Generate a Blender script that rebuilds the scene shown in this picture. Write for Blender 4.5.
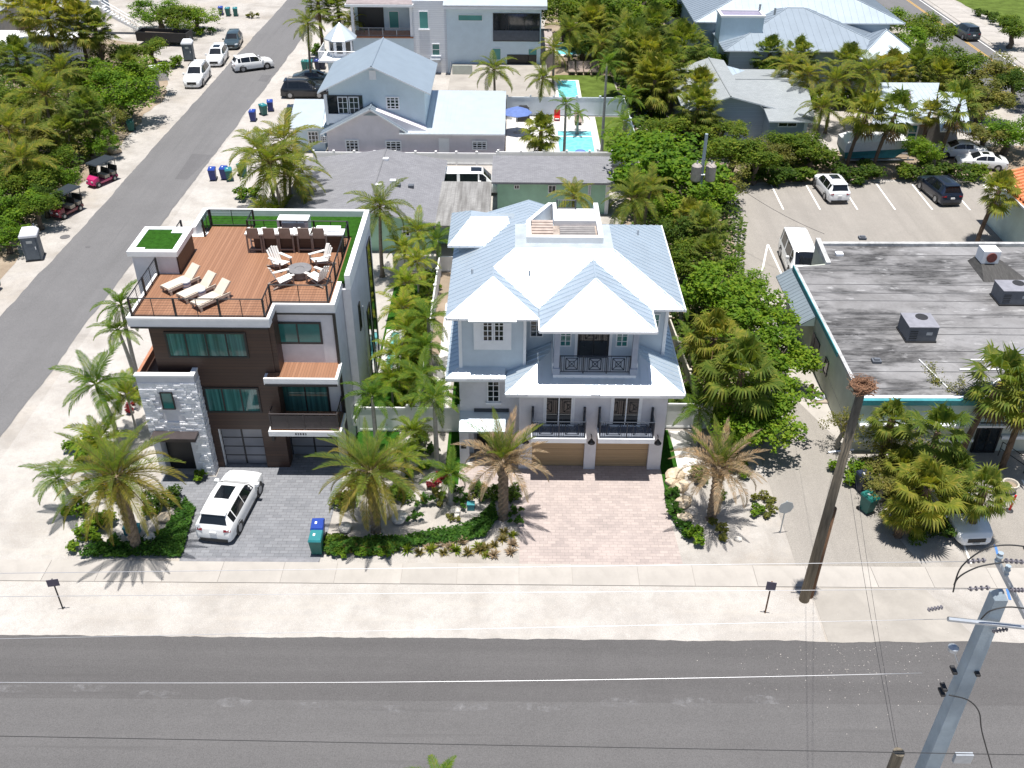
import bpy, math, random
from mathutils import Vector, Matrix
for o in list(bpy.data.objects): bpy.data.objects.remove(o)
S = bpy.context.scene
C = S.collection
R = math.radians
PI = math.pi

# ---------------------------------------------------------------- camera
F, TH, RO, H = 965.0, R(34.4), R(0.45), 33.0
cam = bpy.data.cameras.new('camera')
cam.sensor_width = 36.0
cam.lens = F / 1024 * 36.0
cam.clip_start = 0.3
cam.clip_end = 3000
camo = bpy.data.objects.new('camera', cam)
C.objects.link(camo)
camo.matrix_world = (Matrix.Translation((0, 0, H)) @ Matrix.Rotation(PI / 2 - TH, 4, 'X') @ Matrix.Rotation(RO, 4, 'Z'))
S.camera = camo
# ---------------------------------------------------------------- sky and sun (noon, sun almost overhead, a little on the camera's side)
SUN_EL, SUN_AZ = R(87.0), R(185.0)          # azimuth clockwise from +Y
w = bpy.data.worlds.new('World'); S.world = w; w.use_nodes = True
nt = w.node_tree
sky = nt.nodes.new('ShaderNodeTexSky'); sky.sky_type = 'NISHITA'; sky.sun_disc = False
sky.sun_elevation = SUN_EL; sky.sun_rotation = SUN_AZ
sky.air_density = 1.0; sky.dust_density = 0.6; sky.ozone_density = 1.2
bg = nt.nodes['Background']; bg.inputs['Strength'].default_value = 0.072
nt.links.new(sky.outputs[0], bg.inputs[0])
sl = bpy.data.lights.new('sun', 'SUN'); sl.energy = 4.9; sl.angle = R(0.53); sl.color = (1.0, 0.965, 0.91)
so = bpy.data.objects.new('sun', sl); C.objects.link(so)
sd = Vector((math.sin(SUN_AZ) * math.cos(SUN_EL), math.cos(SUN_AZ) * math.cos(SUN_EL), math.sin(SUN_EL)))
so.rotation_euler = sd.to_track_quat('Z', 'Y').to_euler(); so.location = (0, 0, 60)
S.view_settings.view_transform = 'Standard'; S.view_settings.look = 'None'
S.view_settings.exposure = 0.62; S.view_settings.gamma = 1.0
S.view_settings.use_curve_mapping = False
S.render.resolution_x, S.render.resolution_y = 1024, 768
try:
    S.cycles.max_bounces = 8; S.cycles.transparent_max_bounces = 12
except Exception:
    pass

# ---------------------------------------------------------------- pixel -> place (a direction; the distance comes from ground height or a wall plane)
def _ray(px, py):
    u, v = px - 512, py - 384
    c, s = math.cos(RO), math.sin(RO)
    u, v = (c * u + s * v) / F, (-s * u + c * v) / F
    return u, math.cos(TH) - v * math.sin(TH), -math.sin(TH) - v * math.cos(TH)
def G(px, py, z=0.0):
    d = _ray(px, py); t = (H - z) / -d[2]
    return (d[0] * t, d[1] * t, z)
def WP(px, py, y):
    d = _ray(px, py); t = y / d[1]
    return (d[0] * t, y, H + d[2] * t)

# ---------------------------------------------------------------- mesh helpers
class MB:
    def __init__(s): s.v = []; s.f = []; s.m = []
    def poly(s, pts, m=0):
        n = len(s.v); s.v += [tuple(p) for p in pts]; s.f.append(tuple(range(n, n + len(pts)))); s.m.append(m); return s
    def box(s, x0, y0, z0, x1, y1, z1, m=0):
        if x0 > x1: x0, x1 = x1, x0
        if y0 > y1: y0, y1 = y1, y0
        if z0 > z1: z0, z1 = z1, z0
        n = len(s.v)
        s.v += [(x0,y0,z0),(x1,y0,z0),(x1,y1,z0),(x0,y1,z0),(x0,y0,z1),(x1,y0,z1),(x1,y1,z1),(x0,y1,z1)]
        for q in ((0,3,2,1),(4,5,6,7),(0,1,5,4),(1,2,6,5),(2,3,7,6),(3,0,4,7)):
            s.f.append(tuple(n + i for i in q)); s.m.append(m)
        return s
    def hexa(s, b, t, m=0):                      # four bottom points, four top points (ccw from above)
        n = len(s.v); s.v += [tuple(p) for p in b] + [tuple(p) for p in t]
        for q in ((0,3,2,1),(4,5,6,7),(0,1,5,4),(1,2,6,5),(2,3,7,6),(3,0,4,7)):
            s.f.append(tuple(n + i for i in q)); s.m.append(m)
        return s
    def prism(s, poly, z0, z1, m=0, mt=None):
        a = sum(poly[i][0]*poly[(i+1)%len(poly)][1]-poly[(i+1)%len(poly)][0]*poly[i][1] for i in range(len(poly)))
        if a < 0: poly = poly[::-1]
        n, k = len(s.v), len(poly)
        s.v += [(p[0], p[1], z0) for p in poly] + [(p[0], p[1], z1) for p in poly]
        s.f.append(tuple(n + i for i in range(k))[::-1]); s.m.append(m)
        s.f.append(tuple(n + k + i for i in range(k))); s.m.append(m if mt is None else mt)
        for i in range(k):
            j = (i + 1) % k
            s.f.append((n+i, n+j, n+k+j, n+k+i)); s.m.append(m)
        return s
    def tube(s, pts, rs, n=6, m=0, cap=True, lump=0.0):
        pts = [Vector(p) for p in pts]
        if not hasattr(rs, '__len__'): rs = [rs] * len(pts)
        base = len(s.v); k = len(pts)
        for i, p in enumerate(pts):
            d = (pts[min(i+1, k-1)] - pts[max(i-1, 0)])
            d = d.normalized() if d.length > 1e-9 else Vector((0, 0, 1))
            a = d.cross(Vector((0, 1, 0)) if abs(d.y) < .9 else Vector((1, 0, 0))).normalized(); b = d.cross(a)
            for j in range(n):
                t = 2 * PI * (j + .5 * (i % 2) * (1 if lump else 0)) / n
                r = rs[i] * (1 + lump * (1 if (i + j) % 2 else -1))
                s.v.append(tuple(p + a * (math.cos(t) * r) + b * (math.sin(t) * r)))
        for i in range(k - 1):
            for j in range(n):
                j2 = (j + 1) % n
                s.f.append((base+i*n+j, base+(i+1)*n+j, base+(i+1)*n+j2, base+i*n+j2)); s.m.append(m)
        if cap:
            s.f.append(tuple(base + j for j in range(n))); s.m.append(m)
            s.f.append(tuple(base + (k-1)*n + j for j in range(n))[::-1]); s.m.append(m)
        return s
    def cyl(s, x, y, z0, z1, r, n=12, m=0, r1=None):
        return s.tube([(x, y, z0), (x, y, z1)], [r, r if r1 is None else r1], n, m)
    def bar(s, a, b, wd, m=0):
        return s.tube([a, b], wd * .707, 4, m)
    def lathe(s, prof, n=16, m=0, cx=0, cy=0):
        base = len(s.v); k = len(prof)
        for r, z in prof:
            for j in range(n):
                t = 2*PI*j/n; s.v.append((cx + r*math.cos(t), cy + r*math.sin(t), z))
        for i in range(k-1):
            for j in range(n):
                j2 = (j+1) % n
                s.f.append((base+i*n+j, base+i*n+j2, base+(i+1)*n+j2, base+(i+1)*n+j)); s.m.append(m)
        s.f.append(tuple(base+j for j in range(n))[::-1]); s.m.append(m)
        s.f.append(tuple(base+(k-1)*n+j for j in range(n))); s.m.append(m)
        return s
    def slab(s, pts, t, m=0, me=None):           # planar polygon (ccw seen from above) with thickness t downwards
        k = len(pts); n = len(s.v)
        s.v += [tuple(p) for p in pts] + [(p[0], p[1], p[2] - t) for p in pts]
        s.f.append(tuple(n+i for i in range(k))); s.m.append(m)
        s.f.append(tuple(n+k+i for i in range(k))[::-1]); s.m.append(m if me is None else me)
        for i in range(k):
            j = (i+1) % k
            s.f.append((n+i, n+k+i, n+k+j, n+j)); s.m.append(m if me is None else me)
        return s
    def mesh(s, name, mats, smooth=False):
        me = bpy.data.meshes.new(name); me.from_pydata(s.v, [], s.f)
        for m in mats: me.materials.append(m)
        if len(mats) > 1: me.polygons.foreach_set('material_index', s.m)
        if smooth: me.polygons.foreach_set('use_smooth', [True] * len(me.polygons))
        me.update(); return me

def link(name, data, parent=None, loc=None, rot=None, scale=None):
    o = bpy.data.objects.new(name, data); C.objects.link(o)
    if parent: o.parent = parent
    if loc is not None: o.location = loc
    if rot is not None: o.rotation_euler = rot
    if scale is not None: o.scale = scale if hasattr(scale, '__len__') else (scale,)*3
    return o
def tag(o, label=None, cat=None, group=None, kind=None):
    if label: o['label'] = label
    if cat: o['category'] = cat
    if group: o['group'] = group
    if kind: o['kind'] = kind
    return o
def thing(name, label, cat, loc=(0,0,0), rz=0, group=None, scale=None):
    return tag(link(name, None, None, loc, (0,0,rz), scale), label, cat, group)
def part(name, mb, mat, parent, smooth=False, world=True, label=None, kind=None):
    """one mesh under a thing; coordinates given in world metres are moved to the thing's own origin (things built in world metres are not turned)"""
    mats = mat if isinstance(mat, (list, tuple)) else [mat]
    if world and parent is not None:
        ox = oy = oz = 0.0; p = parent
        while p is not None:
            ox += p.location.x; oy += p.location.y; oz += p.location.z; p = p.parent
        mb.v = [(a-ox, b-oy, c-oz) for a, b, c in mb.v]
    o = link(name, mb.mesh(name, mats, smooth), parent)
    if label: o['label'] = label
    if kind: o['kind'] = kind
    return o
def struct(name, mb, mat, label=None, cat=None):
    mats = mat if isinstance(mat, (list, tuple)) else [mat]
    o = link(name, mb.mesh(name, mats)); o['kind'] = 'structure'
    if label: o['label'] = label
    if cat: o['category'] = cat
    return o
def single(name, label, cat, mb, mat, loc=(0,0,0), rz=0, group=None, smooth=False, kind=None):
    mats = mat if isinstance(mat, (list, tuple)) else [mat]
    return tag(link(name, mb.mesh(name, mats, smooth), None, loc, (0,0,rz)), label, cat, group, kind)
def copy_tree(o, parent=None):
    c = o.copy(); C.objects.link(c); c.parent = parent
    for ch in list(o.children): copy_tree(ch, c)
    return c

# ---------------------------------------------------------------- materials
MATS = {}
def _new(name):
    m = bpy.data.materials.new(name); m.use_nodes = True; MATS[name] = m
    n = m.node_tree.nodes; return m, m.node_tree, n['Principled BSDF']
def mat(name, col, rough=.6, var=.12, scale=4., metal=0., bump=0., bscale=30., spec=.5, stretch=None, coat=0., detail=5):
    if name in MATS: return MATS[name]
    m, t, b = _new(name)
    b.inputs['Roughness'].default_value = rough; b.inputs['Metallic'].default_value = metal
    b.inputs['Specular IOR Level'].default_value = spec
    if coat: b.inputs['Coat Weight'].default_value = coat; b.inputs['Coat Roughness'].default_value = .06
    tc = t.nodes.new('ShaderNodeTexCoord'); mp = t.nodes.new('ShaderNodeMapping')
    t.links.new(tc.outputs['Object'], mp.inputs[0])
    if stretch: mp.inputs['Scale'].default_value = stretch
    nz = t.nodes.new('ShaderNodeTexNoise'); nz.inputs['Scale'].default_value = scale; nz.inputs['Detail'].default_value = detail
    nz.inputs['Roughness'].default_value = .65
    t.links.new(mp.outputs[0], nz.inputs['Vector'])
    r = t.nodes.new('ShaderNodeValToRGB')
    lo, hi = max(0, 1 - var*1.5), 1 + var*1.2
    r.color_ramp.elements[0].position = .3; r.color_ramp.elements[1].position = .7
    r.color_ramp.elements[0].color = (*[min(1, c*lo) for c in col], 1); r.color_ramp.elements[1].color = (*[min(1, c*hi) for c in col], 1)
    t.links.new(nz.outputs['Fac'], r.inputs[0]); t.links.new(r.outputs[0], b.inputs['Base Color'])
    if bump:
        n2 = t.nodes.new('ShaderNodeTexNoise'); n2.inputs['Scale'].default_value = bscale; n2.inputs['Detail'].default_value = 3
        t.links.new(mp.outputs[0], n2.inputs['Vector'])
        bp = t.nodes.new('ShaderNodeBump'); bp.inputs['Strength'].default_value = bump; bp.inputs['Distance'].default_value = .03
        t.links.new(n2.outputs['Fac'], bp.inputs['Height']); t.links.new(bp.outputs[0], b.inputs['Normal'])
    return m
def ramp(t, fac, stops):
    r = t.nodes.new('ShaderNodeValToRGB'); e = r.color_ramp.elements
    while len(e) < len(stops): e.new(.5)
    for i, (p, c) in enumerate(stops):
        e[i].position = p; e[i].color = (*c, 1) if hasattr(c, '__len__') else (c, c, c, 1)
    t.links.new(fac, r.inputs[0]); return r.outputs[0]
def noise(t, vec, scale, detail=4, rough=.6, dist=0.):
    n = t.nodes.new('ShaderNodeTexNoise'); n.inputs['Scale'].default_value = scale; n.inputs['Detail'].default_value = detail
    n.inputs['Roughness'].default_value = rough; n.inputs['Distortion'].default_value = dist
    t.links.new(vec, n.inputs['Vector']); return n.outputs['Fac']
def mix(t, fac, a, b, mode='MIX'):
    x = t.nodes.new('ShaderNodeMix'); x.data_type = 'RGBA'; x.blend_type = mode
    for s, v in ((x.inputs[0], fac), (x.inputs[6], a), (x.inputs[7], b)):
        if hasattr(v, 'node'): t.links.new(v, s)
        elif hasattr(v, '__len__'): s.default_value = (*v, 1)
        else: s.default_value = v
    return x.outputs[2]
def coords(t, scale=(1,1,1), rot=(0,0,0)):
    tc = t.nodes.new('ShaderNodeTexCoord'); mp = t.nodes.new('ShaderNodeMapping')
    mp.inputs['Scale'].default_value = scale; mp.inputs['Rotation'].default_value = rot
    t.links.new(tc.outputs['Object'], mp.inputs[0]); return mp.outputs[0]
def bump(t, b, h, strength=.4, dist=.03):
    bp = t.nodes.new('ShaderNodeBump'); bp.inputs['Strength'].default_value = strength; bp.inputs['Distance'].default_value = dist
    t.links.new(h, bp.inputs['Height']); t.links.new(bp.outputs[0], b.inputs['Normal'])

def m_sand(name, a, bcol, mid, tint=(.33,.27,.2), tracks=False):
    m, t, b = _new(name); b.inputs['Roughness'].default_value = .95; b.inputs['Specular IOR Level'].default_value = .15
    v = coords(t)
    c = ramp(t, noise(t, v, .35, 6, .62, .3), [(.32, bcol), (.5, mid), (.68, a)])
    c = mix(t, ramp(t, noise(t, v, .11, 4, .6), [(.5, 0.), (.72, .55)]), c, tint)
    c = mix(t, ramp(t, noise(t, v, 9., 4, .75), [(.55, 0.), (.8, .5)]), c, (.36,.32,.27))
    c = mix(t, ramp(t, noise(t, v, 34., 2, .8), [(.5, 0.), (.66, .75)]), c, (.26,.225,.19))
    c = mix(t, ramp(t, noise(t, v, 22., 3, .8), [(.56, 0.), (.7, .7)]), c, tuple(min(1, x*1.3) for x in a))
    c = mix(t, ramp(t, noise(t, v, 2.2, 5, .7, .5), [(.46, 0.), (.72, .6)]), c, tuple(x*.74 for x in mid))
    c = mix(t, ramp(t, noise(t, v, 18., 3, .8), [(.5, 0.), (.75, .6)]), c, tuple(x*.72 for x in mid))
    if tracks:
        c = mix(t, ramp(t, noise(t, coords(t, (.12, 1.6, 1)), 1.3, 4, .6), [(.52, 0.), (.75, .4)]), c, (.45,.41,.36))
    t.links.new(c, b.inputs['Base Color']); bump(t, b, noise(t, v, 14., 5, .7), .55, .05)
    return m
m_sand('sand', (.45,.424,.398), (.27,.25,.23), (.385,.362,.338))
m_sand('shell_verge', (.49,.466,.44), (.33,.305,.282), (.425,.402,.378), (.30,.27,.242), True)
m_sand('dirt', (.36,.29,.22), (.2,.15,.105), (.28,.22,.16), (.12,.09,.06))
def m_asphalt(name, base, along, lo=.82, hi=1.14, specks=True):
    m, t, b = _new(name); b.inputs['Roughness'].default_value = .9; b.inputs['Specular IOR Level'].default_value = .25
    v = coords(t); vs = coords(t, (.03, 1., 1.) if along == 'x' else (1., .03, 1.))
    c = ramp(t, noise(t, vs, .9, 5, .6), [(.3, tuple(x*lo for x in base)), (.7, tuple(x*hi for x in base))])
    c = mix(t, ramp(t, noise(t, v, .2, 5, .65, .6), [(.42, 0.), (.75, .55)]), c, tuple(x*.72 for x in base))
    c = mix(t, ramp(t, noise(t, v, 1.4, 6, .7), [(.5, 0.), (.8, .35)]), c, tuple(x*1.3 for x in base))
    c = mix(t, ramp(t, noise(t, v, 26., 3, .85), [(.42, 0.), (.72, .75)]), c, tuple(x*1.5 for x in base))
    c = mix(t, ramp(t, noise(t, v, 17., 4, .85), [(.46, 0.), (.7, .7)]), c, tuple(x*.62 for x in base))
    if specks:
        c = mix(t, ramp(t, noise(t, vs, 3.2, 3, .5), [(.63, 0.), (.72, .4)]), c, tuple(x*.8 for x in base))
    t.links.new(c, b.inputs['Base Color']); bump(t, b, noise(t, v, 60., 2, .7), .35, .01)
m_asphalt('asphalt', (.094,.090,.090), 'x')
m_asphalt('asphalt_side', (.138,.135,.137), 'y', .9, 1.1)
m_asphalt('asphalt_patch', (.115,.112,.115), 'y', .92, 1.1, False)
m_asphalt('lot_concrete', (.255,.235,.212), 'y', .84, 1.14)
def m_concrete(name, base, scale=.5):
    m, t, b = _new(name); b.inputs['Roughness'].default_value = .9; b.inputs['Specular IOR Level'].default_value = .2
    v = coords(t); g = t.nodes.new('ShaderNodeObjectInfo')
    c = ramp(t, noise(t, v, scale, 6, .65, .3), [(.3, tuple(x*.8 for x in base)), (.7, tuple(x*1.12 for x in base))])
    c = mix(t, ramp(t, noise(t, v, 12., 4, .75), [(.55, 0.), (.8, .4)]), c, tuple(x*.66 for x in base))
    c = mix(t, ramp(t, g.outputs['Random'], [(0., 0.), (1., .3)]), c, tuple(x*.72 for x in base))
    t.links.new(c, b.inputs['Base Color']); bump(t, b, noise(t, v, 30., 3, .7), .25, .01)
m_concrete('concrete', (.40,.372,.342)); m_concrete('pavement_apron', (.33,.305,.275)); m_concrete('pool_deck', (.62,.6,.57))
def m_paver(name, a, b_, mortar, sx, sy):
    m, t, b = _new(name); b.inputs['Roughness'].default_value = .85; b.inputs['Specular IOR Level'].default_value = .25
    v = coords(t); br = t.nodes.new('ShaderNodeTexBrick')
    br.inputs['Scale'].default_value = 1.; br.inputs['Brick Width'].default_value = sx; br.inputs['Row Height'].default_value = sy
    br.inputs['Mortar Size'].default_value = .012; br.inputs['Color1'].default_value = (*a, 1); br.inputs['Color2'].default_value = (*b_, 1)
    br.inputs['Mortar'].default_value = (*mortar, 1); br.inputs['Mortar Smooth'].default_value = .3; br.inputs['Bias'].default_value = 0
    t.links.new(v, br.inputs['Vector'])
    c = mix(t, ramp(t, noise(t, v, .6, 5, .65), [(.35, 0.), (.8, .5)]), br.outputs['Color'], tuple(x*1.25 for x in a))
    c = mix(t, ramp(t, noise(t, v, 5., 4, .7), [(.5, 0.), (.8, .4)]), c, tuple(x*.7 for x in b_))
    t.links.new(c, b.inputs['Base Color']); bump(t, b, br.outputs['Fac'], -.3, .01)
m_paver('paver_grey', (.20,.205,.22), (.145,.15,.165), (.09,.09,.095), .42, .21)
m_paver('paver_pink', (.385,.325,.30), (.30,.255,.24), (.22,.195,.185), .40, .20)
def m_deck(name, a, b_, line, wid, axis='x', rough=.55):
    m, t, b = _new(name); b.inputs['Roughness'].default_value = rough
    tc = t.nodes.new('ShaderNodeTexCoord'); sp = t.nodes.new('ShaderNodeSeparateXYZ'); t.links.new(tc.outputs['Object'], sp.inputs[0])
    d = t.nodes.new('ShaderNodeMath'); d.operation = 'DIVIDE'; d.inputs[1].default_value = wid
    t.links.new(sp.outputs['XYZ'.index(axis.upper())], d.inputs[0])
    fl = t.nodes.new('ShaderNodeMath'); fl.operation = 'FLOOR'; t.links.new(d.outputs[0], fl.inputs[0])
    fr = t.nodes.new('ShaderNodeMath'); fr.operation = 'FRACT'; t.links.new(d.outputs[0], fr.inputs[0])
    wn = t.nodes.new('ShaderNodeTexWhiteNoise'); wn.noise_dimensions = '1D'; t.links.new(fl.outputs[0], wn.inputs['W'])
    c = mix(t, wn.outputs['Value'], a, b_)
    g = noise(t, coords(t, {'x': (14, .6, 1), 'y': (.6, 14, 1), 'z': (.6, .6, 14)}[axis]), 1.5, 4, .7)
    c = mix(t, ramp(t, g, [(.3, 0.), (.8, .5)]), c, tuple(x*.72 for x in b_))
    gap = ramp(t, fr.outputs[0], [(0., 1.), (.07, 1.), (.1, 0.)])
    c = mix(t, gap, c, line); t.links.new(c, b.inputs['Base Color'])
    bump(t, b, gap, -.5, .012)
m_deck('deck_wood', (.31,.158,.090), (.24,.115,.062), (.10,.05,.03), .14, 'x')
m_deck('brown_plank', (.072,.036,.024), (.05,.026,.019), (.02,.012,.01), .19, 'z', .5)
m_deck('garage_wood', (.47,.33,.19), (.39,.265,.145), (.26,.17,.09), .13, 'z', .5)
m_deck('white_siding', (.72,.74,.77), (.68,.70,.74), (.42,.44,.48), .2, 'z', .6)
m_deck('blue_siding', (.36,.43,.50), (.32,.39,.46), (.2,.25,.3), .18, 'z', .6)
m_deck('pale_siding', (.62,.65,.69), (.58,.615,.66), (.42,.45,.5), .3, 'z', .6)
mat('white_stucco', (.62,.615,.645), .85, .06, 1.5, bump=.25, bscale=40)
mat('pale_stucco', (.52,.585,.64), .85, .05, 1.2, bump=.2, bscale=40)
mat('lilac_stucco', (.66,.62,.66), .85, .05, 1.2, bump=.2, bscale=40)
mat('ice_stucco', (.58,.68,.74), .85, .05, .8, bump=.2, bscale=40)
mat('green_stucco', (.36,.57,.43), .85, .08, 1., bump=.2, bscale=40)
mat('sage_stucco', (.50,.52,.45), .9, .10, .8, bump=.25, bscale=30)
mat('mint_wall', (.47,.57,.53), .9, .08, .8, bump=.2)
mat('white_paint', (.80,.80,.80), .5, .04, 2.)
mat('white_trim', (.78,.79,.81), .5, .04, 2.)
mat('stone_white', (.80,.80,.82), .8, .08, 2.2, bump=.4, bscale=18)
mat('black_metal', (.012,.012,.014), .45, .1, 3.)
mat('navy_metal', (.022,.03,.045), .45, .1, 3.)
mat('dark_frame', (.016,.016,.018), .4, .1, 3.)
mat('bronze', (.05,.04,.04), .45, .12, 3.)
mat('turf', (.026,.085,.010), .95, .22, 5., bump=.8, bscale=90, spec=.05)
mat('lawn', (.088,.125,.026), .95, .25, .8, bump=.8, bscale=60, spec=.05)
mat('teal_paint', (.045,.24,.27), .6, .15, 1.5)
mat('line_paint', (.72,.71,.68), .8, .12, 6.)
mat('rubber', (.018,.018,.019), .85, .1, 10.)
mat('chrome', (.62,.63,.65), .25, .05, 5., metal=1.)
mat('galv', (.42,.45,.49), .5, .12, 3., metal=.6)
mat('grey_conc_pole', (.30,.36,.41), .75, .12, 1.2, bump=.2, bscale=25)
mat('ac_grey', (.11,.12,.14), .55, .12, 2.); mat('ac_top', (.23,.23,.26), .55, .12, 2.)
mat('bin_blue', (.016,.03,.17), .45, .1, 3.); mat('bin_teal', (.008,.115,.10), .45, .1, 3.); mat('bin_navy', (.01,.018,.045), .5, .1, 3.)
mat('bin_teal_lid', (.02,.17,.19), .45, .1, 3.); mat('bin_blue_lid', (.012,.045,.27), .45, .1, 3.)
mat('limestone', (.55,.45,.33), .9, .22, 2.5, bump=.7, bscale=8)
mat('grey_rock', (.50,.47,.43), .9, .2, 2.5, bump=.6, bscale=8)
mat('resin_cream', (.55,.48,.40), .6, .06, 3.); mat('resin_taupe', (.26,.205,.175), .6, .08, 3.); mat('resin_white', (.74,.71,.67), .55, .05, 3.)
mat('fire_table', (.17,.165,.17), .7, .12, 4.)
mat('stripe_blue', (.10,.14,.26), .6, .1, 4.)
mat('pole_wood', (.155,.13,.095), .9, .3, 2., stretch=(6, 6, .5), bump=.6, bscale=14)
mat('pole_wood_red', (.16,.085,.045), .9, .3, 2., stretch=(6, 6, .5), bump=.6, bscale=14)
mat('twig', (.20,.105,.06), .95, .35, 8.)
mat('wire_black', (.02,.02,.022), .6, .05, 3.); mat('wire_bright', (.55,.55,.57), .35, .05, 3., metal=.7)
mat('sign_back', (.40,.43,.44), .5, .08, 3., metal=.3); mat('sign_dark', (.10,.085,.12), .6, .1, 3.)
mat('orange_tile', (.58,.20,.085), .8, .2, 3.); mat('red_plastic', (.55,.02,.02), .5, .1, 3.)
mat('toilet_grey', (.10,.125,.15), .55, .08, 3.); mat('toilet_roof', (.72,.73,.76), .5, .04, 3.)
mat('boat_white', (.72,.73,.75), .4, .05, 3.)
mat('umbrella_blue', (.10,.16,.38), .8, .1, 3.)
mat('plastic_dark', (.02,.02,.022), .6, .1, 4.)
mat('skirt_wood', (.31,.26,.21), .85, .25, 2.)
mat('planter', (.45,.41,.35), .9, .15, 4.)
mat('seat_cream', (.5,.42,.32), .7, .08, 3.)
mat('cart_pink', (.45,.02,.13), .3, .06, 3., coat=.6); mat('cart_red', (.16,.012,.03), .3, .06, 3., coat=.6); mat('cart_roof', (.02,.026,.034), .5, .06, 3.)
mat('terracotta', (.36,.16,.09), .8, .1, 3.)
# standing-seam metal: painted, half-gloss, so that slopes tipped toward the camera catch the overhead sun
def m_roof(name, col, rough, metal, var=.05):
    m, t, b = _new(name); b.inputs['Roughness'].default_value = rough; b.inputs['Metallic'].default_value = metal
    v = coords(t); c = ramp(t, noise(t, v, .8, 5, .6), [(.3, tuple(x*(1-var) for x in col)), (.7, tuple(min(1, x*(1+var)) for x in col))])
    c = mix(t, ramp(t, noise(t, v, 5., 4, .7), [(.55, 0.), (.85, .25)]), c, tuple(x*.8 for x in col))
    t.links.new(c, b.inputs['Base Color'])
    bump(t, b, noise(t, v, 2.5, 3, .5), .05, .02)
m_roof('metal_white', (.55,.625,.69), .40, .6); m_roof('metal_grey', (.30,.35,.40), .46, .5); m_roof('metal_bright', (.58,.64,.68), .44, .5)
m_roof('metal_slate', (.30,.36,.42), .5, .4); m_roof('metal_awning', (.20,.24,.27), .6, .2, .08)
def m_shingle(name, a, b_, streak=False):
    m, t, b = _new(name); b.inputs['Roughness'].default_value = .92; b.inputs['Specular IOR Level'].default_value = .2
    v = coords(t); br = t.nodes.new('ShaderNodeTexBrick'); br.inputs['Scale'].default_value = 1; br.inputs['Brick Width'].default_value = .33
    br.inputs['Row Height'].default_value = .16; br.inputs['Mortar Size'].default_value = .008
    br.inputs['Color1'].default_value = (*a, 1); br.inputs['Color2'].default_value = (*b_, 1); br.inputs['Mortar'].default_value = (*[x*.6 for x in b_], 1)
    t.links.new(v, br.inputs['Vector'])
    c = mix(t, ramp(t, noise(t, v, .5, 6, .65, .4), [(.35, 0.), (.75, .5)]), br.outputs['Color'], tuple(x*.75 for x in b_))
    c = mix(t, ramp(t, noise(t, v, 2.2, 4, .7), [(.62, 0.), (.72, .5)]), c, tuple(x*.6 for x in b_))
    if streak: c = mix(t, ramp(t, noise(t, coords(t, (3., .18, 1)), 1., 4, .6), [(.42, 0.), (.7, .75)]), c, (.09,.085,.08))
    t.links.new(c, b.inputs['Base Color']); bump(t, b, br.outputs['Fac'], -.3, .01)
m_shingle('shingle', (.235,.235,.25), (.19,.19,.205)); m_shingle('shingle_pale', (.31,.33,.34), (.265,.285,.295)); m_shingle('flat_streaked', (.30,.295,.285), (.25,.245,.24), True)
# weathered torch-down membrane of the low shop roof, black staining in bands
m, t, b = _new('membrane'); b.inputs['Roughness'].default_value = .85
v = coords(t)
c = ramp(t, noise(t, v, .45, 6, .65, .4), [(.3, (.15,.145,.145)), (.7, (.255,.25,.255))])
st = mix(t, 1., ramp(t, noise(t, coords(t, (.16, .42, 1)), .8, 6, .66, .3), [(.45, 0.), (.55, 1.)]), ramp(t, noise(t, coords(t, (.35, 1.7, 1)), 1.2, 7, .74), [(.36, .15), (.58, 1.)]), 'MULTIPLY')
c = mix(t, st, c, (.03,.029,.03))
c = mix(t, ramp(t, noise(t, v, 6., 4, .75), [(.5, 0.), (.8, .5)]), c, (.13,.13,.13))
c = mix(t, ramp(t, noise(t, coords(t, (.4, .9, 1)), 1.7, 5, .65), [(.60, 0.), (.72, .8)]), c, (.40,.395,.40))
t.links.new(c, b.inputs['Base Color']); bump(t, b, noise(t, v, 12, 3), .2, .02)
# glass of windows, curtains showing dimly behind in the modern house
def m_glass(name, col, rough=.06, var=.4, curtain=False):
    m, t, b = _new(name); b.inputs['Roughness'].default_value = rough; b.inputs['Specular IOR Level'].default_value = .7
    v = coords(t, (7, 1, .15) if curtain else (.6, .6, .6))
    c = ramp(t, noise(t, v, 1.2, 2, .5), [(.3, tuple(x*(1-var) for x in col)), (.7, tuple(x*(1+var) for x in col))])
    t.links.new(c, b.inputs['Base Color'])
m_glass('glass_green', (.045,.145,.135), .05, .45, True); m_glass('glass_teal', (.03,.16,.15), .06, .25)
m_glass('glass_dark', (.015,.02,.024), .06, .4); m_glass('car_glass', (.008,.010,.013), .04, .2); m_glass('frosted', (.16,.17,.20), .3, .2)
m_glass('shutter_green', (.06,.26,.235), .5, .1)
m, t, b = _new('pool_water'); b.inputs['Base Color'].default_value = (.10,.50,.56,1); b.inputs['Roughness'].default_value = .04
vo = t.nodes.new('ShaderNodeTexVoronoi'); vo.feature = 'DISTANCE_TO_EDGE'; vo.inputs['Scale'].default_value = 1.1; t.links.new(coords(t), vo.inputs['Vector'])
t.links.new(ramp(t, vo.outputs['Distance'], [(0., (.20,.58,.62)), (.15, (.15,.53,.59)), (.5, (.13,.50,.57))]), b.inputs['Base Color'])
bump(t, b, noise(t, coords(t), 2.5, 2), .15, .02)
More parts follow.
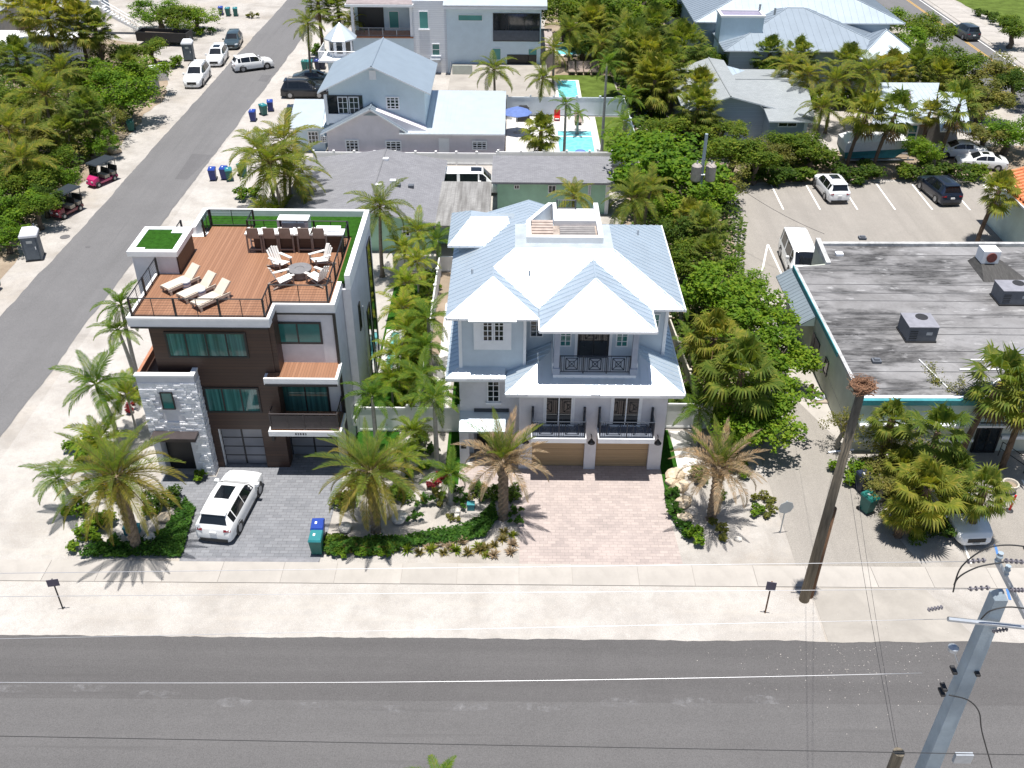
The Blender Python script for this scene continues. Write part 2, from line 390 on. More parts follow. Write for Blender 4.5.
# car paint
for nm, c, me in (('paint_white', (.74,.745,.75), 0.), ('paint_black', (.012,.014,.02), .2), ('paint_graphite', (.045,.06,.075), .4), ('paint_navy', (.012,.02,.042), .3), ('paint_slate', (.055,.085,.10), .4)):
    mat(nm, c, .3, .02, 1., metal=me, coat=.7)
mat('lamp_red', (.16,.006,.01), .2, .1, 5.); mat('lamp_clear', (.55,.57,.6), .12, .1, 5.); mat('trim_black', (.015,.015,.016), .5, .1, 5.)
mat('tyre', (.02,.02,.021), .9, .1, 8.); mat('rim', (.34,.35,.37), .35, .1, 5., metal=.8)
# leaves: each blade is its own island with its own tint; light passes through thin leaves
def m_leaf(name, stops, trans=.45, rough=.5, ncs=2.6):
    m = bpy.data.materials.new(name); m.use_nodes = True; MATS[name] = m; t = m.node_tree; t.nodes.clear()
    out = t.nodes.new('ShaderNodeOutputMaterial'); geo = t.nodes.new('ShaderNodeNewGeometry'); oi = t.nodes.new('ShaderNodeObjectInfo')
    a = t.nodes.new('ShaderNodeMath'); a.operation = 'MULTIPLY_ADD'; a.inputs[1].default_value = .7; t.links.new(geo.outputs['Random Per Island'], a.inputs[0])
    b2 = t.nodes.new('ShaderNodeMath'); b2.operation = 'MULTIPLY'; b2.inputs[1].default_value = .3; t.links.new(oi.outputs['Random'], b2.inputs[0]); t.links.new(b2.outputs[0], a.inputs[2])
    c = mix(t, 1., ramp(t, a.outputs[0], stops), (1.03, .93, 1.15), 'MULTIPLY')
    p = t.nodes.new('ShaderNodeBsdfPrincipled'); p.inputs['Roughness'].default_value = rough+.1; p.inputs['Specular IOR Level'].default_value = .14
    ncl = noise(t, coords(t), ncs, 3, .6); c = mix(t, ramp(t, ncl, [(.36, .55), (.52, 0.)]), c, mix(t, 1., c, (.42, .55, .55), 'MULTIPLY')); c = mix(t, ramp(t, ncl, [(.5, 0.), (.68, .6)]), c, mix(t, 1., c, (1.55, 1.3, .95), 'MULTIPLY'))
    tr = t.nodes.new('ShaderNodeBsdfTranslucent'); ms = t.nodes.new('ShaderNodeMixShader'); ms.inputs[0].default_value = trans
    t.links.new(c, p.inputs['Base Color']); t.links.new(mix(t, 1., c, (1.35, 1.35, .55), 'MULTIPLY'), tr.inputs['Color'])
    t.links.new(p.outputs[0], ms.inputs[1]); t.links.new(tr.outputs[0], ms.inputs[2]); t.links.new(ms.outputs[0], out.inputs[0])
m_leaf('leaf_palm', [(0., (0.07, 0.12, 0.014)), (.5, (0.14, 0.2, 0.022)), (1., (0.29, 0.27, 0.045))])
m_leaf('leaf_areca', [(0., (0.08, 0.155, 0.012)), (.5, (0.165, 0.26, 0.018)), (1., (0.31, 0.32, 0.04))])
m_leaf('leaf_royal', [(0., (0.04, 0.11, 0.012)), (.5, (0.09, 0.18, 0.018)), (1., (0.18, 0.25, 0.03))])
m_leaf('leaf_date', [(0., (0.13, 0.16, 0.024)), (.5, (0.215, 0.22, 0.034)), (1., (0.34, 0.28, 0.07))])
m_leaf('leaf_date_green', [(0., (0.07, 0.135, 0.022)), (.5, (0.125, 0.2, 0.028)), (1., (0.21, 0.25, 0.045))])
m_leaf('leaf_date_dead', [(0., (.20,.155,.075)), (.5, (.30,.245,.13)), (1., (.42,.36,.21))], .25, .8)
m_leaf('leaf_fan', [(0., (0.055, 0.115, 0.016)), (.5, (0.125, 0.19, 0.026)), (1., (0.25, 0.27, 0.05))])
m_leaf('leaf_fan_yellow', [(0., (0.095, 0.15, 0.018)), (.5, (0.19, 0.235, 0.028)), (1., (0.33, 0.3, 0.06))])
m_leaf('leaf_fan_dead', [(0., (.13,.10,.045)), (1., (.30,.24,.12))], .2, .85)
m_leaf('leaf_bright', [(0., (0.055, 0.145, 0.01)), (.5, (0.12, 0.24, 0.015)), (1., (0.23, 0.33, 0.028))])
m_leaf('leaf_mid', [(0., (0.045, 0.11, 0.01)), (.5, (0.1, 0.18, 0.015)), (1., (0.2, 0.25, 0.03))])
m_leaf('leaf_olive', [(0., (0.085, 0.115, 0.022)), (.5, (0.155, 0.185, 0.034)), (1., (0.28, 0.27, 0.07))])
m_leaf('leaf_dark', [(0., (0.03, 0.08, 0.01)), (.5, (0.06, 0.125, 0.015)), (1., (0.115, 0.17, 0.022))])
m_leaf('leaf_red', [(0., (.110,.013,.022)), (.6, (.275,.033,.044)), (1., (.132,.110,.022))])
m_leaf('leaf_cover', [(0., (.030,.100,.012)), (.5, (.055,.155,.018)), (1., (.100,.200,.025))])
m_leaf('leaf_tuft', [(0., (.132,.132,.033)), (.5, (.209,.198,.055)), (1., (.308,.264,.099))])
mat('trunk_palm', (.20,.165,.13), .95, .25, 3., stretch=(1, 1, 7), bump=.7, bscale=10)
mat('trunk_royal', (.36,.34,.31), .9, .14, 2., stretch=(1, 1, 6), bump=.3, bscale=10)
mat('trunk_brown', (.13,.085,.055), .95, .3, 4., bump=.8, bscale=14)
mat('trunk_date', (.22,.165,.115), .95, .35, 5., bump=.9, bscale=16)
mat('bark', (.115,.09,.068), .95, .25, 4., bump=.6, bscale=14)
mat('bark_pale', (.30,.27,.23), .95, .2, 4., bump=.5, bscale=14)
M = MATS
# ================================================================ SETTING
rnd = random.Random(7)
def jag(a, b, step=.45, amp=.09, seed=1):
    r = random.Random(seed); a = Vector((a[0], a[1])); b = Vector((b[0], b[1])); d = b - a; L = d.length; n = Vector((-d.y, d.x)) / L
    k = max(2, int(L / step)); o = 0.; out = []
    for i in range(k):
        o = o * .75 + r.uniform(-amp, amp) * .6
        p = a + d * (i / k) + n * o; out.append((p.x, p.y))
    return out
def jagpoly(pts, step=.45, amp=.06, seed=3):
    out = []
    for i in range(len(pts)): out += jag(pts[i], pts[(i+1) % len(pts)], step, amp, seed + i)
    return out
def sheet(poly, z):
    m = MB(); m.poly([(p[0], p[1], z) for p in poly]); return m
def sheet_ccw(poly, z):
    a = sum(poly[i][0]*poly[(i+1)%len(poly)][1]-poly[(i+1)%len(poly)][0]*poly[i][1] for i in range(len(poly)))
    return sheet(poly if a > 0 else poly[::-1], z)

g = MB(); g.poly([(-900,-300,0),(900,-300,0),(900,1500,0),(-900,1500,0)])
struct('ground', g, M['sand'])
struct('shell_verge', sheet_ccw([(-120,28.3),(13.8,28.3),(13.8,31.66),(-26.2,31.66),(-26.2,60),(-27.6,60),(-27.6,31.7),(-120,31.7)], .004), M['shell_verge'])
struct('shell_verge', sheet_ccw([(-27.3,31.66),(-18.9,31.66),(-18.9,44),(-20.2,60),(-22.5,72),(-22.5,130),(-27.3,130)], .005), M['shell_verge'])
struct('dirt_ground', sheet_ccw(jagpoly([(-36.6,50),(-36.6,58),(-37.5,66),(-37.5,74),(-37.2,84),(-37.6,95),(-37.0,101),(-40,112),(-46,122),(-75,135),(-90,60)], 1.2, .5, 3), .006), M['dirt'])
struct('dirt_ground', sheet_ccw(jagpoly([(7.9,44.2),(13.4,44.2),(14.6,50),(16.6,59),(18.6,68),(19.0,79.4),(60,83),(60,90),(28,87),(24,84),(12.5,84),(11.6,100),(20,128),(56,140),(56,165),(4,165),(4.0,110),(11.4,108),(11.4,84),(8.2,70),(8.4,56)], 1.2, .4, 9), .007), M['dirt'])
struct('dirt_ground', sheet_ccw(jagpoly([(-6.2,51.5),(-3.6,51.5),(-3.6,62.5),(-8.4,62.5),(-8.4,60.2),(-6.2,60.2)], 1.2, .3, 9), .007), M['dirt'])
# main road
rd = jag((-300,28.42),(300,28.55), .5, .10, 5)[:]
road = MB(); top = jag((-300,28.42),(300,28.55), .25, .05, 5); bot = jag((-300,16.2),(300,16.2), .9, .1, 6)
top.append((300,28.55)); bot.append((300,16.2))
for i in range(len(top)-1):
    a, b_ = top[i], top[i+1]; road.poly([(a[0],16.4,.010),(b_[0],16.4,.010),(b_[0],b_[1],.010),(a[0],a[1],.010)])
road_o = struct('road', road, M['asphalt'])
lane = MB(); lane.poly([(-300,16.6,.0135),(300,16.6,.0135),(300,25.3,.0135),(-300,25.1,.0135)])
m_asphalt('asphalt_lane', (.108,.104,.104), 'x', .88, 1.1)
part('resurfaced_lane', lane, M['asphalt_lane'], road_o)
mk, t_, b_ = _new('worn_paint'); t_links = mk.node_tree.links
b_.inputs['Roughness'].default_value = .9
v_ = coords(mk.node_tree); al = mix(mk.node_tree, 1., ramp(mk.node_tree, noise(mk.node_tree, v_, 2.2, 6, .75), [(.46, 0.), (.66, .6)]), (1., 1., 1.), 'MULTIPLY')
b_.inputs['Base Color'].default_value = (.24,.235,.24,1); t_links.new(al, b_.inputs['Alpha'])
for k, (px, py) in enumerate([(10,689),(85,688),(158,695),(232,703),(307,707),(387,709),(468,707),(542,707),(620,703),(690,702),(762,700)]):
    x, y, _ = G(px, py); q = MB()
    q.poly([(x + .95*math.cos(a)*rnd.uniform(.8,1.15), y + .22*math.sin(a)*rnd.uniform(.8,1.2), .0165) for a in [i*PI/7 for i in range(14)]])
    part('worn_mark', q, mk, road_o)
# side street
sL = jag((-34.1,28.3),(-33.0,420), .5, .10, 8); sR = jag((-28.35,28.3),(-27.9,44), .5, .06, 10)
st_ = MB()
def sx(y): return (-34.25 + (y-55)*.0165 if y > 30 else -34.6), (-28.3 + (y-48)*.019)
ys = [28.3 + i*.5 for i in range(800)]; r1 = random.Random(4); o1 = o2 = 0; pr = None
for y in ys:
    o1 = o1*.8 + r1.uniform(-.05,.05); o2 = o2*.8 + r1.uniform(-.05,.05); a, b_ = sx(min(y, 150)); cur = (a+o1, b_+o2, y)
    if pr: st_.poly([(pr[0],pr[2],.012),(pr[1],pr[2],.012),(cur[1],cur[2],.012),(cur[0],cur[2],.012)])
    pr = cur
side_o = struct('side_street', st_, M['asphalt_side'])
q = [G(*p) for p in ((175,179),(187,180),(213,155),(192,154))]; q = MB().poly([(p[0],p[1],.0165) for p in (q[0],q[1],q[2],q[3])])
part('asphalt_patch', q, M['asphalt_patch'], side_o)
q = [G(*p) for p in ((258,81),(267,82),(272,75),(262,75))]; part('asphalt_patch', MB().poly([(p[0],p[1],.0165) for p in q]), M['asphalt_patch'], side_o)
x, y, _ = G(65,237); part('manhole_cover', MB().cyl(x, y, .008, .02, .38, 16), M['asphalt_patch'], side_o)
x, y, _ = G(88,247); part('manhole_cover', MB().cyl(x, y, .008, .02, .2, 12), M['asphalt_patch'], side_o)
# sidewalk: a bed with separate slabs
sw = MB().box(-27.4,31.68,-.05,60,33.02,.012); sw_o = struct('sidewalk', sw, M['pavement_apron'])
x = -27.3; i = 0; slab_cache = {}
while x < 40:
    wd = (2.6, 2.9, 2.5, 3.1)[i % 4]
    key = round(wd, 2)
    if key not in slab_cache: slab_cache[key] = MB().box(0,0,0,wd-.014,1.335,.03).mesh('slab', [M['concrete']])
    o = link('slab', slab_cache[key], sw_o, (x, 31.685 + rnd.uniform(-.004,.004), .008 + rnd.uniform(0,.006))); x += wd; i += 1
# driveways and aprons
struct('driveway', MB().prism([(-15.75,33.03),(-9.1,33.06),(-8.85,41.35),(-12.25,41.35),(-12.25,40.6),(-15.6,40.6),(-15.6,39.25),(-18.4,39.6),(-18.4,38.0),(-17.2,37.7),(-16.55,36.9),(-16.15,35.2)], -.05, .026), M['paver_grey'])
struct('driveway', MB().prism([(.42,33.03),(8.2,33.03),(8.02,36.5),(7.96,40.7),(.4,40.7),(.4,41.45),(-2.65,41.45),(-2.75,38.3),(-1.6,37.5),(-.4,37.2),(.2,36.4),(.42,35.2)], -.05, .027), M['paver_pink'])
bd = MB().box(-15.68,33.03,.0,-9.14,33.26,.033); part('border_course', bd, mat('paver_edge', (.2,.2,.215), .85, .15, 3.), bpy.data.objects['driveway'])
struct('service_lane', sheet_ccw([(13.6,33.04),(19.6,33.04),(18.9,36),(18.3,40),(17.9,44),(16.9,47.5),(16.6,60.2),(13.6,60.2)], .0095), M['lot_concrete'])
struct('service_lane', sheet_ccw([(13.9,28.4),(20.6,28.4),(19.2,31.68),(13.9,31.68)], .0095), M['pavement_apron'])
walk_o = struct('shop_walk', sheet_ccw([(16.95,46.5),(18.62,41.9),(18.62,60),(16.65,60)], .0145), M['concrete'])
lot_o = struct('parking_lot', sheet_ccw([(15.8,60.1),(16.9,66),(18.3,79.1),(46,80.9),(60,80.9),(60,60.1)], .011), M['lot_concrete'])
struct('shop_forecourt', sheet_ccw([(21.9,33.05),(60,33.05),(60,42.1),(24.6,42.1),(23.6,39.5),(21.9,37.5)], .010), M['lot_concrete'])
def stripe(a, b, wd=.11, parent=None, z=.0155, m='line_paint'):
    a = Vector((a[0], a[1], 0)); b = Vector((b[0], b[1], 0)); n = Vector((-(b-a).y, (b-a).x, 0)).normalized() * wd / 2
    q = MB().poly([(p.x, p.y, z) for p in (a-n, b-n, b+n, a+n)])
    if ((b-a).cross(n)).z < 0: q.f = [f[::-1] for f in q.f]
    return part('painted_line', q, M[m], parent)
for xx, y0, y1 in ((22.3,74.0,79.2),(25.35,74.05,79.2),(28.45,74.1,79.4),(31.58,74.15,79.5),(34.68,74.2,79.5),(37.8,74.2,79.6),(40.9,74.2,79.6),(44.0,74.2,79.7)): stripe((xx,y0),(xx+.12,y1), .13, lot_o)
stripe(G(768,244.5), G(782,275), .13, lot_o); stripe(G(767.5,245), G(762,272), .13, lot_o)
stripe((22.6,38.4),(22.0,33.3), .1, bpy.data.objects['shop_forecourt'], .014); mat('line_blue', (.06,.17,.42), .8, .1, 5.)
stripe(G(995,545), G(1010,600), .12, bpy.data.objects['shop_forecourt'], .0145, 'line_blue'); stripe(G(1022,480), G(1040,510), .12, bpy.data.objects['shop_forecourt'], .0145)
# far avenue at the top right
far_o = struct('avenue', sheet_ccw([(52.2,60),(59.6,60),(59.6,420),(52.2,420)], .012), M['asphalt_side'])
mat('line_yellow', (.52,.30,.05), .8, .2, 5.)
stripe((57.15,100),(57.3,200), .12, far_o, .0165, 'line_yellow'); stripe((57.4,100),(57.55,200), .12, far_o, .0165, 'line_yellow'); stripe((59.15,60),(59.15,300), .14, far_o, .0165)
fs = struct('avenue_sidewalk', MB().box(60.3,90,0,62.9,300,.02), M['pavement_apron'])
for k in range(42): link('slab', slab_cache.setdefault('far', MB().box(0,0,0,2.5,2.36,.03).mesh('slab', [M['concrete']])), fs, (60.35, 95 + k*2.4, .012))
struct('grass_verge', sheet_ccw(jagpoly([(64.3,149),(65.3,141),(67.0,131),(69,122),(72,112),(110,112),(110,175),(66,175)], 1., .3, 12), .008), M['lawn'])
# lawns and turf strips
struct('turf_lawn', sheet_ccw([(-8.65,41.4),(-6.3,42.0),(-6.2,60.5),(-8.4,60.5),(-8.4,51.6),(-8.65,51.6)], .016), M['turf'])
struct('turf_lawn', sheet_ccw([(-8.7,40.6),(-7.0,40.6),(-6.6,43.2),(-8.7,43.2)], .018), M['turf'])
struct('turf_lawn', sheet_ccw([(-3.55,38.8),(-2.78,38.8),(-2.78,56),(-3.5,56)], .016), M['turf'])
struct('turf_lawn', sheet_ccw([(8.02,38.3),(8.75,38.6),(9.0,41),(8.85,43.7),(8.02,43.7)], .016), M['turf'])
struct('turf_lawn', sheet_ccw([(8.2,85.3),(10.9,85.3),(11.0,96.4),(8.2,96.4)], .016), M['lawn'])
struct('turf_lawn', sheet_ccw([(4.4,102),(11.3,102),(11.0,110.5),(4.6,110.5)], .016), M['lawn'])
struct('garden_path', MB().prism([(-4.6,43.6),(-3.7,43.6),(-3.7,58),(-4.6,58)], 0, .02), M['pool_deck'])
struct('garden_path', MB().prism([(8.95,39.2),(10.0,40.2),(10.3,43.6),(8.95,43.6)], 0, .02), M['pool_deck'])
# pools
def pool(x0, y0, x1, y1, cop, label, dx0=None, dy0=None, dx1=None, dy1=None):
    dx0 = x0-cop if dx0 is None else dx0; dx1 = x1+cop if dx1 is None else dx1; dy0 = y0-cop if dy0 is None else dy0; dy1 = y1+cop if dy1 is None else dy1
    o = thing('swimming_pool', label, 'pool', ((x0+x1)/2, (y0+y1)/2, 0))
    d = MB()
    d.box(dx0,dy0,0,x0,dy1,.06).box(x1,dy0,0,dx1,dy1,.06).box(x0,dy0,0,x1,y0,.06).box(x0,y1,0,x1,dy1,.06)
    part('pool_surround', d, M['pool_deck'], o)
    part('coping', MB().box(x0-.15,y0-.15,.06,x0+.05,y1+.15,.1).box(x1-.05,y0-.15,.06,x1+.15,y1+.15,.1).box(x0+.05,y0-.15,.06,x1-.05,y0+.05,.1).box(x0+.05,y1-.05,.06,x1-.05,y1+.15,.1), M['white_paint'], o)
    part('water', MB().box(x0,y0,.0,x1,y1,.035), M['pool_water'], o); return o
p_ = pool(4.2,85.2,7.6,92.0,.4,'long turquoise pool with white surround beside the striped lawn strip', 3.4, 84.6, 8.2, 96.3)
part('spillover_ledge', MB().box(4.25,90.4,.036,7.55,90.65,.09), M['pool_deck'], p_)
pool(4.7,102.3,6.9,108.2,.3,'small blue pool between the white fence and four sun loungers')
pool(5.0,118.5,9.2,123.5,.5,'far teal pool half hidden behind palms beside the tall white house')
pool(-7.9,49.6,-7.35,54,.35,'narrow plunge pool with white rim beside the modern house')
pool(13.2,96.5,15.2,99.5,.4,'pale turquoise pool corner under palms left of the grey gabled roof')
struct('pool_terrace', MB().prism([(-.7,85.0),(3.35,85.0),(3.35,96.3),(-.7,96.3)], 0, .03), M['pool_deck'])
struct('rear_patio', MB().prism([(4.6,58),(8.0,58),(8.0,70),(5.6,70)], 0, .03), M['pavement_apron'])
struct('grey_terrace', MB().prism([(-7.0,98),(3.6,98),(3.6,110.5),(-7.0,110.5)], 0, 1.2), M['pavement_apron'])
# shell chips scattered on the road by the service lane
ch = MB(); r2 = random.Random(11)
for i in range(300):
    x = r2.gauss(14.6, 2.6); y = 28.3 - abs(r2.gauss(0, 1.5)); s = r2.uniform(.012,.035)
    if i % 3 == 0: x = r2.uniform(8, 20); y = r2.uniform(28.7, 33)
    a = r2.uniform(0, 6); ch.poly([(x+s*math.cos(a+k*2.1), y+s*math.sin(a+k*2.1), .022) for k in range(3)])
tag(link('shell_chips', ch.mesh('shell_chips', [M['shell_verge']])), 'white shell chips scattered over the asphalt by the service lane', 'shell chips', None, 'stuff')
# ================================================================ BUILDING PARTS
def window_xz(parent, y, x0, z0, x1, z1, nx=1, nz=1, frame='white_trim', glass='glass_dark', fw=.07, name='window', face=-1, sill=False, d=.06):
    """window on a wall that faces -y (face=-1): frame, mullions and panes standing proud of the wall"""
    if z0 > z1: z0, z1 = z1, z0
    if x0 > x1: x0, x1 = x1, x0
    f = MB(); ya, yb = y - d, y + .02
    f.box(x0,ya,z0,x0+fw,yb,z1).box(x1-fw,ya,z0,x1,yb,z1).box(x0+fw,ya,z0,x1-fw,yb,z0+fw).box(x0+fw,ya,z1-fw,x1-fw,yb,z1)
    for i in range(1, nx):
        x = x0 + (x1-x0)*i/nx; f.box(x-fw*.35,ya+.008,z0+fw,x+fw*.35,yb,z1-fw)
    for k in range(1, nz):
        z = z0 + (z1-z0)*k/nz; f.box(x0+fw,ya+.012,z-fw*.28,x1-fw,yb,z+fw*.28)
    w_ = part(name, f, M[frame], parent)
    if nx*nz <= 4:
        for i in range(nx):
            for k in range(nz):
                a0 = x0+fw+(x1-x0-2*fw)*i/nx; a1 = x0+fw+(x1-x0-2*fw)*(i+1)/nx; c0 = z0+fw+(z1-z0-2*fw)*k/nz; c1 = z0+fw+(z1-z0-2*fw)*(k+1)/nz
                part('pane', MB().box(a0,y-.025,c0,a1,y+.015,c1), M[glass], w_)
    else:
        part('pane', MB().box(x0+fw,y-.025,z0+fw,x1-fw,y+.015,z1-fw), M[glass], w_)
    if sill: part('sill', MB().box(x0-.08,y-.14,z0-.09,x1+.08,y+.01,z0-.002), M['white_trim'], w_)
    return w_
def window_px(parent, y, px0, py0, px1, py1, **k):
    a = WP(px0, py0, y); b = WP(px1, py1, y); c_ = WP(px0, py1, y); x0 = (a[0]+c_[0])/2
    return window_xz(parent, y, x0, min(a[2], b[2]), x0 + (b[0]-c_[0]), max(a[2], b[2]), **k)
def window_yz(parent, x, y0, z0, y1, z1, frame='white_trim', glass='glass_dark', side=1, nz=1, name='window', fw=.07):
    f = MB(); xa, xb = x - .02*side, x + .06*side
    f.box(xa,y0,z0,xb,y0+fw,z1).box(xa,y1-fw,z0,xb,y1,z1).box(xa,y0+fw,z0,xb,y1-fw,z0+fw).box(xa,y0+fw,z1-fw,xb,y1-fw,z1)
    for k in range(1, nz):
        z = z0+(z1-z0)*k/nz; f.box(xa,y0+fw,z-.02,xb-.01*side,y1-fw,z+.02)
    w_ = part(name, f, M[frame], parent); part('pane', MB().box(x-.015*side,y0+fw,z0+fw,x+.025*side,y1-fw,z1-fw), M[glass], w_); return w_
def roof_slope(parent, pts, m, t=.11, sp=.42, ribs=True, rib_m=None, rw=.03, rh=.035, fascia=None, name='roof_slope'):
    """one planar roof slope (ccw from above) with its standing seams running up the slope"""
    P3 = [Vector(p) for p in pts]
    nrm = Vector((0,0,0))
    for i in range(len(P3)):
        a, b = P3[i], P3[(i+1) % len(P3)]; nrm += a.cross(b)
    nrm.normalize()
    if nrm.z < 0: P3 = P3[::-1]; nrm = -nrm
    mb = MB(); mb.slab([tuple(p) for p in P3], t, 0, 1 if fascia else None)
    o = part(name, mb, [M[m], M[fascia]] if fascia else M[m], parent)
    if ribs:
        up = (Vector((0,0,1)) - nrm*nrm.z)
        up = up.normalized() if up.length > .02 else Vector((0,1,0))
        u = up.cross(nrm).normalized(); O = P3[0]
        uv = [((p-O).dot(u), (p-O).dot(up)) for p in P3]
        lo, hi = min(p[0] for p in uv), max(p[0] for p in uv); rb = MB(); x = lo + sp*.5
        while x < hi:
            ys = []
            for i in range(len(uv)):
                a, b = uv[i], uv[(i+1) % len(uv)]
                if (a[0] <= x < b[0]) or (b[0] <= x < a[0]): ys.append(a[1] + (b[1]-a[1])*(x-a[0])/(b[0]-a[0]))
            ys.sort()
            for k in range(0, len(ys)-1, 2):
                if ys[k+1]-ys[k] < .15: continue
                a = O + u*x + up*ys[k]; b = O + u*x + up*ys[k+1]; s_ = u*rw/2; n0 = nrm*.002; n1 = nrm*rh
                rb.hexa([a-s_-n0, a+s_-n0, b+s_-n0, b-s_-n0], [a-s_+n1, a+s_+n1, b+s_+n1, b-s_+n1])
            x += sp
        if rb.v: part('seam_ribs', rb, M[rib_m or m], o, kind='stuff')
    return o
def ridge_cap(parent, pts, m, r=.07):
    mb = MB()
    for i in range(len(pts)-1): mb.tube([Vector(pts[i])+Vector((0,0,.01)), Vector(pts[i+1])+Vector((0,0,.01))], r, 6)
    return part('ridge_cap', mb, M[m], parent)
def railing(parent, pts, z, h, m, post_sp=1.6, infill='bars', post_w=.07, thick=.045, close=False):
    """posts, top and bottom rail, infill of one railing run"""
    n = len(pts) - 1
    r_ = MB(); r2_ = MB(); inf = MB()
    for i in range(n):
        a = Vector((pts[i][0], pts[i][1], z)); b = Vector((pts[i+1][0], pts[i+1][1], z)); L = (b-a).length; k = max(1, round(L/post_sp)); d = (b-a)/L
        up = Vector((0,0,1))
        for j in range(k + (1 if i == n-1 else 0)):
            p = a + d*(L*j/k); part('post', MB().box(p.x-post_w/2,p.y-post_w/2,z,p.x+post_w/2,p.y+post_w/2,z+h+.02), M[m], parent)
        r_.bar(a+up*h, b+up*h, thick); r2_.bar(a+up*.09, b+up*.09, thick*.8)
        if infill == 'bars':
            q = .14; c_ = q
            while c_ < L: p = a+d*c_; inf.bar(p+up*.09, p+up*h, .018); c_ += q
        elif infill == 'cable':
            for zz in (.2,.34,.48,.62,.76,.9): 
                if zz < h: inf.bar(a+up*zz, b+up*zz, .009)
            for j in range(k):
                p = a+d*(L*(j+.5)/k); inf.bar(p, p+up*h, .03)
        elif infill == 'cross':
            for j in range(k):
                p0 = a+d*(L*j/k+.06); p1 = a+d*(L*(j+1)/k-.06); mid = (p0+p1)/2
                zl, zh = .12, h-.05
                hw = min((p1-p0).length*.28, .36); zc = (zl+zh)/2; hh = (zh-zl)*.40
                sq = [mid-d*hw+up*(zc-hh), mid+d*hw+up*(zc-hh), mid+d*hw+up*(zc+hh), mid-d*hw+up*(zc+hh)]
                for e in range(4): inf.bar(sq[e], sq[(e+1)%4], .035)
                inf.bar(sq[0], sq[2], .03); inf.bar(sq[1], sq[3], .03)
                s2 = [mid-d*hw*.45+up*(zc-hh*.45), mid+d*hw*.45+up*(zc-hh*.45), mid+d*hw*.45+up*(zc+hh*.45), mid-d*hw*.45+up*(zc+hh*.45)]
                for e in range(4): inf.bar(s2[e], s2[(e+1)%4], .028)
                for side_ in (-1, 1):
                    e = hw + .09
                    while e < (p1-p0).length/2: p = mid+d*(side_*e); inf.bar(p+up*.1, p+up*h, .02); e += .12
    part('top_rail', r_, M[m], parent); part('bottom_rail', r2_, M[m], parent); part('rail_infill', inf, M[m], parent, kind='stuff')
def garage_door(parent, y, x0, x1, z0, z1, rows, cols, pm, fm, gap=.05):
    o = part('garage_door', MB().box(x0,y+.05,z0,x1,y+.12,z1), M[fm], parent)
    for i in range(rows):
        for j in range(cols):
            a = x0+(x1-x0)*j/cols+gap; b = x0+(x1-x0)*(j+1)/cols-gap; c_ = z0+(z1-z0)*i/rows+gap*.7; e = z0+(z1-z0)*(i+1)/rows-gap*.7
            part('panel', MB().box(a,y+(.015 if gap < .03 else .03),c_,b,y+.055,e), M[pm], o)
    return o

# ================================================================ MODERN HOUSE WITH THE ROOF DECK
LH = thing('modern_house', 'modern brown and white house with timber roof deck and stone entry block', 'house', (-13.5, 45, 0))
DZ = 9.45
body = MB()
body.prism([(-17.65,40.9),(-12.0,40.9),(-12.0,51.2),(-17.65,51.2)], 0, DZ-.35)
part('wall', body, M['white_stucco'], LH)
part('wall', MB().prism([(-12.0,41.35),(-8.75,41.35),(-8.75,51.2),(-12.0,51.2)], 0, DZ-.35), M['white_stucco'], LH)
part('wall', MB().box(-12.0,41.1,3.0,-8.74,41.35,DZ-.3), M['white_stucco'], LH)
# brown timber clad front: one board per course is drawn by the cladding, the panel itself stands proud
part('timber_cladding', MB().box(-17.68,40.1,2.55,-11.85,40.9,DZ-.3).box(-15.68,40.1,0,-15.35,40.9,2.55).box(-13.05,40.1,0,-11.85,40.9,2.55).box(-11.85,40.15,5.9,-11.6,41.1,DZ-.3), M['brown_plank'], LH, label='dark brown horizontal timber front')
part('pier', MB().box(-12.15,40.95,0,-11.95,41.35,3.0), M['white_stucco'], LH); part('pier', MB().box(-9.35,41.0,0,-8.74,41.35,3.0), M['white_stucco'], LH)
garage_door(LH, 40.35, -15.3, -13.1, 0.03, 2.4, 4, 2, 'frosted', 'dark_frame'); garage_door(LH, 41.15, -11.9, -9.4, 0.03, 2.4, 4, 2, 'frosted', 'dark_frame')
part('garage_jamb', MB().box(-15.4,40.22,0,-15.3,40.5,2.5), M['white_trim'], LH)
# roof slab and parapet edge following the stepped front
edge = [(-18.4,39.62),(-11.62,39.62),(-11.62,41.05),(-8.72,41.05),(-8.72,49.0),(-18.4,49.0)]
part('roof_edge', MB().prism(edge, DZ-.42, DZ-.03), M['white_paint'], LH)
[part('gutter', MB().box(*b4), M['black_metal'], LH) for b4 in ((-18.3,39.57,DZ-.5,-11.7,39.63,DZ-.42),(-11.6,41.0,DZ-.5,-8.8,41.06,DZ-.42))]
deck = part('roof_deck', MB().prism([(-18.25,39.75),(-11.77,39.75),(-11.77,41.18),(-8.95,41.18),(-8.95,48.6),(-14.6,48.6),(-14.6,49.9),(-17.0,49.9),(-17.0,48.6),(-18.25,48.6)], DZ-.03, DZ), M['deck_wood'], LH)
[part('edge_coping', MB().box(*b4), M['white_paint'], LH) for b4 in ((-18.42,39.60,DZ-.03,-11.6,39.73,DZ+.07),(-11.75,39.73,DZ-.03,-11.6,41.16,DZ+.07),(-11.6,41.03,DZ-.03,-8.7,41.16,DZ+.07),(-8.93,41.16,DZ-.03,-8.7,43.4,DZ+.07),(-18.42,39.73,DZ-.03,-18.27,44.1,DZ+.07))]
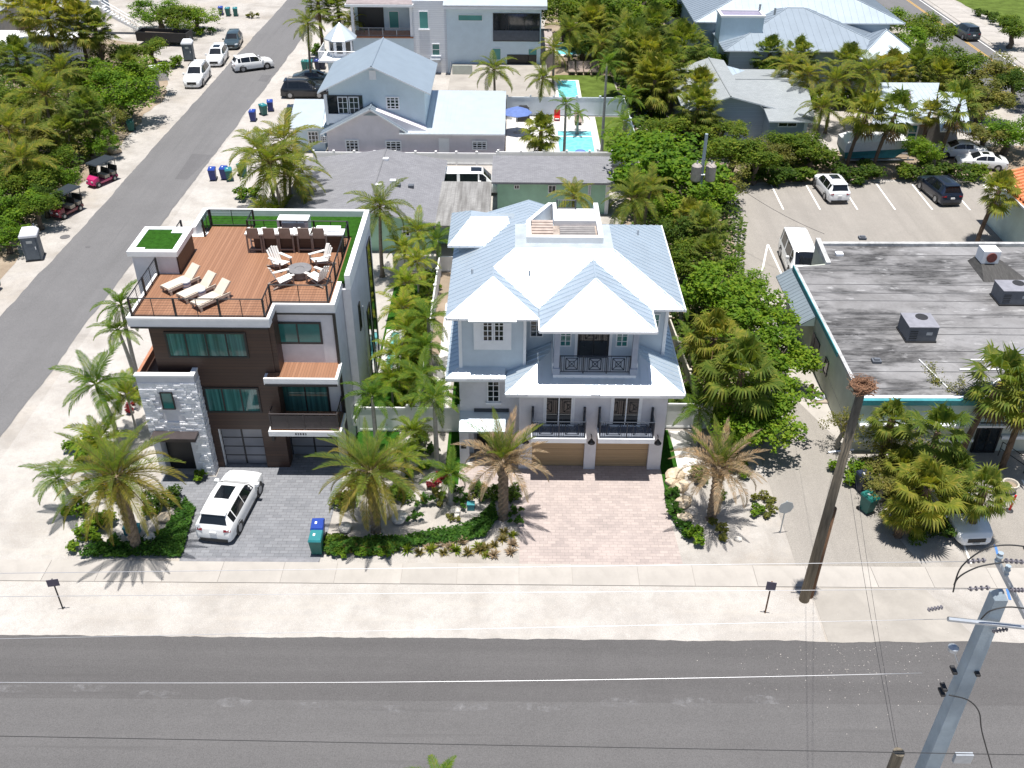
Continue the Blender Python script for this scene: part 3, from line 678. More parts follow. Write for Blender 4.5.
# tall parapet with turf inside at the back and right
[part('parapet', MB().box(*b4), M['white_paint'], LH) for b4 in ((-8.55,43.4,DZ-.4,-8.28,51.4,DZ+.42),(-17.6,51.2,DZ-.4,-8.55,51.45,DZ+.42),(-17.85,48.9,DZ-.4,-17.6,51.45,DZ+.42))]
part('wall', MB().box(-8.74,43.4,.0,-8.3,51.2,DZ-.4), M['white_stucco'], LH)
[part('roof_turf', MB().box(*b4), M['turf'], LH) for b4 in ((-17.6,49.92,DZ-.1,-8.55,51.2,DZ+.06),(-14.6,48.65,DZ-.1,-8.55,49.92,DZ+.06),(-8.93,43.5,DZ-.1,-8.55,48.65,DZ+.06))]
# stair tower with turf lid
part('stair_tower', MB().box(-19.45,44.2,0,-17.2,46.9,10.62), M['white_stucco'], LH); part('stair_tower_side', MB().box(-17.2,44.25,DZ,-17.12,46.85,10.6), M['brown_plank'], LH)
part('stair_tower_cap', MB().box(-19.6,44.05,10.5,-17.05,44.35,10.78).box(-19.6,46.7,10.5,-17.05,47.0,10.78).box(-19.6,44.35,10.5,-19.3,46.7,10.78).box(-17.35,44.35,10.5,-17.05,46.7,10.78).box(-18.0,46.3,10.52,-17.35,46.7,10.775).box(-19.3,44.35,10.52,-18.8,44.55,10.776), M['white_paint'], LH)
[part('roof_turf', MB().box(*b4), M['turf'], LH) for b4 in ((-19.3,44.55,10.6,-17.35,46.3,10.74),(-19.3,46.3,10.6,-18.0,46.7,10.74),(-18.8,44.35,10.6,-17.35,44.55,10.74))]
railing(LH, [(-18.2,44.0),(-18.2,39.85),(-11.85,39.85),(-11.85,41.28),(-9.05,41.28),(-9.05,48.4)], DZ, 1.0, 'black_metal', 2.1, 'cable', .09, .05)
railing(LH, [(-18.2,47.2),(-18.2,48.5)], DZ, 1.0, 'black_metal', 1.3, 'cable', .09, .05); railing(LH, [(-17.05,48.6),(-17.05,49.9)], DZ, 1.0, 'black_metal', 1.3, 'cable', .09, .05)
railing(LH, [(-17.0,49.95),(-14.6,49.95),(-14.6,48.6),(-9.1,48.55)], DZ, 1.0, 'black_metal', 1.9, 'cable', .09, .05)
# windows on the brown and the white front
def lw(px0, py0, px1, py1, y, n, g='glass_green'):
    return window_px(LH, y, 110+px0*.2734, py0, 110+px1*.2734, py1, nx=n, frame='dark_frame', glass=g, fw=.1)
z1y = lambda v: 190+v*.2734
z2y = lambda v: 360+v*.2734
lw(207, z1y(517), 500, z1y(614), 40.1, 4); lw(598, z1y(481), 774, z1y(562), 41.1, 2, 'glass_teal')
lw(349, z2y(98), 548, z2y(192), 40.1, 3); lw(632, z2y(90), 803, z2y(205), 41.1, 2)
# balcony and the timber topped shelf above it
part('shelf_roof', MB().box(-12.35,39.6,5.72,-8.66,41.1,6.08), M['white_paint'], LH); part('shelf_timber', MB().box(-12.2,39.72,6.08,-8.8,41.09,6.1), M['deck_wood'], LH)
part('shelf_gutter', MB().box(-12.3,39.55,5.66,-8.7,39.6,5.78), M['black_metal'], LH)
part('balcony', MB().box(-12.45,39.3,2.72,-8.72,41.1,3.02), M['white_paint'], LH); part('balcony_timber', MB().box(-12.35,39.4,3.02,-8.82,41.09,3.04), M['deck_wood'], LH)
railing(LH, [(-12.3,41.0),(-12.3,39.45),(-8.88,39.45),(-8.88,41.0)], 3.04, 1.0, 'bronze', 1.7, 'cable', .07, .05)
part('balustrade_mesh', MB().box(-12.25,39.44,3.1,-8.93,39.46,3.95), M['bronze'], LH)
for i, xx in enumerate((-11.05,-10.93,-10.80,-10.67,-10.55)): part('house_number_digit', MB().box(xx-.035,39.285,2.83,xx+.035,39.3,2.94) if i in (0,2,3) else MB().box(xx-.035,39.285,2.83,xx+.035,39.3,2.85).box(xx-.035,39.285,2.92,xx+.035,39.3,2.94).box(xx+.015,39.285,2.85,xx+.035,39.3,2.92), M['black_metal'], LH)
part('downpipe', MB().box(-8.86,40.98,0,-8.72,41.09,DZ-.42), M['black_metal'], LH)
part('wall_lamp', MB().box(-12.55,39.98,1.9,-12.4,40.1,2.15), M['black_metal'], LH); part('wall_lamp', MB().box(-9.1,40.88,1.9,-8.97,41.0,2.2), M['black_metal'], LH)
# stone entry block: stacked ledger stone as real blocks
part('entry_block', MB().box(-18.55,39.42,3.0,-15.72,44.1,5.9).box(-18.55,39.42,0,-18.2,44.1,3.0).box(-16.6,39.42,0,-15.72,40.1,3.0), M['white_stucco'], LH)
led = MB(); r3 = random.Random(5); zz = 0.0
while zz < 5.82:
    hgt = r3.uniform(.09,.15); x = -18.58
    while x < -15.68:
        L = min(r3.uniform(.16,.46), -15.66-x+.01); d = r3.uniform(.015,.075)
        if not (zz < 2.85 and x+L*.5 < -16.3) and not (zz+hgt > 3.62 and zz < 5.0 and x+L > -17.62 and x < -16.78): led.box(x, 39.42-d, zz, x+L-.012, 39.42, min(zz+hgt-.012, 5.9))
        x += L
    y = 39.44
    while y < 40.1:
        L = r3.uniform(.15,.35); d = r3.uniform(.01,.06); led.box(-15.72, y, zz, -15.72+d, min(y+L, 40.1)-.012, min(zz+hgt-.012, 5.9)); y += L
    zz += hgt
part('ledger_stone', led, M['stone_white'], LH, kind='stuff')
[part('block_parapet', MB().box(*b4), M['white_stucco'], LH) for b4 in ((-18.6,39.42,5.9,-15.72,39.62,6.3),(-15.92,39.62,5.9,-15.72,40.1,6.3))]
[part('block_parapet', MB().box(*b4), M['white_paint'], LH) for b4 in ((-18.65,39.35,6.3,-15.68,39.64,6.4),(-15.94,39.64,6.3,-15.68,40.09,6.4))]
part('terrace_side', MB().box(-18.6,39.64,5.9,-18.45,43.8,6.36), M['terracotta'], LH); part('terrace_floor', MB().box(-18.45,39.62,5.9,-15.92,44.1,5.93), M['brown_plank'], LH)
window_px(LH, 39.36, 161.5, 392, 174, 409, nx=1, frame='dark_frame', glass='glass_teal', fw=.05)
part('entry_canopy', MB().box(-18.35,38.7,2.75,-16.05,39.42,2.95), M['bronze'], LH); part('front_door', MB().box(-18.1,39.95,0,-16.75,40.05,2.6), M['dark_frame'], LH); part('entry_recess', MB().box(-18.2,40.05,0,-16.6,40.1,2.75), M['dark_frame'], LH)
# right side wall: recessed openings and pipe
for y0, y1, z0, z1 in ((47.5,48.6,.2,5.4),(49.2,50.6,.1,8.6),(45.0,45.5,5.6,7.2),(43.6,44.0,.0,2.4)): window_yz(LH, -8.3 if y0 > 43.4 else -8.75, y0, z0, y1, z1, 'dark_frame', 'glass_dark')
part('vent_pipe', MB().tube([(-8.22,46.0,0),(-8.22,46.0,6.6)], .04, 6), M['galv'], LH)
[part('meter_box', MB().box(*b4), M['white_paint'], LH) for b4 in ((-8.74,42.4,1.1,-8.6,42.75,1.6),(-8.74,42.9,.7,-8.62,43.2,1.0))]

# ================================================================ WHITE HOUSE WITH THE METAL ROOFS
WH = thing('white_house', 'white three storey house with pale metal hip roofs and twin garage doors', 'house', (3, 46, 0))
part('wall', MB().prism([(-2.65,41.5),(.65,41.5),(.65,42.7),(7.9,42.7),(7.9,50.4),(-2.65,50.4)], 5.2, 8.68), M['pale_stucco'], WH, label='pale blue upper storey wall')
part('wall', MB().prism([(-2.75,41.5),(.38,41.5),(.38,40.15),(7.96,40.15),(7.96,50.4),(-2.75,50.4)], 2.95, 5.2), M['white_stucco'], WH)
gw = MB().box(.38,40.15,0,1.08,42.2,2.95).box(3.86,40.15,0,4.46,42.2,2.95).box(7.26,40.15,0,7.96,50.4,2.95).box(1.08,40.2,2.3,3.86,42.2,2.95).box(4.46,40.2,2.3,7.26,42.2,2.95).box(1.08,40.6,0,7.26,42.2,2.3)
part('wall', gw, M['white_stucco'], WH); part('wall', MB().box(-2.75,42.3,0,7.26,50.4,2.95).box(-2.75,41.5,0,-2.05,42.3,2.95).box(-.25,41.5,0,.38,42.3,2.95).box(-2.05,41.5,2.5,-.25,42.3,2.95), M['white_stucco'], WH)
garage_door(WH, 40.4, 1.08, 3.86, .03, 2.3, 4, 1, 'garage_wood', 'garage_wood', .012); garage_door(WH, 40.4, 4.46, 7.26, .03, 2.3, 4, 1, 'garage_wood', 'garage_wood', .012)
part('front_door', MB().box(-1.9,42.1,0,-.6,42.3,2.3), M['dark_frame'], WH)
for q_ in ((-2.72,41.43,5.5,-2.55,41.62,8.66),(.55,41.43,5.7,.7,41.62,8.66),(7.8,42.62,5.7,7.97,42.8,8.66)): part('corner_board', MB().box(*q_), M['white_trim'], WH)
E_, K = 8.8, .47
def rs(pts, m='metal_white', **k): return roof_slope(WH, pts, m, .12, .42, fascia='white_trim', **k)
rs([(-3.3,41.0,E_),(-1,43.3,9.88),(-1,44.35,9.88),(.1,45.45,10.4),(.1,48.5,10.4),(-3.3,51.9,E_)])
rs([(-3.3,41.0,E_),(1.3,41.0,E_),(-1,43.3,9.88)])
rs([(1.3,41.0,E_),(1.3,42.05,E_),(-1,44.35,9.88),(-1,43.3,9.88)])
rs([(1.32,39.9,E_),(6.98,39.9,E_),(4.15,42.73,10.13)])
rs([(1.32,39.9,E_),(4.15,42.73,10.13),(4.15,44.88,10.13),(1.32,42.05,E_)])
rs([(6.98,39.9,E_),(6.98,42.05,E_),(4.15,44.88,10.13),(4.15,42.73,10.13)])
rs([(1.31,42.05,E_),(4.15,44.88,10.13),(6.98,42.05,E_),(8.65,42.05,E_),(5.25,45.45,10.4),(.1,45.45,10.4),(-1,44.35,9.88)])
rs([(8.65,42.05,E_),(8.65,51.9,E_),(5.25,48.5,10.4),(5.25,45.45,10.4)]); rs([(8.65,51.9,E_),(-3.3,51.9,E_),(.1,48.5,10.4),(5.25,48.5,10.4)]); part('stair_housing', MB().box(2.2,48.3,8.9,4.75,50.6,10.4), M['white_stucco'], WH)
part('eave_extension', MB().slab([(-2.17,40.86,E_-.06),(.2,40.86,E_-.06),(.2,41.02,E_+.012),(-2.17,41.02,E_+.012)], .1), M['metal_white'], WH)
part('flat_roof', MB().box(.1,45.45,10.2,5.25,48.5,10.41), mat('flat_grey', (.33,.37,.40), .8, .12, 1.5), WH)
ridge_cap(WH, [(-3.3,41,E_),(-1,43.3,9.88),(1.3,41,E_)], 'metal_white', .05); ridge_cap(WH, [(-1,43.3,9.88),(-1,44.35,9.88),(.1,45.45,10.4),(5.25,45.45,10.4),(8.65,42.05,E_)], 'metal_white', .05)
ridge_cap(WH, [(1.32,39.9,E_),(4.15,42.73,10.13),(6.98,39.9,E_)], 'metal_white', .05); ridge_cap(WH, [(4.15,42.73,10.13),(4.15,44.88,10.13)], 'metal_white', .05)
for b4 in ((1.3,39.84,7.0,39.9),(6.98,39.9,7.04,42.05),(8.65,42.0,8.71,51.9),(1.26,39.9,1.32,41.0)): part('gutter', MB().box(b4[0],b4[1],E_-.12,b4[2],b4[3],E_+.01), M['white_trim'], WH)
for x, y, z in ((-2.1,44.6,9.38),(.85,43.9,9.68),(6.9,48.9,9.63)): part('roof_vent', MB().cyl(x,y,z-.05,z+.28,.06,8), M['galv'], WH)
# roof terrace well with white parapet
[part('parapet', MB().box(*b4), M['white_paint'], WH) for b4 in ((.7,46.15,10.4,4.75,46.4,10.76),(.7,46.4,10.4,.95,48.2,10.76),(4.5,46.4,10.4,4.75,50.6,10.76),(2.2,48.2,10.4,2.4,50.6,10.76),(2.4,48.2,10.4,4.5,48.4,10.76))]
part('parapet', MB().hexa([(.7,48.2,10.4),(.95,48.2,10.4),(2.2,50.6,9.6),(1.95,50.6,9.6)], [(.7,48.2,10.75),(.95,48.2,10.75),(2.2,50.6,10.75),(1.95,50.6,10.75)]), M['white_paint'], WH)
part('terrace_tiles', MB().box(.95,46.4,10.41,4.5,48.2,10.44), mat('terrace_tile', (.36,.30,.26), .8, .25, 3.), WH)
for i in range(5): part('stair_tread', MB().box(1.0,47.2+.24*i,10.44+.05*i,2.15,47.44+.24*i,10.5+.05*i), mat('tread', (.40,.33,.29), .8, .12, 3.), WH)
for i in range(5): part('bench_slat', MB().box(2.5,46.8+.24*i,10.52,4.4,46.98+.24*i,10.56), mat('slat', (.25,.235,.23), .7, .12, 3.), WH)
railing(WH, [(2.45,50.5),(3.5,50.5)], 10.4, .55, 'navy_metal', .9, 'bars')
# little hip wing at the left rear and the lower roof behind
rs([(-3.55,47.35,9.62),(.1,47.35,9.62),(-.3,49.4,10.42),(-2.35,49.4,10.42)]); rs([(-3.55,47.35,9.62),(-2.35,49.4,10.42),(-2.35,50.2,10.42),(-3.55,51.6,9.62)]); rs([(-2.35,49.4,10.42),(.05,49.4,10.42),(.05,51.6,9.62),(-3.55,51.6,9.62),(-2.35,50.2,10.42)])
part('wall', MB().box(-3.0,48.0,5.0,-.6,50.8,9.55), M['pale_stucco'], WH)
part('wall', MB().box(-2.8,50.42,0,7.9,51.4,8.6), M['pale_stucco'], WH)
part('wall', MB().box(-2.1,52.6,0,4.4,58.2,5.9), M['pale_stucco'], WH)
rs([(-2.7,52.4,6.0),(.9,52.4,6.0),(.9,55.6,7.0),(-2.7,58.8,6.0)][::1] if False else [(-2.7,52.7,6.05),(1.0,55.6,7.3),(1.0,58.9,7.3),(-2.7,58.9,6.05)]); rs([(4.9,52.7,6.05),(4.9,58.9,6.05),(1.0,58.9,7.3),(1.0,55.6,7.3)]); rs([(-2.7,52.7,6.05),(4.9,52.7,6.05),(1.0,55.6,7.3)])
# skirt roof between second and third storey
q = 5.35
rs([(-.35,39.5,q),(2.06,39.5,q),(2.06,41.91,6.48)]); rs([(-.35,39.5,q),(2.06,41.91,6.48),(2.06,42.7,6.48),(.66,42.7,5.82),(.66,41.55,5.82),(-.35,41.55,q)])
rs([(8.65,39.5,q),(6.26,41.89,6.47),(6.26,39.5,q)]); rs([(8.65,39.5,q),(8.65,50.4,q),(7.92,50.4,5.69),(7.92,42.7,5.69),(6.26,42.7,6.47),(6.26,41.89,6.47)])
rs([(2.06,39.5,q),(6.26,39.5,q),(6.26,40.4,5.77),(2.06,40.4,5.77)])
rs([(-3.4,40.85,q),(-.35,40.85,q),(-.35,41.52,5.66),(-2.65,41.52,5.66)]); rs([(-3.4,40.85,q),(-2.66,41.52,5.69),(-2.66,50.4,5.69),(-3.4,50.4,q)])
[part('soffit', MB().box(*b4), M['white_trim'], WH) for b4 in ((-.3,39.55,5.1,8.6,40.2,5.22),(-3.35,40.9,5.1,-.3,41.5,5.22))]
[part('gutter', MB().box(*b4), M['white_trim'], WH) for b4 in ((.8,39.42,q-.13,3.95,39.5,q+.01),(4.4,39.42,q-.13,7.4,39.5,q+.01),(8.65,39.6,q-.13,8.71,50.3,q+.01),(-3.4,40.79,q-.13,-2.3,40.85,q+.01))]
# upper porch
part('porch_floor', MB().box(2.06,40.38,5.62,6.26,42.7,5.92), M['white_trim'], WH)
for q_ in ((2.0,40.6,5.3,2.08,42.7,6.5),(6.24,40.6,5.3,6.32,42.7,6.5)): part('porch_cheek', MB().box(*q_), M['white_trim'], WH)
for x in (2.22,6.1): part('porch_post', MB().box(x-.14,40.42,5.92,x+.14,40.7,8.7).box(x-.18,40.38,5.92,x+.18,40.74,6.3), mat('post_grey', (.30,.34,.42), .6, .08, 3.), WH)
railing(WH, [(2.4,40.55),(5.92,40.55)], 5.94, 1.02, 'navy_metal', 1.18, 'cross', .06)
part('porch_ceiling', MB().box(1.5,40.0,8.62,6.85,42.7,8.68), M['white_trim'], WH)
part('porch_back_wall', MB().box(2.08,42.05,5.92,6.24,42.7,8.62), M['pale_stucco'], WH)
window_xz(WH, 42.05, 3.35, 5.95, 4.95, 8.2, 2, 1, 'dark_frame', 'glass_dark', .09, name='porch_door'); [part('door_casing', MB().box(*b4), M['white_trim'], WH) for b4 in ((3.2,41.98,5.93,3.34,42.06,8.3),(4.96,41.98,5.93,5.1,42.06,8.3))]
window_xz(WH, 42.05, 2.42, 6.6, 3.02, 7.9, 2, 4, 'white_trim', 'glass_teal', .06); window_xz(WH, 42.05, 5.3, 6.6, 5.92, 7.9, 2, 4, 'white_trim', 'glass_teal', .06)
window_xz(WH, 42.7, .9, 6.75, 1.6, 8.2, 2, 4, 'white_trim', 'glass_dark', .06); window_xz(WH, 42.7, 6.75, 7.0, 7.55, 8.2, 2, 3, 'white_trim', 'glass_teal', .06)
part('window_panel', MB().box(-1.95,41.4,6.75,-.05,41.5,8.65), M['white_trim'], WH)
window_xz(WH, 41.4, -1.5, 7.28, -.98, 8.5, 2, 4, 'white_trim', 'glass_dark', .06); window_xz(WH, 41.4, -.93, 7.28, -.41, 8.5, 2, 4, 'white_trim', 'glass_dark', .06)
window_xz(WH, 41.5, -1.3, 3.45, -.65, 4.85, 2, 4, 'white_trim', 'glass_dark', .06, sill=True)
part('entry_grille', MB().box(-2.0,41.42,2.72,-.15,41.5,3.0), M['navy_metal'], WH)
part('entry_roof', MB().slab([(-2.75,40.2,2.45),(-.15,40.2,2.45),(-.15,41.5,2.85),(-2.75,41.5,2.85)], .12), M['metal_white'], WH); part('entry_pier', MB().box(-2.75,40.35,0,-2.25,40.85,2.4), M['white_stucco'], WH)
part('house_sign', MB().box(-2.68,40.33,1.2,-2.4,40.35,1.5), M['plastic_dark'], WH)
# twin balconies over the garage doors
for x0, x1 in ((1.0,3.82),(4.42,7.3)):
    part('balcony', MB().box(x0,39.05,2.62,x1,40.15,2.9), M['white_trim'], WH); part('balcony_floor_shade', MB().box(x0+.1,39.2,2.9,x1-.1,40.14,2.912), mat('shade_blue_grey', (.12,.135,.17), .7, .15, 3.), WH)  # shade on the balcony floor is painted in as a dark blue-grey sheet
    railing(WH, [(x0+.08,40.1),(x0+.08,39.15),(x1-.08,39.15),(x1-.08,40.1)], 2.9, 1.0, 'navy_metal', 1.4, 'cross', .06)
    for x in (x0+.08, x1-.08): part('newel_post', MB().box(x-.06,40.0,2.9,x+.06,40.12,4.15), M['navy_metal'], WH)
    c_ = (x0+x1)/2; window_xz(WH, 40.15, c_-.72, 2.92, c_+.72, 4.95, 2, 1, 'white_trim', 'glass_dark', .09, name='balcony_door')
[part('balcony_door_casing', MB().box(*b4), M['white_trim'], WH) for b4 in ((1.62,40.09,2.9,1.7,40.16,5.08),(3.14,40.09,2.9,3.22,40.16,5.08),(5.06,40.09,2.9,5.14,40.16,5.08),(6.58,40.09,2.9,6.66,40.16,5.08))]
for x in (.72,4.16,7.62):
    l_ = part('wall_lamp', MB().tube([(x,40.14,2.35),(x,39.9,2.45),(x,39.8,2.3)], .025, 6), M['black_metal'], WH)
    part('lamp_shade', MB().lathe([(.05,2.32),(.1,2.22),(.2,2.08),(.19,2.06)], 14, 0, x, 39.8), M['black_metal'], l_); part('lamp_bulb', MB().lathe([(.03,2.1),(.07,2.04),(.03,1.98)], 8, 0, x, 39.8), M['white_paint'], l_)

# ================================================================ LOW SHOP BUILDING AT THE RIGHT
mat('weathered_trim', (.42,.42,.42), .8, .3, 1.5)
mat('tar_seam', (.10,.10,.105), .85, .5, .8, stretch=(.5, 3, 1))
BH = thing('shop_building', 'low sage shop building with weathered flat roof and rooftop air conditioners', 'shop building', (30, 52, 0))
part('wall', MB().prism([(18.65,41.95),(60,42.4),(60,60.8),(20.9,60.6),(20.9,57.9),(18.65,57.4)], 0, 3.3), M['sage_stucco'], BH)
part('flat_roof', MB().prism([(18.8,42.2),(60,42.6),(60,60.5),(21.1,60.3),(21.1,57.6),(18.8,57.2)], 3.3, 3.42), M['membrane'], BH)
for i in range(13):
    y = 43.0 + i*1.33 + (.35 if i % 3 == 1 else -.2*(i % 2)); part('roof_lap', MB().slab([(18.85 if y < 57 else 21.1,y,3.436),(59,y+.1,3.436),(59,y+.17,3.428),(18.85 if y < 57 else 21.1,y+.07,3.428)], .01), M['tar_seam'], BH)
part('roof_edge', MB().prism([(18.6,41.9),(18.8,41.9),(18.8,57.3),(18.6,57.3)], 3.3, 3.47), M['weathered_trim'], BH); part('edge_stripe', MB().box(18.55,46.5,3.2,18.6,57.3,3.5), M['teal_paint'], BH)
part('front_fascia', MB().prism([(18.6,41.75),(60,42.2),(60,42.45),(18.6,42.0)], 3.2, 3.52), M['teal_paint'], BH); part('fascia_cap', MB().prism([(18.58,41.95),(60,42.4),(60,42.62),(18.58,42.2)], 3.5, 3.56), M['white_trim'], BH)
part('front_wall', MB().prism([(18.66,41.83),(60,42.28),(60,42.4),(18.66,41.95)], 2.0, 3.2), M['mint_wall'], BH); part('front_ledge', MB().prism([(18.7,41.55),(60,42.0),(60,42.28),(18.7,41.83)], 1.88, 2.0), M['white_trim'], BH)
part('back_parapet', MB().prism([(21.0,60.3),(38.5,60.55),(38.5,60.85),(21.0,60.6)], 3.3, 3.62), M['weathered_trim'], BH)
part('side_parapet', MB().hexa([(20.85,57.6,3.3),(21.15,57.6,3.3),(21.15,60.6,3.3),(20.85,60.6,3.3)], [(20.85,57.6,3.55),(21.15,57.6,3.55),(21.15,60.6,3.9),(20.85,60.6,3.9)]), M['weathered_trim'], BH)
aw = part('awning', MB().slab([(17.65,51.2,2.5),(18.62,51.2,3.15),(18.62,57.6,3.15),(17.65,57.6,2.5)], .06), M['metal_awning'], BH); rb = MB()
for i in range(17): rb.hexa([(17.65,51.3+i*.38,2.5),(18.6,51.3+i*.38,3.13),(18.6,51.34+i*.38,3.13),(17.65,51.34+i*.38,2.5)], [(17.65,51.3+i*.38,2.53),(18.6,51.3+i*.38,3.16),(18.6,51.34+i*.38,3.16),(17.65,51.34+i*.38,2.53)])
part('awning_rib', rb, M['metal_awning'], aw, kind='stuff'); part('awning_gable', MB().poly([(17.7,51.19,2.45),(18.62,51.19,2.45),(18.62,51.19,3.1)]), M['mint_wall'], BH)
[part('side_door', MB().box(*b4), M['dark_frame'], BH) for b4 in ((18.58,49.6,0,18.66,50.5,2.1),(18.58,50.6,0,18.66,51.1,2.1))]; window_yz(BH, 18.65, 47.6, 1.1, 48.3, 2.1, 'dark_frame', 'glass_dark', -1); window_yz(BH, 18.65, 54.2, 1.2, 54.9, 2.2, 'dark_frame', 'glass_dark', -1)
part('shop_door', MB().box(25.3,41.85,0,26.6,42.05,2.05), M['dark_frame'], BH); window_xz(BH, 41.85, 25.35, .1, 26.55, 1.95, 2, 1, 'dark_frame', 'glass_dark', .08)
part('front_band', MB().prism([(18.7,41.72),(25.2,41.8),(25.2,41.95),(18.7,41.9)], .75, .95), M['white_trim'], BH); part('front_band', MB().prism([(26.7,41.82),(60,42.2),(60,42.35),(26.7,42.0)], .95, 1.15), M['white_trim'], BH)
def ac_unit(x, y, wx, wy, hz, label, z=3.42):
    o = thing('air_conditioner', label, 'air conditioner', (x, y, z), 0, 'rooftop air conditioners on the shop')
    part('curb', MB().box(-wx/2-.05,-wy/2-.05,-.02,wx/2+.05,wy/2+.05,.1), M['plastic_dark'], o, world=False)
    part('housing', MB().box(-wx/2,-wy/2,.1,wx/2,wy/2,hz), M['ac_grey'], o, world=False); part('lid', MB().box(-wx/2-.03,-wy/2-.03,hz,wx/2+.03,wy/2+.03,hz+.05), M['ac_top'], o, world=False)
    part('fan_guard', MB().lathe([(.36,hz+.05),(.36,hz+.075),(.28,hz+.08)], 18, 0, wx*.12, wy*.22), M['plastic_dark'], o, world=False)
    gr = MB()
    for k in range(5): gr.box(-wx/2+.1,-wy/2-.012,.25+k*.12,-wx/2+.55,-wy/2,.3+k*.12)
    part('grille', gr, M['plastic_dark'], o, world=False); part('nameplate', MB().box(.2,-wy/2-.008,.5,.55,-wy/2,.7), M['galv'], o, world=False); return o
ac_unit(23.75,48.6,1.7,1.6,1.0,'grey air conditioner standing alone in the middle of the shop roof')
ac_unit(31.2,52.9,2.1,1.4,1.0,'grey air conditioner near the vent hood at the far right of the shop roof')
ac_unit(29.2,45.0,2.4,1.4,1.0,'grey air conditioner at the front right of the shop roof above the palm')
vh = thing('vent_hood', 'white square exhaust fan hood on a dark sloped base on the shop roof', 'exhaust vent', (31.3,57.4,3.42)); part('fan_box', MB().box(-.55,-.5,.5,.55,.5,1.35), M['white_trim'], vh, world=False); part('fan_mouth', MB().tube([(0,-.52,.95),(0,-.6,.95)], .33, 16), mat('rust_red', (.18,.05,.04), .7, .2, 5.), vh, world=False)
part('base', MB().hexa([(-.9,-2.2,-.02),(2.2,-2.2,-.02),(1.6,.9,-.02),(-.8,.9,-.02)], [(-.5,-.4,.5),(.6,-.4,.5),(.6,.6,.5),(-.5,.6,.5)]), mat('tar', (.05,.048,.046), .8, .3, 3., stretch=(4, .6, 1)), vh, world=False)
for i, (a, b) in enumerate((((24.9,44.9),(30.2,45.0)),((25.9,45.9),(30.6,46.0)),((25.2,43.6),(27.4,43.6)),((27.6,46.0),(27.2,47.2)),((23.0,45.9),(23.6,43.0)),((25.4,42.9),(26.8,44.0)))):
    single('roof_pipe', ('long white conduit along the front of the shop roof','second white conduit behind the front one on the shop roof','short white conduit beside the front right air conditioner','stub of white pipe crossing behind the paired conduits','thin pipe running forward from the middle air conditioner','slanting pipe from the front edge to the conduits')[i], 'pipe', MB().box(-.02,-.02,-.02,.02,.02,.02) if 0 else MB().tube([(a[0],a[1],3.47),(b[0],b[1],3.47)], .055 if i < 3 else .035, 6), M['white_paint'], group='conduits on the shop roof')
for i, (px, py, lb) in enumerate(((876,362,'small square roof hatch near the front left corner'),(862,239,'low dark vent near the back edge of the shop roof'),(839,255,'white plumbing boot by the back left corner of the roof'))):
    x, y, _ = G(px, py, 3.42); single('roof_vent', lb, 'roof vent', MB().box(-.25,-.2,0,.25,.2,.16).box(-.15,-.1,.16,.15,.1,.24), M['white_trim'] if i == 2 else M['ac_grey'], (x, y, 3.42))
# tiled building at the right edge
OB = thing('tiled_building', 'pale green building with orange tile roof at the right edge', 'building', (44,66,0))
part('wall', MB().box(38.1,61.5,0,52,71.6,3.9), M['mint_wall'], OB)
for i in range(22):
    y = 61.2 + i*.5; t_ = MB()
    for jj in range(7): t_.tube([(37.75+jj*.88,y,3.98+jj*.28),(38.75+jj*.88,y,4.02+(jj+1)*.28)], [.19,.16], 8, 0, False)
    part('tile_row', t_, M['orange_tile'], OB)
part('roof_slope', MB().slab([(37.6,61,3.9),(44.2,61,6.0),(44.2,72.1,6.0),(37.6,72.1,3.9)], .12), M['orange_tile'], OB); part('roof_slope', MB().slab([(44.2,61,6.0),(52.6,61,3.5),(52.6,72.1,3.5),(44.2,72.1,6.0)], .12), M['orange_tile'], OB)
part('fascia', MB().box(37.5,61,3.75,37.6,72.1,3.88), M['white_trim'], OB)
# ================================================================ HOUSES BEHIND
def gable(parent, xl, xr, xm, zl, zr, zm, y0, y1, m, sp=.5, ribs=True, t=.12, fascia='white_trim', yr1=None):
    yr1 = y1 if yr1 is None else yr1
    roof_slope(parent, [(xl,y0,zl),(xm,y0,zm),(xm,yr1,zm),(xl,y1,zl)], m, t, sp, ribs, fascia=fascia)
    roof_slope(parent, [(xm,y0,zm),(xr,y0,zr),(xr,y1,zr),(xm,yr1,zm)], m, t, sp, ribs, fascia=fascia)
    ridge_cap(parent, [(xm,y0,zm),(xm,yr1,zm)], m, .07)
def gable_wall(parent, xl, xr, xm, zb, zl, zr, zm, y, y2, m):
    mb = MB(); n = [(xl,zb),(xr,zb),(xr,zr),(xm,zm),(xl,zl)]
    k = len(n); mb.v = [(a,y,b) for a, b in n] + [(a,y2,b) for a, b in n]; mb.f = [tuple(range(k)), tuple(range(k,2*k))[::-1]] + [(i, k+i, k+(i+1)%k, (i+1)%k) for i in range(k)]; mb.m = [0]*len(mb.f)
    return part('wall', mb, M[m], parent)
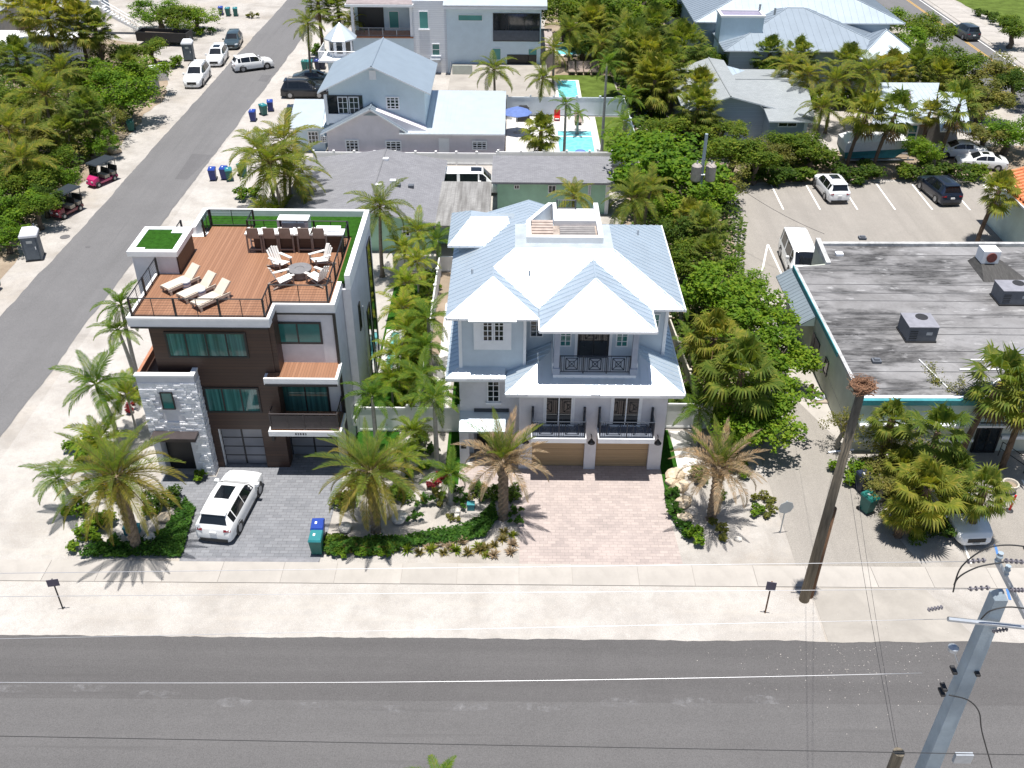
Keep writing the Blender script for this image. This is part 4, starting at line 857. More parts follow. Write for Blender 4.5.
def hip(parent, x0, y0, x1, y1, ze, zr, inset, m, sp=.6, t=.12):
    if x1-x0 >= y1-y0: ym = (y0+y1)/2; a, b = (x0+inset,ym,zr), (x1-inset,ym,zr); S4 = [[(x0,y0,ze),(x1,y0,ze),b,a],[(x1,y0,ze),(x1,y1,ze),b],[(x1,y1,ze),(x0,y1,ze),a,b],[(x0,y1,ze),(x0,y0,ze),a]]
    else: xm = (x0+x1)/2; a, b = (xm,y0+inset,zr), (xm,y1-inset,zr); S4 = [[(x0,y0,ze),(x1,y0,ze),a],[(x1,y0,ze),(x1,y1,ze),b,a],[(x1,y1,ze),(x0,y1,ze),b],[(x0,y1,ze),(x0,y0,ze),a,b]]
    for s in S4: roof_slope(parent, s, m, t, sp, fascia='white_trim')
    ridge_cap(parent, [a, b], m, .08)
    for c_, e in (((x0,y0,ze),a),((x1,y0,ze),a if x1-x0 < y1-y0 else b)): ridge_cap(parent, [c_, e], m, .06)
# pale blue gabled house with the turret
A = thing('gabled_house', 'pale blue gabled house with lilac lower front and white metal wing', 'house', (-13,90,0))
pk, le, re_ = WP(369.5,109,84.0), WP(320,134.6,84.0), WP(407.6,133,84.0)
gable(A, le[0], re_[0], pk[0], le[2], re_[2], pk[2], 84.0, 85.6, 'metal_grey')
gable_wall(A, le[0]+.5, re_[0]+1.6, pk[0], 0, le[2]+.25, re_[2]+.1, pk[2]-.12, 84.5, 85.58, 'lilac_stucco')
part('wall', MB().box(re_[0]+1.5,84.55,0,-.9,93.5,2.45), M['lilac_stucco'], A)
roof_slope(A, [(-10.3,83.9,2.62),(-.8,83.9,2.62),(-.8,94.2,3.3),(-10.3,94.2,3.3)], 'metal_bright', .12, .42, fascia='white_trim')
u1, u2, u3 = WP(371,66.5,85.0), WP(317,92.7,85.0), WP(430.4,94,85.0); bk = G(381,37.6,u1[2])
gable(A, u2[0], u3[0], u1[0], u2[2], u3[2], u1[2], 85.0, bk[1], 'metal_slate', 3., False)
gable_wall(A, u2[0]+.9, u3[0]-.6, u1[0], 0, u2[2]+.3, u3[2]+.2, u1[2]-.2, 85.6, bk[1]-.6, 'ice_stucco')
part('gable_vent', MB().box(u1[0]-.3,85.5,u1[2]-1.3,u1[0]+.3,85.6,u1[2]-.5), M['white_trim'], A); part('gable_vent', MB().poly([(pk[0]-.7,84.47,pk[2]-.75),(pk[0]+.7,84.47,pk[2]-.75),(pk[0],84.47,pk[2]-.42)]), M['metal_grey'], A)
window_px(A, 85.6, 386, 96.5, 399.5, 109.5, nx=3, nz=4, fw=.12)
for a in ((345.5,139.5,359,152),(385.5,140.5,401.5,151.5),(472,140.5,487,150)): window_px(A, 84.5, *a, nx=3, nz=4, fw=.12)
part('side_door', MB().box(*WP(439,152,84.5)[:2], .0, WP(449,140,84.5)[0], 84.53, 2.0), M['white_trim'], A)
# sunken balcony in the upper gable
c0, c1 = WP(326,95,85.6), WP(364,119,85.6)
part('balcony_recess', MB().box(c0[0],85.52,c1[2],c1[0],85.6,c0[2]), M['glass_dark'], A); window_xz(A, 85.5, c0[0]+1.0, c1[2]+.5, c0[0]+1.9, c0[2]-.1, 2, 3, 'white_trim', 'glass_dark', .07); window_xz(A, 85.5, c0[0]+2.0, c1[2]+.5, c0[0]+2.9, c0[2]-.1, 2, 3, 'white_trim', 'glass_dark', .07)
part('balcony_column', MB().box(c0[0]-.15,85.2,c1[2]-.4,c0[0]+.1,85.45,c0[2]+.1), M['white_trim'], A); part('balustrade', MB().box(c0[0],85.25,c1[2]-.3,c1[0]-.4,85.35,c1[2]+.55), M['white_trim'], A)
part('low_roof', MB().slab([(-20.6,85.6,2.45),(-17.5,85.7,2.45),(-18.3,92.9,2.75),(-21.3,92.9,2.75)], .15), M['metal_bright'], A)
part('wall', MB().box(-20.2,86.4,0,-17.5,92.6,2.35), M['ice_stucco'], A)
for a in ((308,131,319,144),(320.5,136,327,143)): window_px(A, 86.4, *a, nx=3, nz=3, fw=.1)
T_ = thing('turret', 'white octagonal turret with pointed metal cap beside the blue gable roof', 'turret', (G(340,66,3.4)[0], 103.5, 0))
tx = T_.location.x
oc = lambda r, z, n=8: [(tx+r*math.cos(PI/8+k*PI/4), 103.5+r*math.sin(PI/8+k*PI/4), z) for k in range(n)]
zt = WP(340,22,103.5)[2]; ze = WP(340,41,102.0)[2]; zb_ = WP(340,58,102.0)[2]
for k in range(8):
    part('roof_slope', MB().poly([oc(1.75,ze)[k], oc(1.75,ze)[(k+1)%8], (tx,103.5,zt)]), M['metal_bright'], T_)
    p0, p1 = Vector(oc(1.3,zb_)[k]), Vector(oc(1.3,zb_)[(k+1)%8])
    part('wall_panel', MB().poly([p0, p1, p1+Vector((0,0,ze-zb_)), p0+Vector((0,0,ze-zb_))]), M['white_trim'], T_)
    c_ = (p0+p1)/2; o_ = (c_-Vector((tx,103.5,zb_)))*.02; e_ = (p1-p0)*.3
    part('window', MB().poly([c_-e_+o_+Vector((0,0,.35)), c_+e_+o_+Vector((0,0,.35)), c_+e_+o_+Vector((0,0,ze-zb_-.15)), c_-e_+o_+Vector((0,0,ze-zb_-.15))]), M['glass_dark'], T_)
part('eave_soffit', MB().prism([p[:2] for p in oc(1.74,0)], ze-.12, ze-.02), M['white_trim'], T_); part('tower_base', MB().prism([p[:2] for p in oc(1.6,0)], 0, zb_), M['ice_stucco'], T_); part('tower_deck', MB().box(tx-2.1,101.0,zb_-.2,tx+2.4,104.6,zb_-.02), M['white_trim'], T_)
railing(T_, [(tx-2.0,104.5),(tx-2.0,101.1),(tx+2.3,101.1)], zb_, .9, 'white_paint', 1.4, 'bars', .08, .06)
# big white modern house behind
B = thing('modern_white_house', 'tall white and pale blue house with covered balconies behind the gabled house', 'house', (-7,118,0))
YB = 111.0
xa, xb, xc_, xd = WP(352,30,YB)[0], WP(413,30,YB)[0], WP(447,30,YB)[0], WP(541,30,YB)[0]
zt1 = WP(400,6,YB)[2]
part('wall', MB().box(xb,YB,0,xc_,122,zt1+.6), M['white_siding'], B); part('wall', MB().box(xc_,YB-.3,0,xd,124,zt1+.2), M['ice_stucco'], B)
part('wall', MB().box(xa,YB+2.6,0,xb,122,zt1), M['ice_stucco'], B); part('wall', MB().box(xa,YB,0,xb,YB+2.6,WP(400,38,YB)[2]), M['ice_stucco'], B)
part('balcony_floor', MB().box(xa,YB-.1,WP(400,38,YB)[2],xb,YB+2.6,WP(400,38,YB)[2]+.15), M['terracotta'], B)
zf = WP(400,38,YB)[2]+.15
part('column', MB().box(xa,YB,zf,xa+.3,YB+.3,zt1), M['white_trim'], B); part('column', MB().box(xb-.3,YB,zf,xb-.02,YB+.3,zt1), M['white_trim'], B)
part('balcony_opening', MB().box(xa+.4,YB+2.52,zf,xa+3.3,YB+2.6,zt1-.3), M['dark_frame'], B); window_px(B, YB+2.6, 389, 11, 399, 29, glass='shutter_green', fw=.06); railing(B, [(xa+.3,YB+.1),(xb-.3,YB+.1)], zf, .9, 'galv', 1.6, 'bars')
part('balcony_roof', MB().box(xa-.5,YB-.6,zt1,xb+.2,116,zt1+.25).box(xa-.5,116,zt1,xb+.2,124,zt1+.25), M['white_trim'], B); part('roof_slope', MB().slab([(xa-.4,YB-.5,zt1+.32),(xb+.1,YB-.5,zt1+.32),(xb+.1,122,zt1+2.),(xa-.4,122,zt1+2.)], .06), mat('roof_brownish', (.26,.22,.22), .8, .12, 2.), B)
part('eave', MB().box(xc_-.3,YB-1.2,WP(500,9,YB-1)[2],xd+.6,YB-.2,WP(500,9,YB-1)[2]+.25), M['white_trim'], B)
roof_slope(B, [(xc_-.3,YB-1.25,WP(500,7,YB-1)[2]+.2),(xd+.6,YB-1.25,WP(500,7,YB-1)[2]+.2),(xd+.6,124,WP(500,7,YB-1)[2]+2.2),(xc_-.3,124,WP(500,7,YB-1)[2]+2.2)], 'metal_bright', .1, .6, fascia='white_trim')
window_px(B, YB, 419, 11, 428.5, 29, glass='shutter_green', fw=.07, sill=True); window_px(B, YB, 432, 43.5, 440, 55.5, glass='glass_teal', fw=.07, nz=2, sill=True)
for a in ((458,14.5,482.5,21),(492,48,501,60),(528,48.5,537,66)): window_px(B, YB-.3, *a, glass='shutter_green', fw=.05)
o_ = window_px(B, YB-.3, 493, 13, 539.5, 41.5, glass='glass_dark', nx=3, frame='dark_frame', fw=.08, name='covered_balcony'); l0, l1 = WP(493,30,YB-.3), WP(539.5,41,YB-.3)
part('glass_balustrade', MB().box(l0[0],YB-.42,l1[2]+.05,l1[0],YB-.38,l0[2]), mat('balu', (.07,.085,.11), .2, .1, 3.), B)
part('ground_opening', MB().box(WP(507,78,YB-.3)[0],YB-.36,0,WP(536,78,YB-.3)[0],YB-.3,2.2), M['dark_frame'], B); part('carport_wall', MB().box(-6.8,106.4,0,-4.6,106.5,2.2), M['sage_stucco'], B)
part('side_deck', MB().box(xd+.05,112,0,xd+1.6,122,2.2), mat('grey_deck', (.33,.28,.27), .8, .12, 3.), B)
part('outdoor_shelf', MB().box(*WP(430,63,YB-.8)[:2], WP(430,63,YB-.8)[2], WP(441,63,YB)[0], YB-.01, WP(430,60,YB-.8)[2]), M['galv'], B)
part('wall_hose', MB().tube([WP(451,62,YB-.35),WP(450,72,YB-.6),WP(453,74,YB-.9)], .06, 6), M['white_trim'], B)
# grey shingle house with green walls
Cc = thing('shingle_house', 'low green walled house with wide grey shingle roof behind the modern house', 'house', (-11,71,0))
gable(Cc, -17.6, -5.6, -10.7, 2.55, 2.55, 3.5, 65.3, 77.8, 'shingle', 3, False)
gable_wall(Cc, -17.0, -6.1, -10.7, 0, 2.5, 2.5, 3.3, 65.9, 77.2, 'green_stucco')
part('carport_roof', MB().box(-5.75,64.9,2.4,-1.75,73.2,2.58), M['flat_streaked'], Cc); part('wall', MB().box(-6.1,67.2,0,-2.4,72.6,2.4), M['green_stucco'], Cc)
for px in (406,432): window_px(Cc, 65.9 if px < 420 else 67.2, px-4, 226, px+4, 236, nx=2, nz=2, fw=.08)
for i, (px, py) in enumerate(((386,163),(393,183),(379,189),(411,185),(398,186))):
    x = G(px, py, 3.2)[0]; y = G(px, py, 3.2)[1]; z = 3.5-abs(x+10.7)*.16; part('roof_vent', MB().box(x-.22,y-.2,z-.05,x+.22,y+.2,z+.16), M['white_trim'] if i < 3 else M['ac_grey'], Cc)
# green house right of it
D = thing('green_house', 'long pale green house with flat grey roof below the pool fence', 'house', (3,75,0))
part('wall', MB().box(-1.3,72.9,0,7.5,76.9,2.9), M['green_stucco'], D); part('flat_roof', MB().slab([(-1.75,72.2,2.95),(8.0,72.2,2.95),(8.1,77.4,3.15),(-1.75,77.4,3.15)], .16), M['shingle'], D)
for a in ((514,184.5,519.5,189),(548,185,556,193),(588,185,591,195)): window_px(D, 72.9, *a, nx=2, fw=.06)
part('corner_post', MB().box(7.4,72.8,0,7.7,73.1,2.9), M['white_trim'], D)
# right rear houses
FB = thing('metal_roof_house', 'large house with grey standing seam hip roofs at the top right', 'house', (32,115,0))
part('wall', MB().box(23,105.2,0,39.8,118,4.5).box(20.6,112,0,42,134,5.6), M['blue_siding'], FB)
hip(FB, 22.2, 104.5, 40.4, 121, 4.5, 7.0, 8.2, 'metal_grey', .75); hip(FB, 20.0, 111.5, 43.5, 136, 5.7, 9.9, 8.5, 'metal_grey', .75)
hip(FB, 36.4, 103.6, 43.2, 110.4, 4.0, 6.2, 3.2, 'metal_grey', .75); part('wall', MB().box(37,104.3,0,42.6,110,3.9), M['blue_siding'], FB)
part('skylight_box', MB().box(22.2,107.8,3.0,26.8,110.4,7.1), M['ice_stucco'], FB); part('skylight_rim', MB().box(22.1,107.7,7.1,26.9,108.0,7.3).box(22.1,110.2,7.1,26.9,110.5,7.3).box(22.1,108.0,7.1,22.4,110.2,7.3).box(26.6,108.0,7.1,26.9,110.2,7.3), M['white_paint'], FB); part('skylight_glass', MB().box(22.4,108.0,7.05,26.6,110.2,7.15), mat('mauve', (.28,.25,.33), .3, .1, 3.), FB)
for px, py in ((775,11),(760,7)): 
    q = G(px, py, 8.0); part('roof_vent', MB().cyl(q[0], q[1], 7.6, 8.3, .12, 8), M['galv'], FB)
FG = thing('blue_sided_house', 'blue sided house with pale grey shingle roof behind the parking lot', 'house', (22,90,0))
r0, r1_ = G(717.6,70.7,4.6), G(733,102.5,4.6); xm = (r0[0]+r1_[0])/2
roof_slope(FG, [(15.9,88.9,3.1),(xm,88.9,4.6),(xm,101.5,4.6),(15.9,101.5,3.1)], 'shingle_pale', .12, 3, False, fascia='white_trim')
roof_slope(FG, [(xm,88.9,4.6),(24.5,88.9,3.5),(21.65,95.0,4.35),(21.65,101.5,4.35),(xm,101.5,4.6)], 'shingle_pale', .12, 3, False, fascia='white_trim')
roof_slope(FG, [(23.3,88.9,3.5),(23.3,86.4,3.15),(27.6,86.4,3.15),(28.6,95.0,4.35),(21.65,95.0,4.35)], 'shingle_pale', .12, 3, False, fascia='white_trim'); roof_slope(FG, [(21.65,95.0,4.35),(28.6,95.0,4.35),(28.6,102,3.3),(21.65,102,3.3)], 'shingle_pale', .12, 3, False, fascia='white_trim')
ridge_cap(FG, [(xm,88.9,4.6),(xm,101.5,4.6)], 'shingle_pale', .07); ridge_cap(FG, [(21.65,95.0,4.35),(28.6,95.0,4.35)], 'shingle_pale', .07)
gable_wall(FG, 16.5, 24.3, xm, 0, 3.0, 3.35, 4.4, 89.6, 101, 'blue_siding'); part('wall', MB().box(23.6,87.2,0,27.0,89.6,3.1).box(24.3,89.6,0,27.0,100,3.0), M['blue_siding'], FG)
window_px(FG, 87.2, 778, 122, 797, 127, nx=2, fw=.08); window_px(FG, 87.2, 780, 141, 798, 147, nx=2, fw=.1); part('corner_board', MB().box(26.8,87.1,0,27.1,87.35,3.0), M['white_trim'], FG)
for px, py in ((715.5,80),(722.5,94)): q = G(px, py, 4.1); part('roof_vent', MB().box(q[0]-.3,q[1]-.25,3.7,q[0]+.3,q[1]+.25,4.15), M['white_trim'], FG)
FS = thing('cottage', 'small grey cottage with white metal roof behind two leaning palms', 'house', (38,90,0))
roof_slope(FS, [(32.8,86.6,3.0),(38.2,86.6,3.0),(41.8,95.2,4.1),(35.9,95.2,4.1)], 'metal_bright', .12, .5, fascia='white_trim'); roof_slope(FS, [(38.6,85.2,2.8),(41.4,85.2,2.8),(44.2,94.6,3.4),(41.6,94.6,3.4)], 'metal_bright', .12, .5, fascia='white_trim')
part('wall', MB().prism([(33.6,87.6),(38.2,87.6),(41.2,94.6),(36.4,94.6)], 0, 2.9), mat('taupe_siding', (.24,.22,.20), .8, .12, 2.), FS); part('wall', MB().prism([(39.2,89.2),(41.2,89.2),(43.4,94),(41.3,94)], 0, 2.7), M['taupe_siding'], FS)
window_xz(FS, 87.6, 36.6, .9, 37.6, 2.6, 1, 2, 'white_trim', 'glass_teal', .14); part('roof_vent', MB().hexa([(36.6,89.2,3.3),(37.2,89.2,3.3),(38.2,92.6,3.74),(37.6,92.6,3.74)], [(36.7,89.2,3.62),(37.1,89.2,3.62),(38.1,92.6,4.05),(37.7,92.6,4.05)]), mat('mauve2', (.2,.16,.22), .6, .1, 3.), FS)
# houses behind the trees on the left
LB = thing('stair_house', 'blue grey raised house with white outside stairs at the top left', 'house', (-58,128,0))
q0 = G(108,30); 
part('wall', MB().box(-66,128,0,-55.5,138,7.5), M['blue_siding'], LB); part('porch_post', MB().box(-55.4,126.6,0,-55.1,126.9,7.5), M['white_paint'], LB); part('porch_post', MB().box(-58.2,126.6,0,-57.9,126.9,7.5), M['white_paint'], LB); part('porch_post', MB().box(-52.2,126.6,0,-51.9,126.9,4), M['white_paint'], LB)
part('porch_floor', MB().box(-58.4,126.4,2.9,-51.8,128,3.15), M['white_paint'], LB)
for i in range(14): part('stair_tread', MB().box(-51.8+i*.32,126.4,2.9-i*.21,-51.45+i*.32,127.2,2.96-i*.21), M['white_paint'], LB)
part('stair_stringer', MB().hexa([(-51.8,126.3,2.5),(-47.2,126.3,-.0),(-47.2,126.4,-.0),(-51.8,126.4,2.5)], [(-51.8,126.3,2.95),(-47.2,126.3,.2),(-47.2,126.4,.2),(-51.8,126.4,2.95)]), M['white_paint'], LB)
part('stair_rail', MB().bar((-51.8,126.35,3.9),(-47.2,126.35,.95),.08).bar((-51.8,127.2,3.9),(-47.2,127.2,.95),.08), M['white_paint'], LB)
for i in range(8): part('baluster', MB().bar((-51.6+i*.6,126.35,2.7-i*.39),(-51.6+i*.6,126.35,3.75-i*.39),.05), M['white_paint'], LB)
railing(LB, [(-58.2,126.5),(-51.9,126.5)], 3.15, .95, 'white_paint', 1.6, 'bars'); window_xz(LB, 128, -64.5, 4, -62.8, 6.4, 2, 2, 'white_trim', 'glass_teal'); window_xz(LB, 128, -61.2, 4, -59.5, 6.4, 2, 2, 'white_trim', 'glass_teal')
LW = thing('white_cottage', 'white flat roofed cottage mostly hidden behind palms on the left', 'house', (-62,108,0))
part('wall', MB().box(-72,109.6,0,-50.6,116,2.7), mat('bluewhite', (.62,.66,.72), .8, .05, 2.), LW); part('flat_roof', MB().box(-72.4,109.2,2.7,-50.2,116.4,2.95), M['white_paint'], LW); window_xz(LW, 109.6, -58, 1.0, -56.6, 2.2, 2, 1); window_xz(LW, 109.6, -62, 1.0, -60.6, 2.2, 2, 1)
LG = thing('grey_shed', 'pale stucco shed wall standing behind the tall fan palms at left', 'shed', (-62,121,0))
part('wall', MB().box(-70,119,0,-61.5,125,4.2), mat('shed_grey', (.42,.41,.38), .9, .12, 1.5), LG); part('flat_roof', MB().box(-70.3,118.7,4.2,-61.2,125.3,4.4), M['shingle_pale'], LG); window_xz(LG, 119, -66, 1.2, -64.8, 3, 1, 1)
# fences: each panel and post is its own piece
def fence(name, label, a, b, h, m='white_paint', sp=2.3, cap=True, t=.05):
    a = Vector((a[0],a[1],0)); b = Vector((b[0],b[1],0)); L = (b-a).length; k = max(1, round(L/sp)); d = (b-a)/L; ang = math.atan2(d.y, d.x)
    o = thing(name, label, 'fence', tuple(a), ang); w_ = L/k
    pm = MB().box(.07,-t/2,.05,w_-.07,t/2,h-.08).box(.07,-t/2-.02,h-.2,w_-.07,t/2+.02,h-.06).box(.07,-t/2-.02,.06,w_-.07,t/2+.02,.2).mesh('fence_panel', [M[m]]); po = MB().box(-.07,-.07,0,.07,.07,h+.06).box(-.1,-.1,h+.06,.1,.1,h+.1).mesh('fence_post', [M[m]])
    for i in range(k+1):
        link('fence_post', po, o, (i*w_,0,0))
        if i < k: link('fence_panel', pm, o, (i*w_,0,0))
    return o
mat('fence_blue', (.60,.66,.72), .6, .06, 1.)
fence('garden_fence', 'white panel fence closing the gap between the two front houses', (-8.6,43.35), (-2.9,43.35), 1.75)
fence('garden_fence', 'white gate panel fence at the right corner of the white house', (8.05,43.85), (11.2,43.85), 1.8)
fence('garden_fence', 'white fence running back between the two rows of garden palms', (-5.25,43.5), (-5.25,62), 1.7)
fence('garden_fence', 'white fence across the back of the garden below the green wall', (-8.6,62.6), (-3.0,62.6), 1.3)
fence('garden_fence', 'low white fence in front of the lilac house wall', (-18.0,83.2), (-1.5,83.2), 1.2, sp=1.9)
fence('garden_fence', 'white fence below the turquoise pool behind the green house roof', (-1.4,83.2), (10.9,83.3), 1.35, sp=2.0)
fence('garden_fence', 'tall pale blue fence between the two pools', (-.7,96.6), (11.0,96.6), 2.0, 'fence_blue')
fence('garden_fence', 'tall pale blue fence running back along the right of the pool lawn', (11.15,83.6), (11.05,96.6), 2.0, 'fence_blue')
fence('garden_fence', 'grey timber fence behind the fan palms right of the pools', (13.0,99.2), (18.6,99.2), 1.7, 'skirt_wood', 1.2)
fence('garden_fence', 'pale fence in the planting strip right of the white house', (10.7,44.5), (9.4,66), 1.5, 'planter', 3.)
fence('garden_fence', 'weathered picket fence below the stair house at the top left', (-60,112), (-50,117), 1.6, 'planter', 1.1)
# ================================================================ VEHICLES
PROF = {  # x/L (rear .. front), half width, belt z, top z, half width of the top (fractions of W/2 and H)
 'suv': [(-.5,.80,.34,.36,.70),(-.488,.92,.52,.55,.80),(-.465,.96,.63,.665,.83),(-.405,.98,.645,.94,.66),(-.33,1,.645,.985,.70),(-.1,1,.63,1.,.72),(.07,1,.62,.965,.70),(.235,1,.605,.635,.82),(.36,.98,.575,.61,.84),(.455,.92,.50,.535,.78),(.492,.80,.36,.39,.68),(.5,.70,.30,.31,.60)],
 'sedan': [(-.5,.78,.42,.44,.70),(-.485,.92,.62,.65,.80),(-.40,.97,.70,.73,.84),(-.36,.98,.71,.745,.82),(-.20,1,.70,.97,.64),(-.05,1,.69,1.,.68),(.06,1,.68,.965,.66),(.235,1,.66,.69,.80),(.36,.98,.60,.635,.84),(.455,.92,.53,.56,.76),(.492,.80,.40,.43,.66),(.5,.70,.32,.34,.58)],
 'van': [(-.5,.94,.50,.52,.86),(-.495,.98,.55,.60,.86),(-.47,1,.56,.97,.80),(-.40,1,.56,.995,.82),(-.1,1,.56,1.,.82),(.20,1,.55,.99,.80),(.26,1,.55,.96,.78),(.40,1,.53,.565,.84),(.455,.97,.48,.52,.84),(.49,.93,.40,.44,.80),(.5,.86,.30,.33,.74)],
}
WIN = {'suv': (7,6,2,3,[(3.1,3.98),(4.06,5.0),(5.06,6.6)]), 'sedan': (7,6,3,4,[(4.0,5.0),(5.06,6.6)]), 'van': (7,6,1,2,[(2.25,2.95),(3.1,3.9),(4.05,4.95),(5.1,6.35)])}
def make_car(kind, label, paint, loc, rz, L=4.6, W=1.86, Hc=1.66, group=None, zb=.2, roofglass=False, rails=False, name='parked_car', cat='car'):
    pr = PROF[kind]
    o = thing(name, label, cat, loc, rz, group)
    def sec(u, grow=0.):
        i = min(int(u), len(pr)-2); f = u - i; a, b = pr[i], pr[i+1]
        x, w_, zbelt, zt, wt = [(1-f)*a[k]+f*b[k] for k in range(5)]
        x *= L; w_ *= W/2; wt *= W/2; zbelt *= Hc; zt *= Hc
        return x, [(0,zb),(w_*.86,zb),(w_*.985,zb+.10),(w_+grow,zb+(zbelt-zb)*.5),(w_*.99+grow,zbelt-.05),(w_*.955+grow*.8,zbelt+.0),(wt+grow,zt-.05-(.0)),(wt*.9,zt-.008+grow),(0,zt+.015+grow)]
    mb = MB(); N = 44; rows = []
    us = [ (len(pr)-1)*i/N for i in range(N+1)]
    for u in us:
        x, h = sec(u); ring = [(x, y, z) for y, z in h] + [(x, -y, z) for y, z in h[-2:0:-1]]
        rows.append(len(mb.v)); mb.v += ring; k = len(ring)
    for i in range(N):
        for j in range(k):
            j2 = (j+1) % k; mb.f.append((rows[i]+j, rows[i+1]+j, rows[i+1]+j2, rows[i]+j2)); mb.m.append(0)
    mb.f.append(tuple(rows[0]+j for j in range(k))); mb.f.append(tuple(rows[N]+j for j in range(k))[::-1]); mb.m += [0, 0]
    body = part('body', mb, M[paint], o, True, False)
    bm_ = body.modifiers.new('edge', 'EDGE_SPLIT'); bm_.split_angle = R(38)
    wsb, wst, rwb, rwt, sides = WIN[kind]
    def patch(nm, pts_rows, m, par=o):
        q = MB(); n = len(pts_rows[0])
        for r_ in pts_rows: q.v += r_
        for i in range(len(pts_rows)-1):
            for j in range(n-1): q.f.append((i*n+j, i*n+j+1, (i+1)*n+j+1, (i+1)*n+j)); q.m.append(0)
        part(nm, q, M[m], par, True, False)
    def across(u, g=.016, s=.97):
        x, h = sec(u); return [(x, h[7][0]*s*a, h[7][1]+(h[8][1]-h[7][1])*(1-abs(s*a)) + g) for a in (-1,-.5,0,.5,1)]
    f = lambda a, b, t: a+(b-a)*t
    patch('windscreen', [across(f(wst,wsb,t)) for t in (.06,.3,.6,.9)], 'car_glass')
    patch('rear_window', [across(f(rwb,rwt,t)) for t in (.02,.35,.7,1.)], 'car_glass')
    if roofglass: patch('sunroof', [across(u, .012, .62) for u in (4.6,5.1,5.7)], 'car_glass')
    for sg in (1,-1):
        for u0, u1 in sides:
            rw = []
            for t in (0,.33,.66,1):
                x, h = sec(f(u0,u1,t)); p5, p6 = h[5], h[6]
                if p6[1]-p5[1] < .05: continue
                rw.append([(x, sg*(f(p5[0],p6[0],q)+.012), f(p5[1],p6[1],q)) for q in (.04,.5,.96)])
            if len(rw) > 1: patch('side_window', rw, 'car_glass')
    wr = .345*Hc/1.66 + .0; 
    ty = MB().tube([(0,-.11,0),(0,-.085,0),(0,.085,0),(0,.11,0)], [wr*.9,wr,wr,wr*.9], 18).mesh('tyre', [M['tyre']], True); rm = MB().tube([(0,-.118,0),(0,.118,0)], [wr*.62]*2, 12).mesh('rim', [M['rim']])
    hub = MB().tube([(0,-.01,0),(0,.01,0)], [wr+.07]*2, 18).mesh('wheel_arch', [M['trim_black']])
    for sx_ in (-.30, .30):
        for sg in (1,-1):
            y = sg*(W/2-.10); w_ = link('wheel', ty, o, (sx_*L, y, wr)); link('rim', rm, w_); link('wheel_arch', hub, o, (sx_*L, sg*(W/2-.012), wr+.03))
    for sg in (1,-1):
        part('headlight', MB().hexa([(L*.468,sg*W*.26-.0,Hc*.40),(L*.492,sg*W*.26,Hc*.40),(L*.47,sg*W*.455,Hc*.42),(L*.445,sg*W*.455,Hc*.42)], [(L*.455,sg*W*.26,Hc*.475),(L*.478,sg*W*.26,Hc*.475),(L*.455,sg*W*.455,Hc*.49),(L*.43,sg*W*.455,Hc*.49)]), M['lamp_clear'], o, world=False)
        part('taillight', MB().hexa([(-L*.502,sg*W*.28,Hc*.50),(-L*.48,sg*W*.28,Hc*.50),(-L*.455,sg*W*.47,Hc*.50),(-L*.488,sg*W*.462,Hc*.50)], [(-L*.490,sg*W*.28,Hc*.56),(-L*.47,sg*W*.28,Hc*.56),(-L*.445,sg*W*.47,Hc*.56),(-L*.476,sg*W*.462,Hc*.56)]), M['lamp_red'], o, world=False)
        part('wing_mirror', MB().box(L*.185,sg*W*.5,Hc*.60,L*.23,sg*(W*.5+.2),Hc*.69), M[paint], o, world=False)
        if rails: part('roof_rail', MB().tube([(-L*.36,sg*W*.34,Hc*.985),(-L*.33,sg*W*.35,Hc*1.03),(L*.02,sg*W*.35,Hc*1.03),(L*.05,sg*W*.34,Hc*.98)], .025, 6), M['trim_black'], o, world=False)
    part('grille', MB().box(L*.485,-W*.24,Hc*.25,L*.503,W*.24,Hc*.40), M['trim_black'], o, world=False); part('front_plate', MB().box(L*.5,-.16,Hc*.2,L*.508,.16,Hc*.26), M['sign_back'], o, world=False)
    part('rear_bumper', MB().box(-L*.508,-W*.36,zb+.02,-L*.47,W*.36,zb+.18), M['trim_black'], o, world=False); part('number_plate', MB().box(-L*.508,-.17,Hc*.40,-L*.496,.17,Hc*.47), M['white_paint'], o, world=False)
    if kind == 'suv': part('spoiler', MB().hexa([(-L*.425,-W*.33,Hc*.955),(-L*.37,-W*.33,Hc*.965),(-L*.37,W*.33,Hc*.965),(-L*.425,W*.33,Hc*.955)], [(-L*.42,-W*.32,Hc*.985),(-L*.37,-W*.32,Hc*.99),(-L*.37,W*.32,Hc*.99),(-L*.42,W*.32,Hc*.985)]), M[paint], o, world=False)
    for sg in (1,-1): part('sill', MB().box(-L*.22,sg*W*.495,zb-.01,L*.22,sg*W*.40,zb+.10), M['trim_black'], o, world=False)
    return o
def at(px, py): 
    q = G(px, py); return (q[0], q[1], .022)
# driveway car: rear bumper toward the camera
make_car('suv', 'white SUV with sunroof parked on the grey paver driveway', 'paint_white', (-14.05,36.55,.03), R(83), 4.75, 1.92, 1.66, roofglass=True, rails=False)
st_cars = 'cars along the side street'
make_car('suv', 'white SUV with roof rails parked nearest the portable toilet, front toward camera', 'paint_white', (-35.0,106.9,.02), R(-88), 5.2, 2.02, 1.85, st_cars, rails=True)
make_car('suv', 'white crossover parked second in line between the big white SUV and the dark hatchback', 'paint_white', (-34.75,114.6,.02), R(-86), 4.7, 1.9, 1.7, st_cars, roofglass=True)
make_car('suv', 'dark grey hatchback parked farthest back in the line of street cars', 'paint_slate', (-34.6,121.6,.02), R(-84), 4.5, 1.85, 1.55, st_cars)
make_car('suv', 'white crossover driving across the middle of the side street', 'paint_white', (-30.0,111.9,.03), R(28), 4.6, 1.85, 1.65, st_cars)
